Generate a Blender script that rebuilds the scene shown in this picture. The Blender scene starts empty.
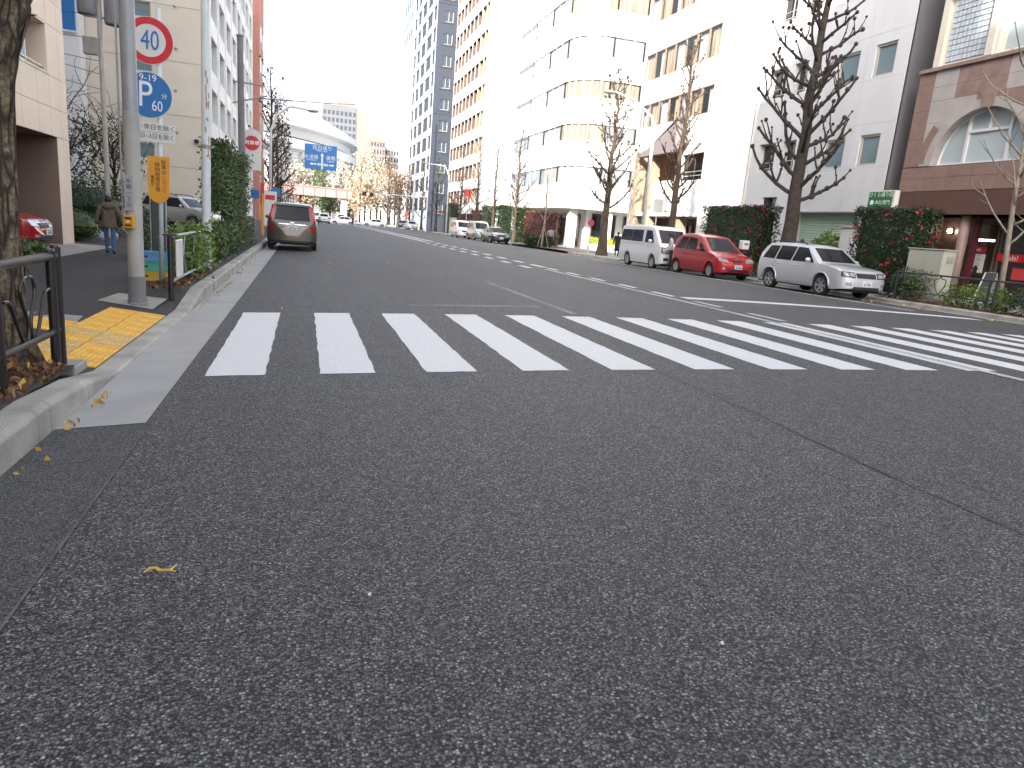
import bpy, bmesh, math, random
from mathutils import Vector, Matrix, noise

# ------------------------------------------------------------------ camera, sky, sun, exposure
SC = bpy.context.scene
COL = SC.collection
F_PX, PITCH, ROLL, YAW, CAM_H = 688.0, 0.2188, 0.0833, 0.3039, 1.1433
def _basis():
    p, r, w = PITCH, ROLL, YAW
    fw = Vector((math.sin(w)*math.cos(p), math.cos(w)*math.cos(p), -math.sin(p)))
    rt = Vector((math.cos(w), -math.sin(w), 0)); up = rt.cross(fw)
    c, s = math.cos(r), math.sin(r)
    return c*rt + s*up, -s*rt + c*up, fw
C_RT, C_UP, C_FW = _basis()
cam_d = bpy.data.cameras.new('camera'); cam = bpy.data.objects.new('camera', cam_d); COL.objects.link(cam)
cam_d.sensor_width = 36; cam_d.lens = F_PX/1024*36; cam_d.clip_start = .05; cam_d.clip_end = 6000
M = Matrix((C_RT, C_UP, -C_FW)).transposed().to_4x4(); M.translation = (0, 0, CAM_H); cam.matrix_world = M
SC.camera = cam

SUN_TO = Vector((-.55, -.667, .50)).normalized()          # direction towards the sun
w = bpy.data.worlds.new('World'); SC.world = w; w.use_nodes = True
nt = w.node_tree; nt.nodes.clear()
sky = nt.nodes.new('ShaderNodeTexSky'); sky.sky_type = 'NISHITA'; sky.sun_disc = False
sky.sun_elevation = math.asin(SUN_TO.z); sky.sun_rotation = math.atan2(SUN_TO.x, SUN_TO.y) % (2*math.pi)
sky.air_density = 1.0; sky.dust_density = 4.0; sky.ozone_density = .6
hs = nt.nodes.new('ShaderNodeHueSaturation'); hs.inputs['Saturation'].default_value = .56
bg = nt.nodes.new('ShaderNodeBackground'); bg.inputs[1].default_value = .15
wo = nt.nodes.new('ShaderNodeOutputWorld')
nt.links.new(sky.outputs[0], hs.inputs['Color']); nt.links.new(hs.outputs[0], bg.inputs[0]); nt.links.new(bg.outputs[0], wo.inputs[0])
sl = bpy.data.lights.new('sun', 'SUN'); sl.energy = 2.7; sl.angle = math.radians(.53); sl.color = (1, .93, .82)
so = bpy.data.objects.new('sun', sl); COL.objects.link(so)
so.rotation_euler = (-SUN_TO).to_track_quat('-Z', 'Y').to_euler(); so.location = (0, 0, 60)
vs = SC.view_settings; vs.view_transform = 'Standard'; vs.look = 'None'; vs.gamma = 1; vs.use_curve_mapping = False
vs.exposure = 1.95
SC.cycles.use_denoising = True; SC.cycles.max_bounces = 6; SC.cycles.transparent_max_bounces = 10
SC.cycles.caustics_reflective = False; SC.cycles.caustics_refractive = False
SC.cycles.sample_clamp_indirect = 6

# ------------------------------------------------------------------ pixel -> place helpers
def ray(px, py): return C_RT*((px-512)/F_PX) - C_UP*((py-384)/F_PX) + C_FW
def atX(px, py, X): d = ray(px, py); t = X/d.x; return Vector((0, 0, CAM_H)) + d*t
def atY(px, py, Y): d = ray(px, py); t = Y/d.y; return Vector((0, 0, CAM_H)) + d*t
def atZ(px, py, z): d = ray(px, py); t = (z-CAM_H)/d.z; return Vector((0, 0, CAM_H)) + d*t

# ------------------------------------------------------------------ materials
MATS = {}
def mat(name, col, rough=.7, metal=0, var=0, scale=4, bump=0, bscale=None, emis=0, alpha=1, island=0, spec=.5, coat=0, col2=None, vstretch=None, detail=6):
    if name in MATS: return MATS[name]
    m = bpy.data.materials.new(name); m.use_nodes = True; t = m.node_tree; b = t.nodes['Principled BSDF']
    c = (*col, 1)
    b.inputs['Base Color'].default_value = c; b.inputs['Roughness'].default_value = rough; b.inputs['Metallic'].default_value = metal
    b.inputs['Specular IOR Level'].default_value = spec
    if coat: b.inputs['Coat Weight'].default_value = coat; b.inputs['Coat Roughness'].default_value = .04
    if alpha < 1: b.inputs['Alpha'].default_value = alpha
    if emis: b.inputs['Emission Color'].default_value = c; b.inputs['Emission Strength'].default_value = emis
    co = None
    if var or bump:
        tc = t.nodes.new('ShaderNodeTexCoord'); mp = t.nodes.new('ShaderNodeMapping'); t.links.new(tc.outputs['Object'], mp.inputs[0])
        if vstretch: mp.inputs['Scale'].default_value = vstretch
        co = mp.outputs[0]
    last = None
    if var:
        n = t.nodes.new('ShaderNodeTexNoise'); n.inputs['Scale'].default_value = scale; n.inputs['Detail'].default_value = detail; t.links.new(co, n.inputs[0])
        r = t.nodes.new('ShaderNodeMapRange'); r.inputs[1].default_value = .3; r.inputs[2].default_value = .7
        t.links.new(n.outputs[0], r.inputs[0])
        mx = t.nodes.new('ShaderNodeMix'); mx.data_type = 'RGBA'
        lo = col2 if col2 else tuple(v*(1-var) for v in col); hi = col if col2 else tuple(min(1, v*(1+var)) for v in col)
        mx.inputs[6].default_value = (*lo, 1); mx.inputs[7].default_value = (*hi, 1)
        t.links.new(r.outputs[0], mx.inputs[0]); last = mx.outputs[2]
    if island:
        g = t.nodes.new('ShaderNodeNewGeometry'); h = t.nodes.new('ShaderNodeHueSaturation')
        r = t.nodes.new('ShaderNodeMapRange'); r.inputs[3].default_value = 1-island; r.inputs[4].default_value = 1+island
        r2 = t.nodes.new('ShaderNodeMapRange'); r2.inputs[3].default_value = .47; r2.inputs[4].default_value = .53
        t.links.new(g.outputs['Random Per Island'], r.inputs[0]); t.links.new(r.outputs[0], h.inputs['Value'])
        t.links.new(g.outputs['Random Per Island'], r2.inputs[0]); t.links.new(r2.outputs[0], h.inputs['Hue'])
        if last: t.links.new(last, h.inputs['Color'])
        else: h.inputs['Color'].default_value = c
        last = h.outputs[0]
    if last: t.links.new(last, b.inputs['Base Color'])
    if bump:
        n = t.nodes.new('ShaderNodeTexNoise'); n.inputs['Scale'].default_value = bscale or scale*6; n.inputs['Detail'].default_value = 8; t.links.new(co, n.inputs[0])
        bp = t.nodes.new('ShaderNodeBump'); bp.inputs['Strength'].default_value = min(1, bump*4); bp.inputs['Distance'].default_value = bump*.1
        t.links.new(n.outputs[0], bp.inputs['Height']); t.links.new(bp.outputs[0], b.inputs['Normal'])
    MATS[name] = m; return m

def asphalt(name, base, contrast, patch=.18, tint=(.99, .985, 1.025), stone=105, rough=.78):
    m = bpy.data.materials.new(name); m.use_nodes = True; t = m.node_tree; b = t.nodes['Principled BSDF']; N = t.nodes.new; L = t.links.new
    tc = N('ShaderNodeTexCoord')
    v = N('ShaderNodeTexVoronoi'); v.inputs['Scale'].default_value = stone; L(tc.outputs['Object'], v.inputs[0])
    v2 = N('ShaderNodeTexVoronoi'); v2.inputs['Scale'].default_value = stone*2.1; L(tc.outputs['Object'], v2.inputs[0])
    sx = N('ShaderNodeSeparateColor'); L(v.outputs['Color'], sx.inputs[0])
    rp = N('ShaderNodeValToRGB'); e = rp.color_ramp.elements
    e[0].position = 0; e[0].color = (base*(1-contrast),)*3 + (1,)
    e[1].position = 1; e[1].color = (base*(1+2.4*contrast),)*3 + (1,)
    for pos, k in ((.45, base*.8), (.75, base*1.15), (.93, base*(1+contrast))):
        q = rp.color_ramp.elements.new(pos); q.color = (k*tint[0], k*tint[1], k*tint[2], 1)
    L(sx.outputs[0], rp.inputs[0])
    # gaps between stones are dark
    gp = N('ShaderNodeMapRange'); gp.inputs[1].default_value = .36; gp.inputs[2].default_value = .70; gp.inputs[3].default_value = 1; gp.inputs[4].default_value = .10
    L(v.outputs['Distance'], gp.inputs[0])
    m1 = N('ShaderNodeMix'); m1.data_type = 'RGBA'; m1.blend_type = 'MULTIPLY'; m1.inputs[0].default_value = 1; L(rp.outputs[0], m1.inputs[6])
    L(gp.outputs[0], m1.inputs[7])
    # slow patches, wear tracks along the lane
    mp = N('ShaderNodeMapping'); mp.inputs['Scale'].default_value = (1, .16, 1); L(tc.outputs['Object'], mp.inputs[0])
    n1 = N('ShaderNodeTexNoise'); n1.inputs['Scale'].default_value = .55; n1.inputs['Detail'].default_value = 7; L(mp.outputs[0], n1.inputs[0])
    n2 = N('ShaderNodeTexNoise'); n2.inputs['Scale'].default_value = 9; n2.inputs['Detail'].default_value = 6; L(tc.outputs['Object'], n2.inputs[0])
    ad = N('ShaderNodeMath'); ad.operation = 'ADD'; L(n1.outputs[0], ad.inputs[0]); L(n2.outputs[0], ad.inputs[1])
    mr = N('ShaderNodeMapRange'); mr.inputs[1].default_value = .7; mr.inputs[2].default_value = 1.3; mr.inputs[3].default_value = 1-patch; mr.inputs[4].default_value = 1+patch
    L(ad.outputs[0], mr.inputs[0])
    m2 = N('ShaderNodeMix'); m2.data_type = 'RGBA'; m2.blend_type = 'MULTIPLY'; m2.inputs[0].default_value = 1; L(m1.outputs[2], m2.inputs[6]); L(mr.outputs[0], m2.inputs[7])
    # sparse pale chips and rusty chips
    n3 = N('ShaderNodeTexVoronoi'); n3.inputs['Scale'].default_value = 38; L(tc.outputs['Object'], n3.inputs[0])
    lt = N('ShaderNodeMath'); lt.operation = 'LESS_THAN'; lt.inputs[1].default_value = .11; L(n3.outputs['Distance'], lt.inputs[0])
    sp = N('ShaderNodeSeparateColor'); L(n3.outputs['Color'], sp.inputs[0])
    gt = N('ShaderNodeMath'); gt.operation = 'GREATER_THAN'; gt.inputs[1].default_value = .78; L(sp.outputs[1], gt.inputs[0])
    mu = N('ShaderNodeMath'); mu.operation = 'MULTIPLY'; L(lt.outputs[0], mu.inputs[0]); L(gt.outputs[0], mu.inputs[1])
    m3 = N('ShaderNodeMix'); m3.data_type = 'RGBA'; m3.inputs[7].default_value = (.30, .26, .21, 1); L(mu.outputs[0], m3.inputs[0]); L(m2.outputs[2], m3.inputs[6])
    L(m3.outputs[2], b.inputs['Base Color']); b.inputs['Roughness'].default_value = rough; b.inputs['Specular IOR Level'].default_value = .5
    iv = N('ShaderNodeMath'); iv.operation = 'MULTIPLY_ADD'; iv.inputs[1].default_value = -1; iv.inputs[2].default_value = 1; L(v.outputs['Distance'], iv.inputs[0])
    a2 = N('ShaderNodeMath'); a2.operation = 'MULTIPLY_ADD'; a2.inputs[1].default_value = -.4; L(v2.outputs['Distance'], a2.inputs[0]); L(iv.outputs[0], a2.inputs[2])
    a3 = N('ShaderNodeMath'); a3.operation = 'MULTIPLY_ADD'; a3.inputs[1].default_value = .8; L(sx.outputs[1], a3.inputs[0]); L(a2.outputs[0], a3.inputs[2])
    bp = N('ShaderNodeBump'); bp.inputs['Strength'].default_value = .75; bp.inputs['Distance'].default_value = .006; L(a3.outputs[0], bp.inputs['Height']); L(bp.outputs[0], b.inputs['Normal'])
    MATS[name] = m; return m

def paint_mat(name, col, wear=.5, under=(.06, .06, .062)):
    m = bpy.data.materials.new(name); m.use_nodes = True; t = m.node_tree; b = t.nodes['Principled BSDF']; N = t.nodes.new; L = t.links.new
    tc = N('ShaderNodeTexCoord')
    n = N('ShaderNodeTexNoise'); n.inputs['Scale'].default_value = 26; n.inputs['Detail'].default_value = 9; n.inputs['Roughness'].default_value = .68; L(tc.outputs['Object'], n.inputs[0])
    n2 = N('ShaderNodeTexNoise'); n2.inputs['Scale'].default_value = 1.3; n2.inputs['Detail'].default_value = 4; L(tc.outputs['Object'], n2.inputs[0])
    ad = N('ShaderNodeMath'); ad.operation = 'MULTIPLY_ADD'; ad.inputs[1].default_value = .55; L(n2.outputs[0], ad.inputs[0]); L(n.outputs[0], ad.inputs[2])
    r = N('ShaderNodeMapRange'); r.inputs[1].default_value = 1.12-.16*wear; r.inputs[2].default_value = 1.02-.16*wear; L(ad.outputs[0], r.inputs[0])
    mx = N('ShaderNodeMix'); mx.data_type = 'RGBA'; mx.inputs[6].default_value = (*under, 1)
    n3 = N('ShaderNodeTexNoise'); n3.inputs['Scale'].default_value = 60; n3.inputs['Detail'].default_value = 5; L(tc.outputs['Object'], n3.inputs[0])
    r3 = N('ShaderNodeMapRange'); r3.inputs[1].default_value = .3; r3.inputs[2].default_value = .7; r3.inputs[3].default_value = .84; r3.inputs[4].default_value = 1.05; L(n3.outputs[0], r3.inputs[0])
    mc = N('ShaderNodeMix'); mc.data_type = 'RGBA'; mc.blend_type = 'MULTIPLY'; mc.inputs[0].default_value = 1; mc.inputs[6].default_value = (*col, 1); L(r3.outputs[0], mc.inputs[7])
    L(r.outputs[0], mx.inputs[0]); L(mc.outputs[2], mx.inputs[7]); L(mx.outputs[2], b.inputs['Base Color'])
    b.inputs['Roughness'].default_value = .6
    v = N('ShaderNodeTexVoronoi'); v.inputs['Scale'].default_value = 105; L(tc.outputs['Object'], v.inputs[0])
    bp = N('ShaderNodeBump'); bp.inputs['Strength'].default_value = .3; bp.inputs['Distance'].default_value = -.004; L(v.outputs['Distance'], bp.inputs['Height']); L(bp.outputs[0], b.inputs['Normal'])
    MATS[name] = m; return m

def bark_mat(name):
    m = bpy.data.materials.new(name); m.use_nodes = True; t = m.node_tree; b = t.nodes['Principled BSDF']; N = t.nodes.new; L = t.links.new
    tc = N('ShaderNodeTexCoord'); mp = N('ShaderNodeMapping'); mp.inputs['Scale'].default_value = (1, 1, .22); L(tc.outputs['Object'], mp.inputs[0])
    v = N('ShaderNodeTexVoronoi'); v.feature = 'DISTANCE_TO_EDGE'; v.inputs['Scale'].default_value = 17; 
    n0 = N('ShaderNodeTexNoise'); n0.inputs['Scale'].default_value = 7; n0.inputs['Detail'].default_value = 6; L(mp.outputs[0], n0.inputs[0])
    ml = N('ShaderNodeMix'); ml.data_type = 'RGBA'; ml.inputs[0].default_value = .12; L(mp.outputs[0], ml.inputs[6]); L(n0.outputs['Color'], ml.inputs[7]); L(ml.outputs[2], v.inputs[0])
    r = N('ShaderNodeMapRange'); r.inputs[1].default_value = 0; r.inputs[2].default_value = .22; L(v.outputs['Distance'], r.inputs[0])
    n1 = N('ShaderNodeTexNoise'); n1.inputs['Scale'].default_value = 34; n1.inputs['Detail'].default_value = 8; L(tc.outputs['Object'], n1.inputs[0])
    mu = N('ShaderNodeMath'); mu.operation = 'MULTIPLY'; L(r.outputs[0], mu.inputs[0]); L(n1.outputs[0], mu.inputs[1])
    rp = N('ShaderNodeValToRGB'); e = rp.color_ramp.elements; e[0].color = (.028, .020, .014, 1); e[1].position = .68; e[1].color = (.27, .215, .14, 1); q = e.new(.36); q.color = (.125, .09, .058, 1); L(mu.outputs[0], rp.inputs[0])
    L(rp.outputs[0], b.inputs['Base Color']); b.inputs['Roughness'].default_value = .95
    bp = N('ShaderNodeBump'); bp.inputs['Strength'].default_value = 1; bp.inputs['Distance'].default_value = .03; L(mu.outputs[0], bp.inputs['Height']); L(bp.outputs[0], b.inputs['Normal']); MATS[name] = m
def curtain_mat(name, a, c, sc):
    m = bpy.data.materials.new(name); m.use_nodes = True; t = m.node_tree; b = t.nodes['Principled BSDF']; N = t.nodes.new; L = t.links.new
    tc = N('ShaderNodeTexCoord'); n = N('ShaderNodeTexNoise'); n.inputs['Scale'].default_value = sc; n.inputs['Detail'].default_value = 2
    mp = N('ShaderNodeMapping'); mp.inputs['Scale'].default_value = (1, 1, .04); L(tc.outputs['Object'], mp.inputs[0]); L(mp.outputs[0], n.inputs[0])
    mx = N('ShaderNodeMix'); mx.data_type = 'RGBA'; mx.inputs[6].default_value = (*a, 1); mx.inputs[7].default_value = (*c, 1)
    r = N('ShaderNodeMapRange'); r.inputs[1].default_value = .38; r.inputs[2].default_value = .62; L(n.outputs[0], r.inputs[0]); L(r.outputs[0], mx.inputs[0])
    L(mx.outputs[2], b.inputs['Base Color']); b.inputs['Roughness'].default_value = .9
    MATS[name] = m; return m

asphalt('asphalt', .124, .92, stone=112, rough=.64)
asphalt('asphalt_patch', .118, .5, .16, stone=135, rough=.62)
asphalt('asphalt_walk', .075, .3, .2, stone=170)
paint_mat('road_white', (.68, .68, .675), .5)
paint_mat('road_white_worn', (.48, .48, .48), 1.3)
paint_mat('road_ghost', (.17, .165, .16), 1.9, (.07, .07, .07))
curtain_mat('curtain', (.31, .25, .17), (.56, .48, .36), 9)
curtain_mat('blind_white', (.42, .43, .46), (.64, .65, .67), 12)
mat('concrete', (.30, .285, .255), .85, var=.18, scale=3, bump=.12, bscale=60)
mat('kerb', (.36, .34, .30), .88, var=.28, scale=2.2, bump=.16, bscale=70)
mat('gutter', (.35, .345, .335), .85, var=.10, scale=2.5, bump=.08, bscale=90)
mat('seam', (.17, .165, .16), .9, var=.5, scale=14, col2=(.075, .075, .075), bump=.2, bscale=120); mat('soil', (.05, .035, .024), .95, var=.4, scale=14, bump=.4, bscale=30)
mat('leaf_litter', (.20, .10, .045), .8, island=.6)
mat('leaf_yellow', (.55, .33, .06), .7, island=.35)
mat('tactile', (.72, .40, .055), .7, var=.20, scale=5, bump=.06, bscale=80)
mat('tactile_worn', (.58, .385, .14), .8, var=.22, scale=7, bump=.06, bscale=80)
mat('paver', (.27, .27, .26), .85, var=.15, scale=4, bump=.1, bscale=70)
mat('paver_red', (.36, .21, .15), .85, var=.2, scale=3, bump=.1, bscale=40)
mat('brown_steel', (.016, .011, .010), .28, var=.3, scale=9, spec=.7)
mat('dark_steel', (.03, .034, .04), .35, spec=.6)
mat('grey_steel', (.33, .33, .34), .45, metal=.3, var=.1, scale=6)
mat('white_steel', (.66, .70, .71), .4, var=.08, scale=5)
mat('rust', (.42, .20, .08), .8, var=.4, scale=8)
mat('pole_beige', (.40, .385, .35), .6, var=.14, scale=3, bump=.04, bscale=40)
mat('pole_grey', (.22, .225, .235), .7, var=.2, scale=3, vstretch=(1, 1, .2))
mat('pole_concrete', (.20, .20, .20), .85, var=.2, scale=2)
mat('sign_white', (.72, .70, .67), .4); mat('sign_red', (.62, .02, .035), .38); mat('sign_blue', (.02, .16, .44), .38)
mat('sign_blue_far', (.03, .22, .60), .4); mat('sign_orange', (.74, .33, .02), .45, var=.07, scale=6); mat('ink', (.03, .03, .035), .6); mat('ink_grey', (.17, .17, .18), .6)
mat('ink_blue', (.10, .16, .34), .6); mat('ink_red', (.55, .12, .03), .6); mat('box_yellow', (.70, .34, .02), .4)
mat('text_white', (.85, .86, .88), .5)
bark_mat('bark')
mat('bark_dark', (.052, .041, .034), .95, var=.35, scale=5, bump=.4, bscale=20)
mat('bark_brown', (.085, .062, .047), .95, var=.35, scale=5, bump=.4, bscale=20)
mat('bark_pale', (.27, .23, .185), .9, var=.3, scale=6, bump=.2, bscale=20)
mat('bark_orange', (.34, .20, .11), .9, var=.3, scale=3)
mat('leaf', (.05, .082, .026), .5, island=.45); mat('leaf_bright', (.13, .20, .03), .5, island=.4); mat('leaf_lime', (.33, .38, .05), .5, island=.3)
mat('leaf_dark', (.022, .042, .016), .45, island=.5); mat('leaf_bushy', (.07, .11, .03), .5, island=.45); mat('leaf_red', (.11, .035, .022), .5, island=.6)
mat('leaf_brown', (.20, .14, .095), .8, island=.5); mat('leaf_gold', (.38, .29, .20), .7, island=.4); mat('leaf_pale', (.40, .36, .29), .7, island=.4)
mat('leaf_col', (.10, .135, .05), .5, island=.45); mat('flower', (.42, .012, .04), .5)
mat('glass', (.012, .015, .018), .05, spec=.5); mat('glass_blue', (.16, .23, .27), .08, spec=.9); mat('glass_clear', (.06, .08, .10), .05, alpha=.30, spec=.7)
mat('glass_light', (.42, .50, .54), .12, spec=.8); mat('glass_shop', (.03, .035, .035), .03, alpha=.55, spec=.9)
mat('alu', (.50, .49, .45), .4, metal=.2); mat('alu_light', (.68, .69, .70), .4)
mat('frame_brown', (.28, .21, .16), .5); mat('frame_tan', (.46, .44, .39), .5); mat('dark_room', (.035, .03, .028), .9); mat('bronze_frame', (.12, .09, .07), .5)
# walls
mat('w_white', (.78, .77, .75), .75, var=.04, scale=.6); mat('w_white2', (.80, .80, .80), .6, var=.03, scale=.4, bump=.02, bscale=40)
mat('tile_white', (.63, .64, .665), .45, var=.05, scale=1.2, bump=.03, bscale=60, vstretch=(1, 1, .3))
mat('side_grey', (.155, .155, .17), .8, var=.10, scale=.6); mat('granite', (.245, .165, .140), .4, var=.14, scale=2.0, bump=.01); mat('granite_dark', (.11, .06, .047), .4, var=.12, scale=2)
mat('granite_pale', (.40, .37, .355), .45, var=.12, scale=1.6); mat('granite_mottled', (.33, .24, .21), .45, var=.3, scale=1.6, col2=(.21, .135, .115)); mat('cream', (.68, .64, .55), .6)
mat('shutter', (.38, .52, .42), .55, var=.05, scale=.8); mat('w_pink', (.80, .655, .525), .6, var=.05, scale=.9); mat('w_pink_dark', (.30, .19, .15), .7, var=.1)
mat('w_beige', (.71, .63, .52), .8, var=.05, scale=.5, bump=.04, bscale=30); mat('w_brown', (.22, .145, .11), .8, var=.1, scale=.7); mat('w_tan', (.44, .34, .25), .8, var=.1, scale=.7)
mat('w_orange', (.46, .24, .11), .7, var=.1, scale=.7); mat('w_slate', (.030, .039, .060), .7, var=.05, scale=.4); mat('w_rose', (.52, .24, .19), .8, var=.06)
mat('w_far', (.42, .42, .44), .8, var=.05, scale=.2); mat('w_farpink', (.24, .175, .155), .8, var=.05, scale=.2); mat('roof_dome', (.30, .315, .35), .6, var=.03, scale=.1)
mat('mauve', (.22, .19, .20), .8); mat('pane_blue', (.24, .31, .40), .15, spec=.6); mat('pane_grey', (.22, .24, .26), .1, spec=.6); mat('car_glass', (.012, .014, .017), .08, spec=.28); mat('ink_lav', (.17, .18, .24), .7); mat('w_recess', (.13, .085, .068), .85, var=.1); mat('w_recess_pale', (.27, .20, .14), .85, var=.1); mat('w_white_shade', (.34, .38, .46), .5, var=.04, scale=.5); mat('cabinet', (.42, .42, .36), .6, var=.08, scale=1.5)  # includes the tower's white front, tinted with bluish shade
mat('block_glass', (.56, .62, .68), .15, var=.1, scale=6, spec=.8); mat('plate_grey', (.42, .41, .42), .5); mat('maroon', (.09, .015, .02), .5); mat('w_tower', (.125, .13, .145), .8, var=.05, scale=.2); mat('mortar', (.20, .26, .36), .7); mat('stone_grey', (.30, .29, .27), .85, var=.2, scale=3)
# vehicles / people
def paint(n, c, metal=0, rough=.32): return mat(n, c, rough, metal, spec=.5, coat=.9)
paint('car_red', (.36, .008, .013)); paint('car_silver', (.62, .64, .67), .4); paint('car_white', (.74, .75, .77)); paint('car_bronze', (.125, .11, .09), .55)
paint('car_black', (.012, .013, .016)); paint('car_green', (.33, .38, .36), .5); paint('car_darkred', (.28, .01, .02)); paint('car_taxi', (.55, .40, .05)); paint('car_beige', (.47, .45, .40), .4)
mat('tyre', (.018, .018, .019), .85); mat('rim', (.48, .49, .51), .3, metal=.7); mat('trim', (.022, .022, .024), .6); mat('lamp_clear', (.42, .45, .49), .10, metal=.45, spec=.9); mat('lamp_red', (.40, .012, .015), .15, spec=.8)
mat('chrome', (.70, .71, .73), .15, metal=.9); mat('plate', (.74, .75, .73), .5); mat('lamp_amber', (.6, .25, .03), .2)
mat('skin', (.52, .33, .24), .6); mat('hair', (.015, .012, .011), .5); mat('coat_brown', (.13, .095, .065), .9, var=.15, scale=12); mat('jeans', (.06, .12, .26), .9, var=.15, scale=14)
mat('cloth_black', (.014, .014, .016), .9); mat('cloth_grey', (.22, .23, .25), .9); mat('shirt', (.58, .57, .60), .9, var=.08, scale=10); mat('trousers', (.04, .04, .045), .9); mat('hood_trim', (.30, .14, .07), .95)
mat('crate_blue', (.13, .33, .58), .6); mat('crate_green', (.10, .46, .33), .6); mat('crate_yellow', (.66, .45, .06), .6); mat('board_dark', (.045, .052, .055), .35, spec=.7); mat('lamp_glow', (1, .95, .8), emis=14)
mat('awning', (.36, .05, .05), .8); mat('signal_red', (1, .12, .04), emis=6); mat('bridge_pink', (.42, .20, .20), .7); mat('far_window', (.03, .034, .042), .5, spec=.15); mat('far_window_blue', (.055, .07, .095), .5, spec=.1); mat('ad_red', (.55, .05, .05), .6)

# ------------------------------------------------------------------ mesh building
ORG = {}
class MB:
    def __init__(s): s.v = []; s.f = []; s.m = []; s.cm = 0
    def add(s, vs, fs):
        b = len(s.v); s.v += [tuple(p) for p in vs]
        for f in fs: s.f.append(tuple(i+b for i in f)); s.m.append(s.cm)
        return s
    def box(s, x0, y0, z0, x1, y1, z1):
        return s.add([(x0,y0,z0),(x1,y0,z0),(x1,y1,z0),(x0,y1,z0),(x0,y0,z1),(x1,y0,z1),(x1,y1,z1),(x0,y1,z1)],
                     [(3,2,1,0),(4,5,6,7),(0,1,5,4),(1,2,6,5),(2,3,7,6),(3,0,4,7)])
    def quad(s, a, b, c, d): return s.add([a, b, c, d], [(0, 1, 2, 3)])
    def obox(s, O, U, V, W):       # box from corner O with edge vectors
        O, U, V, W = map(Vector, (O, U, V, W)); p = [O, O+U, O+U+V, O+V]; p += [q+W for q in p]
        return s.add(p, [(3,2,1,0),(4,5,6,7),(0,1,5,4),(1,2,6,5),(2,3,7,6),(3,0,4,7)])
    def prism(s, poly, fn0, fn1):  # poly list of 2d, fnk(u,v)->3d
        n = len(poly); a = [fn0(*p) for p in poly]; b = [fn1(*p) for p in poly]
        return s.add(a+b, [tuple(range(n))[::-1], tuple(range(n, 2*n))] + [(i, (i+1) % n, n+(i+1) % n, n+i) for i in range(n)])
    def tube(s, pts, r, n=8, cap=True, twist=0):
        pts = [Vector(p) for p in pts]; k = len(pts); rs = r if isinstance(r, (list, tuple)) else [r]*k
        up = Vector((0, 0, 1)); vs = []; prev = None
        for i, p in enumerate(pts):
            t = (pts[min(i+1, k-1)]-pts[max(i-1, 0)])
            if t.length < 1e-9: t = up.copy()
            t.normalize()
            if prev is None:
                a = t.cross(up) if abs(t.z) < .95 else t.cross(Vector((1, 0, 0)))
            else: a = prev - t*prev.dot(t)
            if a.length < 1e-6: a = t.orthogonal()
            a.normalize(); prev = a; b = t.cross(a)
            for j in range(n):
                q = 2*math.pi*j/n; vs.append(p + (a*math.cos(q)+b*math.sin(q))*rs[i])
        fs = [(i*n+j, i*n+(j+1) % n, (i+1)*n+(j+1) % n, (i+1)*n+j) for i in range(k-1) for j in range(n)]
        if cap: fs += [tuple(range(n))[::-1], tuple(range((k-1)*n, k*n))]
        return s.add(vs, fs)
    def lathe(s, prof, c=(0, 0, 0), n=20, axis='z', cap=True):
        vs = []
        for r, h in prof:
            for j in range(n):
                q = 2*math.pi*j/n; a, b = r*math.cos(q), r*math.sin(q)
                p = (a, b, h) if axis == 'z' else ((a, h, b) if axis == 'y' else (h, a, b))
                vs.append((p[0]+c[0], p[1]+c[1], p[2]+c[2]))
        k = len(prof); fs = [(i*n+j, i*n+(j+1) % n, (i+1)*n+(j+1) % n, (i+1)*n+j) for i in range(k-1) for j in range(n)]
        if cap: fs += [tuple(range(n))[::-1], tuple(range((k-1)*n, k*n))]
        return s.add(vs, fs)
    def ball(s, c, r, n=6, m=4):
        rx, ry, rz = r if isinstance(r, (tuple, list)) else (r, r, r); vs = [(c[0], c[1], c[2]-rz)]
        for i in range(1, m):
            a = -math.pi/2+math.pi*i/m
            for j in range(n):
                q = 2*math.pi*j/n; vs.append((c[0]+rx*math.cos(a)*math.cos(q), c[1]+ry*math.cos(a)*math.sin(q), c[2]+rz*math.sin(a)))
        vs.append((c[0], c[1], c[2]+rz)); e = len(vs)-1
        fs = [(0, 1+(j+1) % n, 1+j) for j in range(n)] + [(1+(i*n)+j, 1+i*n+(j+1) % n, 1+(i+1)*n+(j+1) % n, 1+(i+1)*n+j) for i in range(m-2) for j in range(n)]
        fs += [(1+(m-2)*n+j, 1+(m-2)*n+(j+1) % n, e) for j in range(n)]
        return s.add(vs, fs)
    def grid(s, fn, nu, nv):
        vs = [fn(i/nu, j/nv) for i in range(nu+1) for j in range(nv+1)]
        return s.add(vs, [(i*(nv+1)+j, (i+1)*(nv+1)+j, (i+1)*(nv+1)+j+1, i*(nv+1)+j+1) for i in range(nu) for j in range(nv)])
    def build(s, name, m, parent=None, smooth=False, bevel=0, world=True, segs=1, kind=None, fixn=False):
        off = ORG.get(parent.name, Vector()) if (parent is not None and world) else Vector()
        me = bpy.data.meshes.new(name); me.from_pydata([(p[0]-off[0], p[1]-off[1], p[2]-off[2]) for p in s.v], [], s.f)
        ms = m if isinstance(m, (list, tuple)) else [m]
        for x in ms: me.materials.append(MATS[x])
        if len(ms) > 1: me.polygons.foreach_set('material_index', s.m)
        if bevel or fixn:
            bm = bmesh.new(); bm.from_mesh(me)
            if bevel: bmesh.ops.bevel(bm, geom=list(bm.edges), offset=bevel, segments=segs, affect='EDGES', profile=.6)
            if fixn: bmesh.ops.recalc_face_normals(bm, faces=bm.faces)
            bm.to_mesh(me); bm.free()
        if smooth: me.polygons.foreach_set('use_smooth', [True]*len(me.polygons))
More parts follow.
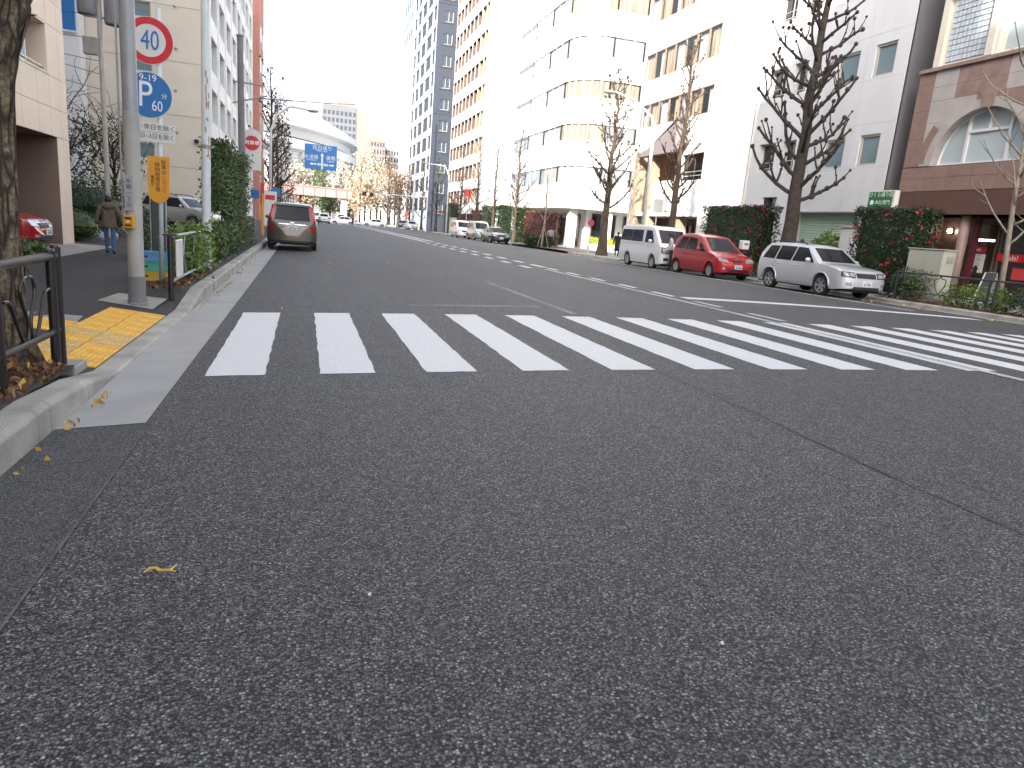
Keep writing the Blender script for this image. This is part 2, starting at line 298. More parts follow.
        o = bpy.data.objects.new(name, me); COL.objects.link(o)
        if parent is not None: o.parent = parent; ORG[o.name] = off
        if kind: o['kind'] = kind
        return o

def smooth_angle(o, deg=35):
    me = o.data; me.polygons.foreach_set('use_smooth', [True]*len(me.polygons))
    try: me.set_sharp_from_angle(angle=math.radians(deg))
    except Exception: pass
    return o
def thing(name, label, cat, loc=(0, 0, 0), rz=0, group=None):
    o = bpy.data.objects.new(name, None); COL.objects.link(o); o.empty_display_size = .2
    o.location = loc; o.rotation_euler = (0, 0, rz); o['label'] = label; o['category'] = cat
    if group: o['group'] = group
    ORG[o.name] = Vector(loc); return o
def tag(o, label, cat, group=None):
    o['label'] = label; o['category'] = cat
    if group: o['group'] = group
    return o
def struct(o): o['kind'] = 'structure'; return o
def copy_piece(src, parent, loc=(0, 0, 0), rot=None):
    c = src.copy(); COL.objects.link(c); c.parent = parent; c.location = loc
    if rot: c.rotation_euler = rot
    return c
def copy_tree(o, parent=None):
    c = o.copy(); COL.objects.link(c)
    if parent is not None: c.parent = parent
    for ch in list(o.children): copy_tree(ch, c)
    return c
def text(s, size, m, parent, O, U, V, name='lettering', extr=.0015, ax='CENTER', ay='CENTER', sx=1, bold=0):
    cu = bpy.data.curves.new('t', 'FONT'); cu.body = s; cu.size = size; cu.align_x = ax; cu.align_y = ay; cu.extrude = extr; cu.resolution_u = 3
    if bold: cu.offset = bold
    ob = bpy.data.objects.new('t', cu); COL.objects.link(ob)
    bpy.context.view_layer.update()
    me = bpy.data.meshes.new_from_object(ob.evaluated_get(bpy.context.evaluated_depsgraph_get()))
    bpy.data.objects.remove(ob); bpy.data.curves.remove(cu)
    U = Vector(U).normalized()*sx; V = Vector(V).normalized(); Nn = U.normalized().cross(V); off = ORG.get(parent.name, Vector()); O = Vector(O)-off
    me.transform(Matrix(((U.x, V.x, Nn.x, O.x), (U.y, V.y, Nn.y, O.y), (U.z, V.z, Nn.z, O.z), (0, 0, 0, 1))))
    me.materials.clear(); me.materials.append(MATS[m])
    o = bpy.data.objects.new(name, me); COL.objects.link(o); o.parent = parent; ORG[o.name] = off; return o
def ss(a, b, x): t = max(0, min(1, (x-a)/(b-a))); return t*t*(3-2*t)
def lerp(a, b, t): return a+(b-a)*t
def interp(tab, x):
    if x <= tab[0][0]: return tab[0][1]
    for (a, b), (c, d) in zip(tab, tab[1:]):
        if x <= c: return b+(d-b)*(x-a)/(c-a) if c > a else d
    return tab[-1][1]

# ------------------------------------------------------------------ ground, road, kerbs
KL, KR = -1.40, 18.10                                      # kerb faces
def gz(x): x = max(KL, min(KR, x)); return -.13*((x-9.25)/8)**2
def kerb_h(y): return .03 + .16*(1-ss(4.75, 6.0, y)) + .16*ss(9.7, 11.0, y)
def kerb_hr(y): return .03+.12*(1-ss(2.5, 3.7, y)+ss(11.4, 12.6, y) - ss(46.5, 48, y)+ss(61, 62.5, y))
def walk_z(x, y):                                          # left pavement
    t = ss(-1.58, -3.2, x) if x > -3.2 else 1
    t = max(0, min(1, (-1.58-x)/1.0)); z = lerp(gz(KL)+kerb_h(y)-.006, -.08, t); return z-.34*ss(-2.6, -5.6, x)*ss(6, 11, y)*(1-ss(33, 38, y)) if x < -2.6 else z
def sheet(name, xs, ys, zf, m, parent=None):
    mb = MB(); n = len(ys)
    mb.add([(x, y, zf(x, y)) for x in xs for y in ys], [((i*n+j), ((i+1)*n+j), ((i+1)*n+j+1), (i*n+j+1)) for i in range(len(xs)-1) for j in range(n-1)])
    return mb.build(name, m, parent, smooth=True)
def frange(a, b, n): return [a+(b-a)*i/n for i in range(n+1)]
struct(MB().quad((-3000, -3000, -.9), (3000, -3000, -.9), (3000, 3000, -.9), (-3000, 3000, -.9)).build('ground', 'w_far'))
road = struct(sheet('road', frange(KL-.05, KR+.05, 40), [-60, -20, 0, 5, 10, 20, 40, 70, 100, 160, 300, 420], lambda x, y: gz(x), 'asphalt'))
def on_road(x, y, d=.004): return (x, y, gz(x)+d)
def marking(name, poly, m='road_white', d=.004, nx=1, ny=1, jit=.006, seed=1):
    """quad poly = 4 (x,y) corners, subdivided and laid on the road"""
    rnd = random.Random(seed); mb = MB(); a, b, c, e = poly
    pts = {}
    for i in range(nx+1):
        for j in range(ny+1):
            u, v = i/nx, j/ny
            x = lerp(lerp(a[0], b[0], u), lerp(e[0], c[0], u), v); y = lerp(lerp(a[1], b[1], u), lerp(e[1], c[1], u), v)
            if i in (0, nx): x += rnd.uniform(-jit, jit)
            if j in (0, ny): y += rnd.uniform(-jit, jit)
            pts[i, j] = on_road(x, y, d)
    mb.add([pts[i, j] for i in range(nx+1) for j in range(ny+1)], [(i*(ny+1)+j, (i+1)*(ny+1)+j, (i+1)*(ny+1)+j+1, i*(ny+1)+j+1) for i in range(nx) for j in range(ny)])
    return mb.build(name, m, road)
X0, YN, YF, SK = -.752, 5.873, 9.685, .0098
for i in range(20):
    x = X0+.9*i; x1 = x+.46
    if x1 > 17.9: break
    s0, s1 = SK*(x-X0), SK*(x1-X0)
    marking('crosswalk_stripe', [(x, YN+s0), (x1, YN+s1), (x1, YF+s1), (x, YF+s0)], 'road_white', .004, 6, 24, .007, i)
marking('centre_line', [(7.50, 2.5), (7.64, 2.5), (7.62, 21.5), (7.48, 21.5)], 'road_white_worn', .008, 2, 30, .008, 50)
for k in range(8): marking('centre_dash', [(7.86, 10+k*1.9), (8.02, 10+k*1.9), (8.02, 11.0+k*1.9), (7.86, 11.0+k*1.9)], 'road_white_worn' if k < 2 else 'road_white', .008 if k < 1 else .004, 1, 6, .008, 60+k)
for k in range(9):
    y = 21.8+k*2.45; marking('centre_dash', [(7.02, y), (7.24, y), (7.24, y+1.1), (7.02, y+1.1)], 'road_white', .004, 1, 6, .008, 70+k)
    y += .9; marking('centre_dash', [(7.80, y), (8.05, y), (8.05, y+1.2), (7.80, y+1.2)], 'road_white', .004, 1, 6, .008, 80+k)
marking('centre_line', [(7.25, 44.5), (7.5, 44.5), (7.1, 104), (6.85, 104)], 'road_white', .004, 1, 20, .006, 51)
marking('centre_line', [(8.0, 46), (8.25, 46), (8.3, 104), (8.05, 104)], 'road_white', .004, 1, 20, .006, 52)
marking('stop_line', [(8.05, 13.35), (16.4, 13.15), (16.4, 13.58), (8.05, 13.78)], 'road_white', .004, 24, 3, .008, 53)
marking('parking_edge_line', [(15.60, 14.6), (15.76, 14.6), (15.76, 37), (15.60, 37)], 'road_white', .004, 1, 30, .006, 54)
for y in (24.2, 29.6): marking('parking_bay_line', [(15.76, y), (17.6, y), (17.6, y+.14), (15.76, y+.14)], 'road_white', .004, 6, 1, .006, 55)
marking('faded_line', [(4.0, 10.0), (4.13, 10.0), (4.10, 15.4), (3.97, 15.4)], 'road_ghost', .004, 1, 10, .01, 56)
marking('faded_line', [(1.6, 10.6), (3.8, 10.8), (3.8, 10.98), (1.6, 10.78)], 'road_ghost', .004, 8, 1, .02, 57)
for i in range(14): marking('far_crosswalk_stripe', [(-.7+1.1*i, 106), (-.2+1.1*i, 106), (-.2+1.1*i, 110), (-.7+1.1*i, 110)], 'road_white', .006, 1, 1, 0, i)
# the lengthwise paving joint that cracks the surface
rnd = random.Random(5); mb = MB(); pl = [(3.31+rnd.uniform(-.012, .012)+.02*math.sin(y*1.7), y) for y in frange(.8, 30, 160)]
wd = [.0028+.0045*abs(math.sin(i*.9))*rnd.random() for i in range(len(pl))]
mb.add([on_road(x-wd[i], y, .0035) for i, (x, y) in enumerate(pl)] + [on_road(x+wd[i], y, .0035) for i, (x, y) in enumerate(pl)],
       [(i, i+len(pl), i+1+len(pl), i+1) for i in range(len(pl)-1)])
mb.build('road_crack', 'trim', road)
# gutter: pale concrete apron from y=4.5 on, older dark strip before it
def strip(name, x0, x1, y0, y1, m, d, n=6, sh=0):
    mb = MB(); ys = frange(y0, y1, n)
    mb.add([(x0, y, gz(x0)+d) for y in ys]+[(x1, y+sh, gz(x1)+d) for y in ys], [(i, i+n+1, i+n+2, i+1) for i in range(n)])
    return mb.build(name, m, road)
strip('gutter_apron', KL, -.925, 4.5, 26, 'gutter', .006, 20, .07); strip('gutter_apron', KL, -.925, 26.02, 100, 'gutter', .006, 20)
strip('old_gutter_strip', KL, -.90, -4, 4.495, 'asphalt_patch', .004, 12, .07); strip('gutter_seam', -.901, -.889, -4, 4.49, 'seam', .006, 40, .0)
strip('gutter_apron', KR-.5, KR, 12, 47, 'gutter', .006, 20)

def kerb_run(name, xf, w, ys, hf, side, joint=.006):
    """row of kerb stones; side = -1 stones lie left of the face xf, +1 right"""
    root = struct(MB().box(min(xf+side*.02, xf+side*w), ys[0], gz(xf)-.25, max(xf+side*.02, xf+side*w), ys[-1], gz(xf)-.02).build(name, 'kerb'))
    for a, b in zip(ys, ys[1:]):
        a2, b2 = a+joint, b-joint; za, zb_ = gz(xf)+hf(a), gz(xf)+hf(b); base = gz(xf)-.08
        ba = .03 if hf(a) > .06 else .004
        x0, x1 = xf, xf+side*w; xt = xf+side*ba
        ch = min(.03, .6*hf(a)); chb = min(.03, .6*hf(b))
        sec = lambda y, z, c: [(x0, y, base), (x0, y, z-c), (x0+side*c, y, z), (x1, y, z), (x1, y, base)]
        mb = MB(); s0, s1 = sec(a2, za, ch), sec(b2, zb_, chb)
        mb.add(s0+s1, [(0,1,2,3,4), (9,8,7,6,5)]+[(i, i+5, (i+1) % 5+5, (i+1) % 5) for i in range(5)])
        mb.build('kerb_stone', 'kerb', root, bevel=.006, fixn=True)
    return root
ysl = [-3+.6*i for i in range(10)]+[2.98, 3.62, 4.26, 4.46, 5.2, 6.0]+[6.6, 7.2, 7.8, 8.4, 9.0, 9.7, 10.35, 11.0]+[11.6+.6*i for i in range(40)]
kerb_run('kerb', KL, .18, ysl, kerb_h, -1)
kerb_run('kerb', KR, .18, [-4+1.0*i for i in range(52)], kerb_hr, 1)
kerb_run('kerb', KL, .18, [35.01, 60, 100], kerb_h, -1); kerb_run('kerb', KR, .18, [62, 80, 104], kerb_hr, 1)
# pavements
wys = [-60, -20, 0, 3, 4, 4.75, 5, 5.3, 5.6, 6, 7, 8, 9, 9.7, 10, 10.4, 10.7, 11, 12, 14, 20, 30, 33, 34, 35, 36, 37, 38, 50, 100, 105]
struct(sheet('pavement', [-1.575, -1.8, -2.2, -2.6, -3.0, -3.4, -3.8, -4.2, -4.6, -5.0, -5.4, -6, -12, -40], wys, walk_z, 'asphalt_walk'))
struct(sheet('pavement', [18.275, 19, 21, 23, 30, 60], [-60, 0, 20, 48, 62, 105], lambda x, y: -.005 if x > 18.5 else -.012, 'paver'))
struct(sheet('pavement', [-120, 0, 120], [110, 125], lambda x, y: -.35, 'paver'))
struct(MB().quad((-160, 104, -.30), (200, 104, -.30), (200, 420, -.30), (-160, 420, -.30)).build('crossing_road', 'asphalt'))
ap = struct(MB().quad((18.3, 48.6, .004), (22.6, 48.6, .004), (22.6, 60.5, .004), (18.3, 60.5, .004)).build('side_road', 'asphalt_walk'))
MB().quad((19.0, 50.5, .009), (22.0, 50.5, .009), (22.0, 54, .009), (19.0, 54, .009)).build('brick_apron', 'paver_red', ap)

# ------------------------------------------------------------------ foliage and trees
def leaves(mb, n, pos, size, rnd, flat=0):
    for _ in range(n):
        p = Vector(pos(rnd)); s = size*rnd.uniform(.6, 1.35)
        a = Vector((rnd.gauss(0, 1), rnd.gauss(0, 1), rnd.gauss(0, 1)*(1-flat))).normalized(); b = a.orthogonal().normalized()
        b = (Matrix.Rotation(rnd.uniform(0, 6.28), 3, a) @ b); c = a.cross(b)
        mb.add([p-b*s*.5, p+c*s*.28, p+b*s*.5, p-c*s*.28], [(0, 1, 2, 3)])
def boxpos(x0, x1, y0, y1, z0, z1, shell=.16, rag=.05):
    def f(r):
        p = [r.uniform(x0, x1), r.uniform(y0, y1), r.uniform(z0, z1)]
        if r.random() < .85:
            k = r.choice((0, 0, 1, 1, 2)); lo, hi = ((x0, x1), (y0, y1), (z0, z1))[k]
            d = abs(r.gauss(0, shell)); p[k] = lo+d if (r.random() < .5 and k != 2) else hi-d
        q = noise.noise(Vector(p)*2.3)*.10
        cx, cy = (x0+x1)/2, (y0+y1)/2
        return (p[0]+(p[0]-cx)*q+r.gauss(0, rag), p[1]+(p[1]-cy)*q+r.gauss(0, rag), p[2]+q*.6*(p[2]-z0)/(z1-z0)+r.gauss(0, rag*.7))
    return f
def ballpos(c, r3, shell=.25, lump=.35, seed=0):
    def f(r):
        d = Vector((r.gauss(0, 1), r.gauss(0, 1), r.gauss(0, 1))).normalized(); k = 1-abs(r.gauss(0, shell)); k *= 1+lump*noise.noise(d*2.1+Vector((seed, 0, 0)))
        return (c[0]+d.x*r3[0]*k, c[1]+d.y*r3[1]*k, max(c[2]-r3[2]*.95, c[2]+d.z*r3[2]*k))
    return f
def hedge(name, label, box, n, leafsize, m, group=None, flowers=0, seed=1, shell=.16, fl_m='flower', core=.14, stem=True, cat='hedge', fsize=.10, rag=.05, zf=0):
    x0, x1, y0, y1, z0, z1 = box; rnd = random.Random(seed); t = thing(name, label, cat, ((x0+x1)/2, (y0+y1)/2, z0), 0, group)
    mb = MB(); leaves(mb, n, boxpos(x0, x1, y0, y1, z0+.08+zf, z1, shell, rag), leafsize, rnd)
    c = core
    mb.box(x0+c, y0+c, z0+.15+zf, x1-c, y1-c, z1-c); mb.build('foliage', m, t)
    sb = MB()
    for k in range(max(3, int((y1-y0)/.5))): 
        xx, yy = rnd.uniform(x0+.2, x1-.2), rnd.uniform(y0+.2, y1-.2); sb.tube([(xx, yy, z0-.03), (xx+.03, yy, z0+(z1-z0)*.6)], .025, 6)
    sb.build('stems', 'bark_dark', t)
    if flowers:
        fb = MB()
        for _ in range(flowers):
            p = boxpos(x0-.02, x1+.02, y0-.02, y1+.02, z0+(z1-z0)*.18, z1, .03, .03)(rnd)
            for _k in range(6):
                leaves(fb, 1, lambda r: (p[0]+r.gauss(0, .035), p[1]+r.gauss(0, .035), p[2]+r.gauss(0, .025)), fsize, rnd)
        fb.build('flowers', fl_m, t)
    return t
def shrub(name, label, c, r3, n, leafsize, m, group=None, seed=1, cat='shrub', lump=.35, shell=.25, core=.55):
    rnd = random.Random(seed); t = thing(name, label, cat, (c[0], c[1], c[2]-r3[2]*.95), 0, group); mb = MB()
    leaves(mb, n, ballpos(c, r3, shell, lump, seed), leafsize, rnd)
    if core: mb.ball(c, (r3[0]*core, r3[1]*core, r3[2]*core), 10, 6)
    mb.build('foliage', m, t)
    sb = MB()
    for k in range(5):
        a = rnd.uniform(0, 6.28); sb.tube([(c[0], c[1], c[2]-r3[2]), (c[0]+math.cos(a)*r3[0]*.5, c[1]+math.sin(a)*r3[1]*.5, c[2])], [.03, .012], 5)
    sb.build('stems', 'bark_dark', t); return t
def limb(mb, p, d, L, r, rnd, up=.5, segs=5, wig=.12, tip=.45):
    pts = [Vector(p)]; rs = [r]; d = Vector(d).normalized()
    for i in range(segs):
        d = (d + Vector((rnd.gauss(0, wig), rnd.gauss(0, wig), rnd.gauss(0, wig)*.6 + up/segs))).normalized()
        pts.append(pts[-1]+d*L/segs); rs.append(r*(1-(1-tip)*(i+1)/segs))
    mb.tube(pts, rs, 6); return pts, rs, d
def street_tree(label, base, H, tr, spread, seed, m='bark_dark', first=.3, nb=20, knob=.06, group='bare street trees along the pavement', lean=(0, 0), twig=2, fork=True, leafy=0, leafm='leaf_brown', upk=.55, br=.36, elo=.25):
    rnd = random.Random(seed); b = Vector(base); t = thing('street_tree', label, 'tree', base, 0, group)
    tb = MB(); n = 12; pts = []; rs = []
    for i in range(n+1):
        f = i/n; pts.append(b+Vector((lean[0]*f*H+rnd.gauss(0, .025)*H*.06*f*4, lean[1]*f*H+rnd.gauss(0, .025)*H*.06*f*4, f*H)))
        rs.append(tr*(1.30 if i == 0 else 1.05 if i == 1 else 1)*(1-.88*f**.72)+.008)
    tb.tube(pts, rs, 10)
    cr = MB()
    def P(f): k = min(n-1, int(f*n)); return pts[k].lerp(pts[k+1], f*n-k), lerp(rs[k], rs[k+1], f*n-k)
    for k in range(nb):
        f = first+(1-first)*(k+rnd.random()*.7)/nb*.97; p, r = P(f); az = k*2.4+rnd.uniform(-.5, .5)
        L = spread*(.45+.75*(1-f))*rnd.uniform(.7, 1.15)*(1 if f > first+.08 else .9)
        el = rnd.uniform(elo, elo+.5)+.25*f
        d = Vector((math.cos(az)*math.cos(el), math.sin(az)*math.cos(el), math.sin(el)))
        br_r = max(.010, min(r*.62, tr*br*(1.05-.7*f)))
        q, qr, dd = limb(cr, p, d, L, br_r, rnd, upk, 6, .13, .5)
        if knob:
            cr.ball(q[-1], (knob*rnd.uniform(.8, 1.3),)*3, 6, 4)
            for j in (2, 3, 4, 5):
                if rnd.random() < .7: cr.ball(q[j]+Vector((rnd.gauss(0, .02), rnd.gauss(0, .02), 0)), (qr[j]*rnd.uniform(1.3, 2.1),)*3, 6, 4)
        for _ in range(twig+(1 if L > spread*.7 else 0)):
            j = rnd.randint(2, 5); a2 = rnd.uniform(0, 6.28); d2 = (dd*.6+Vector((math.cos(a2), math.sin(a2), .5))*.7)
            q2, r2, _d = limb(cr, q[j], d2, L*rnd.uniform(.25, .5), qr[j]*.65, rnd, upk, 4, .15, .5)
            if knob: cr.ball(q2[-1], (knob*rnd.uniform(.6, 1.1),)*3, 6, 4); cr.ball(q2[2], (r2[2]*1.7,)*3, 6, 4)
            else:
                for _j in range(2): limb(cr, q2[rnd.randint(1, 3)], d2+Vector((rnd.gauss(0, .6), rnd.gauss(0, .6), .2)), L*.2, r2[2]*.6, rnd, .3, 3, .15, .5)
    smooth_angle(tb.build('trunk', m, t), 80); cr.build('crown', m, t, smooth=True)
    if leafy:
        lb = MB()
        def lp(r):
            f = r.uniform(first*.8, .97); p, _ = P(f); a = r.uniform(0, 6.28); k = spread*(.4+.55*(1-f))*math.sqrt(r.random()); return (p.x+math.cos(a)*k, p.y+math.sin(a)*k, p.z+r.uniform(0, .6))
        leaves(lb, leafy, lp, .16, rnd); lb.build('leaves', leafm, t)
    return t

# ------------------------------------------------------------------ left foreground
# old street tree at the picture edge
def big_trunk():
    c = Vector((-2.20, 5.86, -.10)); t = thing('street_tree', 'thick gnarled bark trunk behind the brown railing, nearest of all trees', 'tree', c)
    mb = MB(); nA, nZ = 110, 190; H = 7.5
    def fn(u, v):
        z = v*H; a = u*2*math.pi; r = .205+.10*math.exp(-z/.22)-.01*z
        d = Vector((math.cos(a), math.sin(a), 0))
        q = Vector((math.cos(a)*1.4, math.sin(a)*1.4, z*.55))
        r += .035*noise.noise(q*2.6)+.045*(abs(noise.noise(Vector((math.cos(a)*3.4, math.sin(a)*3.4, z*.8)))*2)-.5)
        r += .016*abs(noise.noise(Vector((math.cos(a)*6, math.sin(a)*6, z*2.4))))
        b = math.exp(-((z-2.55)/.36)**2)*.55+math.exp(-((z-3.5)/.4)**2)*.75+.4*math.exp(-((z-4.4)/.5)**2); r += b*.17*max(0, .35+math.cos(a-.1)+.5*noise.noise(Vector((a*2, z*4, 9))))
        r += b*.10*noise.noise(Vector((math.cos(a)*5, math.sin(a)*5, z*7)))
        return c+d*r+Vector((.030*z, 0, z))
    mb.grid(fn, nA, nZ); mb.build('trunk', 'bark', t, smooth=True)
    cr = MB(); rnd = random.Random(3)
    for k in range(9):
        az = k*2.4; p = c+Vector((.12+.01*k, 0, 4.2+.35*k)); limb(cr, p, (math.cos(az), math.sin(az), .8), 2.6, .08, rnd, .6, 7, .12, .3)
    for k in range(14):      # short water shoots on the burr
        z = rnd.uniform(2.3, 3.7); a = rnd.uniform(-1.2, .9); cr.tube([c+Vector((.030*z+.24*math.cos(a), .24*math.sin(a), z)), c+Vector((.030*z+.36*math.cos(a), .36*math.sin(a), z+rnd.uniform(-.02, .1)))], [.012, .005], 5)
    cr.build('crown', 'bark', t, smooth=True)
big_trunk()

# planting strip with litter
bed = struct(sheet('planting_bed', [-2.9, -2.5, -2.0, -1.585], frange(2.5, 5.62, 12), lambda x, y: -.075+.02*noise.noise(Vector((x*5, y*5, 0)))+.0, 'soil'))
rnd = random.Random(11); mb = MB()
leaves(mb, 1700, lambda r: (r.uniform(-2.6, -1.60), r.uniform(3.2, 5.50), r.uniform(-.07, -.015)), .065, rnd, .55)
o = mb.build('leaf_litter', 'leaf_litter', kind='stuff'); tag(o, 'brown dead leaves heaped at the foot of the gnarled trunk', 'leaves')
mb = MB()
leaves(mb, 26, lambda r: (r.uniform(-2.3, -1.62), r.uniform(4.4, 5.4), r.uniform(-.02, .005)), .075, rnd, .5)
tag(mb.build('leaf_litter', 'leaf_yellow', kind='stuff'), 'orange and yellow leaves on top of the brown litter', 'leaves')
mb = MB()
for cx, cy, n, sp in ((-1.36, 5.2, 10, .10), (-1.37, 4.55, 8, .1), (-1.33, 5.0, 6, .08), (-1.38, 3.9, 5, .15), (-1.34, 12.0, 16, .25), (-1.32, 13.3, 22, .4), (-1.35, 10.6, 5, .2), (-1.36, 16, 12, .8), (-1.36, 20, 14, 1.4)):
    leaves(mb, n, lambda r: (cx+abs(r.gauss(0, .045)), cy+r.gauss(0, sp), gz(cx)+.010+r.uniform(0, .012)), .045, rnd, .75)
tag(mb.build('fallen_leaves', 'leaf_yellow', kind='stuff'), 'yellow leaves drifted along the left gutter', 'leaves')
mb = MB()
leaves(mb, 22, lambda r: ((lambda x: (x, r.uniform(9.8, 24), gz(x)+.012))(r.uniform(-.6, 4))), .055, rnd, .8)
leaves(mb, 40, lambda r: ((lambda x: (x, r.uniform(12, 24), gz(x)+.015))(r.uniform(16.8, 18.0))), .10, rnd, .8)
tag(mb.build('fallen_leaves', 'leaf_yellow', kind='stuff'), 'few yellow leaves scattered over the asphalt', 'leaves')
# curled twig leaf in the foreground, white chips
p = atZ(160, 571, gz(-.1)); mb = MB(); pts = [(p.x+.055*(i-3)/3, p.y+.014*math.sin(i*.9), gz(p.x)+.012+.012*abs(math.sin(i))) for i in range(7)]
mb.tube(pts, [.003, .005, .006, .007, .006, .004, .002], 5); mb.tube([pts[5], (pts[5][0]+.02, pts[5][1]+.02, pts[5][2]+.012)], [.005, .002], 5)
tag(mb.build('dry_twig', 'leaf_yellow'), 'curled dry yellow twig lying on near asphalt', 'twig')
for (px, py), lb in (((369, 596), 'tiny white paper chip on asphalt left of centre'), ((720, 655), 'tiny white paper chip on asphalt at lower right')):
    p = atZ(px, py, gz(.3)); z = gz(p.x)
    tag(MB().add([(p.x-.006, p.y-.004, z+.012), (p.x+.006, p.y-.006, z+.006), (p.x+.006, p.y+.006, z+.014), (p.x-.006, p.y+.006, z+.008), (p.x, p.y, z+.003)], [(0,1,2,3), (0,4,1), (1,4,2), (2,4,3), (3,4,0)]).build('paper_chip', 'sign_white'), lb, 'litter')

# tactile paving: one tile per object, ribs along the walking direction
def tile_mesh(m):
    mb = MB(); mb.box(-.147, -.147, -.03, .147, .147, 0)
    for k in range(7): x = -.126+.042*k; mb.add([(x-.011, -.135, 0), (x+.011, -.135, 0), (x+.011, .135, 0), (x-.011, .135, 0), (x-.006, -.13, .005), (x+.006, -.13, .005), (x+.006, .13, .005), (x-.006, .13, .005)], [(0,1,5,4), (1,2,6,5), (2,3,7,6), (3,0,4,7), (4,5,6,7)])
    return mb.build('tactile_tile', m)
tp = struct(MB().quad((-2.2, 6.1, -.30), (-1.6, 6.1, -.30), (-1.6, 9.2, -.30), (-2.2, 9.2, -.30)).build('tactile_paving', 'soil'))
src = tile_mesh('tactile'); src.parent = tp; srcw = tile_mesh('tactile_worn'); srcw.parent = tp; usedt = [False, False]; rnd = random.Random(8)
cells = [(-1.735-.3*i, 6.27+.3*j) for i in range(2) for j in range(10)] + [(-2.335-.3*i, 7.47+.3*j) for i in range(4) for j in range(2)]
for (x, y) in cells:
    wr = (6.5 < y < 7.7 and rnd.random() < .3)
    s_, k = (srcw, 1) if wr else (src, 0)
    o = s_ if not usedt[k] else copy_piece(s_, tp); usedt[k] = True
    za, zb_ = walk_z(x-.15, y), walk_z(x+.15, y); o.location = (x, y, (za+zb_)/2+.008+rnd.uniform(-.001, .001)); o.rotation_euler = (0, math.atan2(za-zb_, .3), 0)
# grey access covers let into the pavement
for pl, lb in (([(28, 312), (83, 313), (72, 322), (25, 322)], 'grey manhole cover frame left of the yellow tiles'),):
    pp = [atZ(x, y, -.085) for x, y in pl]; mb = MB(); mb.add([(p.x, p.y, walk_z(p.x, p.y)+.006) for p in pp], [(3, 2, 1, 0)]); o = mb.build('access_cover', 'paver'); tag(o, lb, 'cover')

# brown guard railing, left
def guard_rail(label, X, y0, y1, zf, m, flip=1):
    H = .84; t = thing('guard_railing', label, 'railing', (X, y1, zf(y1)))
    def post(y, h=H):
        mb = MB(); z = zf(y); mb.tube([(X, y, z-.05), (X, y, z+h)], .033, 12); mb.lathe([(.033, z+h), (.024, z+h+.014), (.001, z+h+.018)], (X, y, 0), 12); mb.build('post', m, t, smooth=False)
    def rail(z, r): MB().tube([(X, y0, zf(y0)+z), (X, y1-.05, zf(y1)+z)], r, 12).build('rail', m, t, smooth=True)
    post(y1); post(y1-.115, H-.02); rail(H-.06, .030); rail(.25, .026)
    y = y1-.115-.06; k = 0
    L = .80
    while y-L > y0-.9:
        zb = zf(y)
        def S(pts, r=.012):    # pts in (dy, z)
            q = [Vector((X, y-a, zb+b)) for a, b in pts]; out = []
            for i in range(len(q)-1):
                p0, p1, p2, p3 = q[max(i-1, 0)], q[i], q[i+1], q[min(i+2, len(q)-1)]
                for s in range(5):
                    u = s/5; out.append(.5*((2*p1)+(p2-p0)*u+(2*p0-5*p1+4*p2-p3)*u*u+(3*p1-p0-3*p2+p3)*u**3))
            out.append(q[-1]); MB().tube(out, r, 8).build('scroll', m, t, smooth=True)
        S([(0, .56), (.10, .54), (.17, .44), (.26, .30), (.335, .25), (.375, .31), (.37, .40), (.30, .52), (.275, .60), (.32, .665), (.39, .68), (.40, .74)])
        S([(.80, .56), (.70, .54), (.63, .44), (.54, .30), (.465, .25), (.425, .31), (.43, .40), (.50, .52), (.525, .60), (.48, .665), (.41, .68), (.40, .74)])
        y -= L+.10; k += 1
        if y > y0: post(y, H-.02); y -= .10
    return t
guard_rail('dark brown steel guard railing beside the gnarled trunk, left edge', -1.70, 1.2, 5.72, lambda y: -.075, 'brown_steel')
mb = MB(); mb.box(-1.80, 5.60, -.16, -1.585, 5.90, -.088); tag(mb.build('post_footing', 'concrete', bevel=.01), 'small concrete footing under the brown railing end post', 'footing')

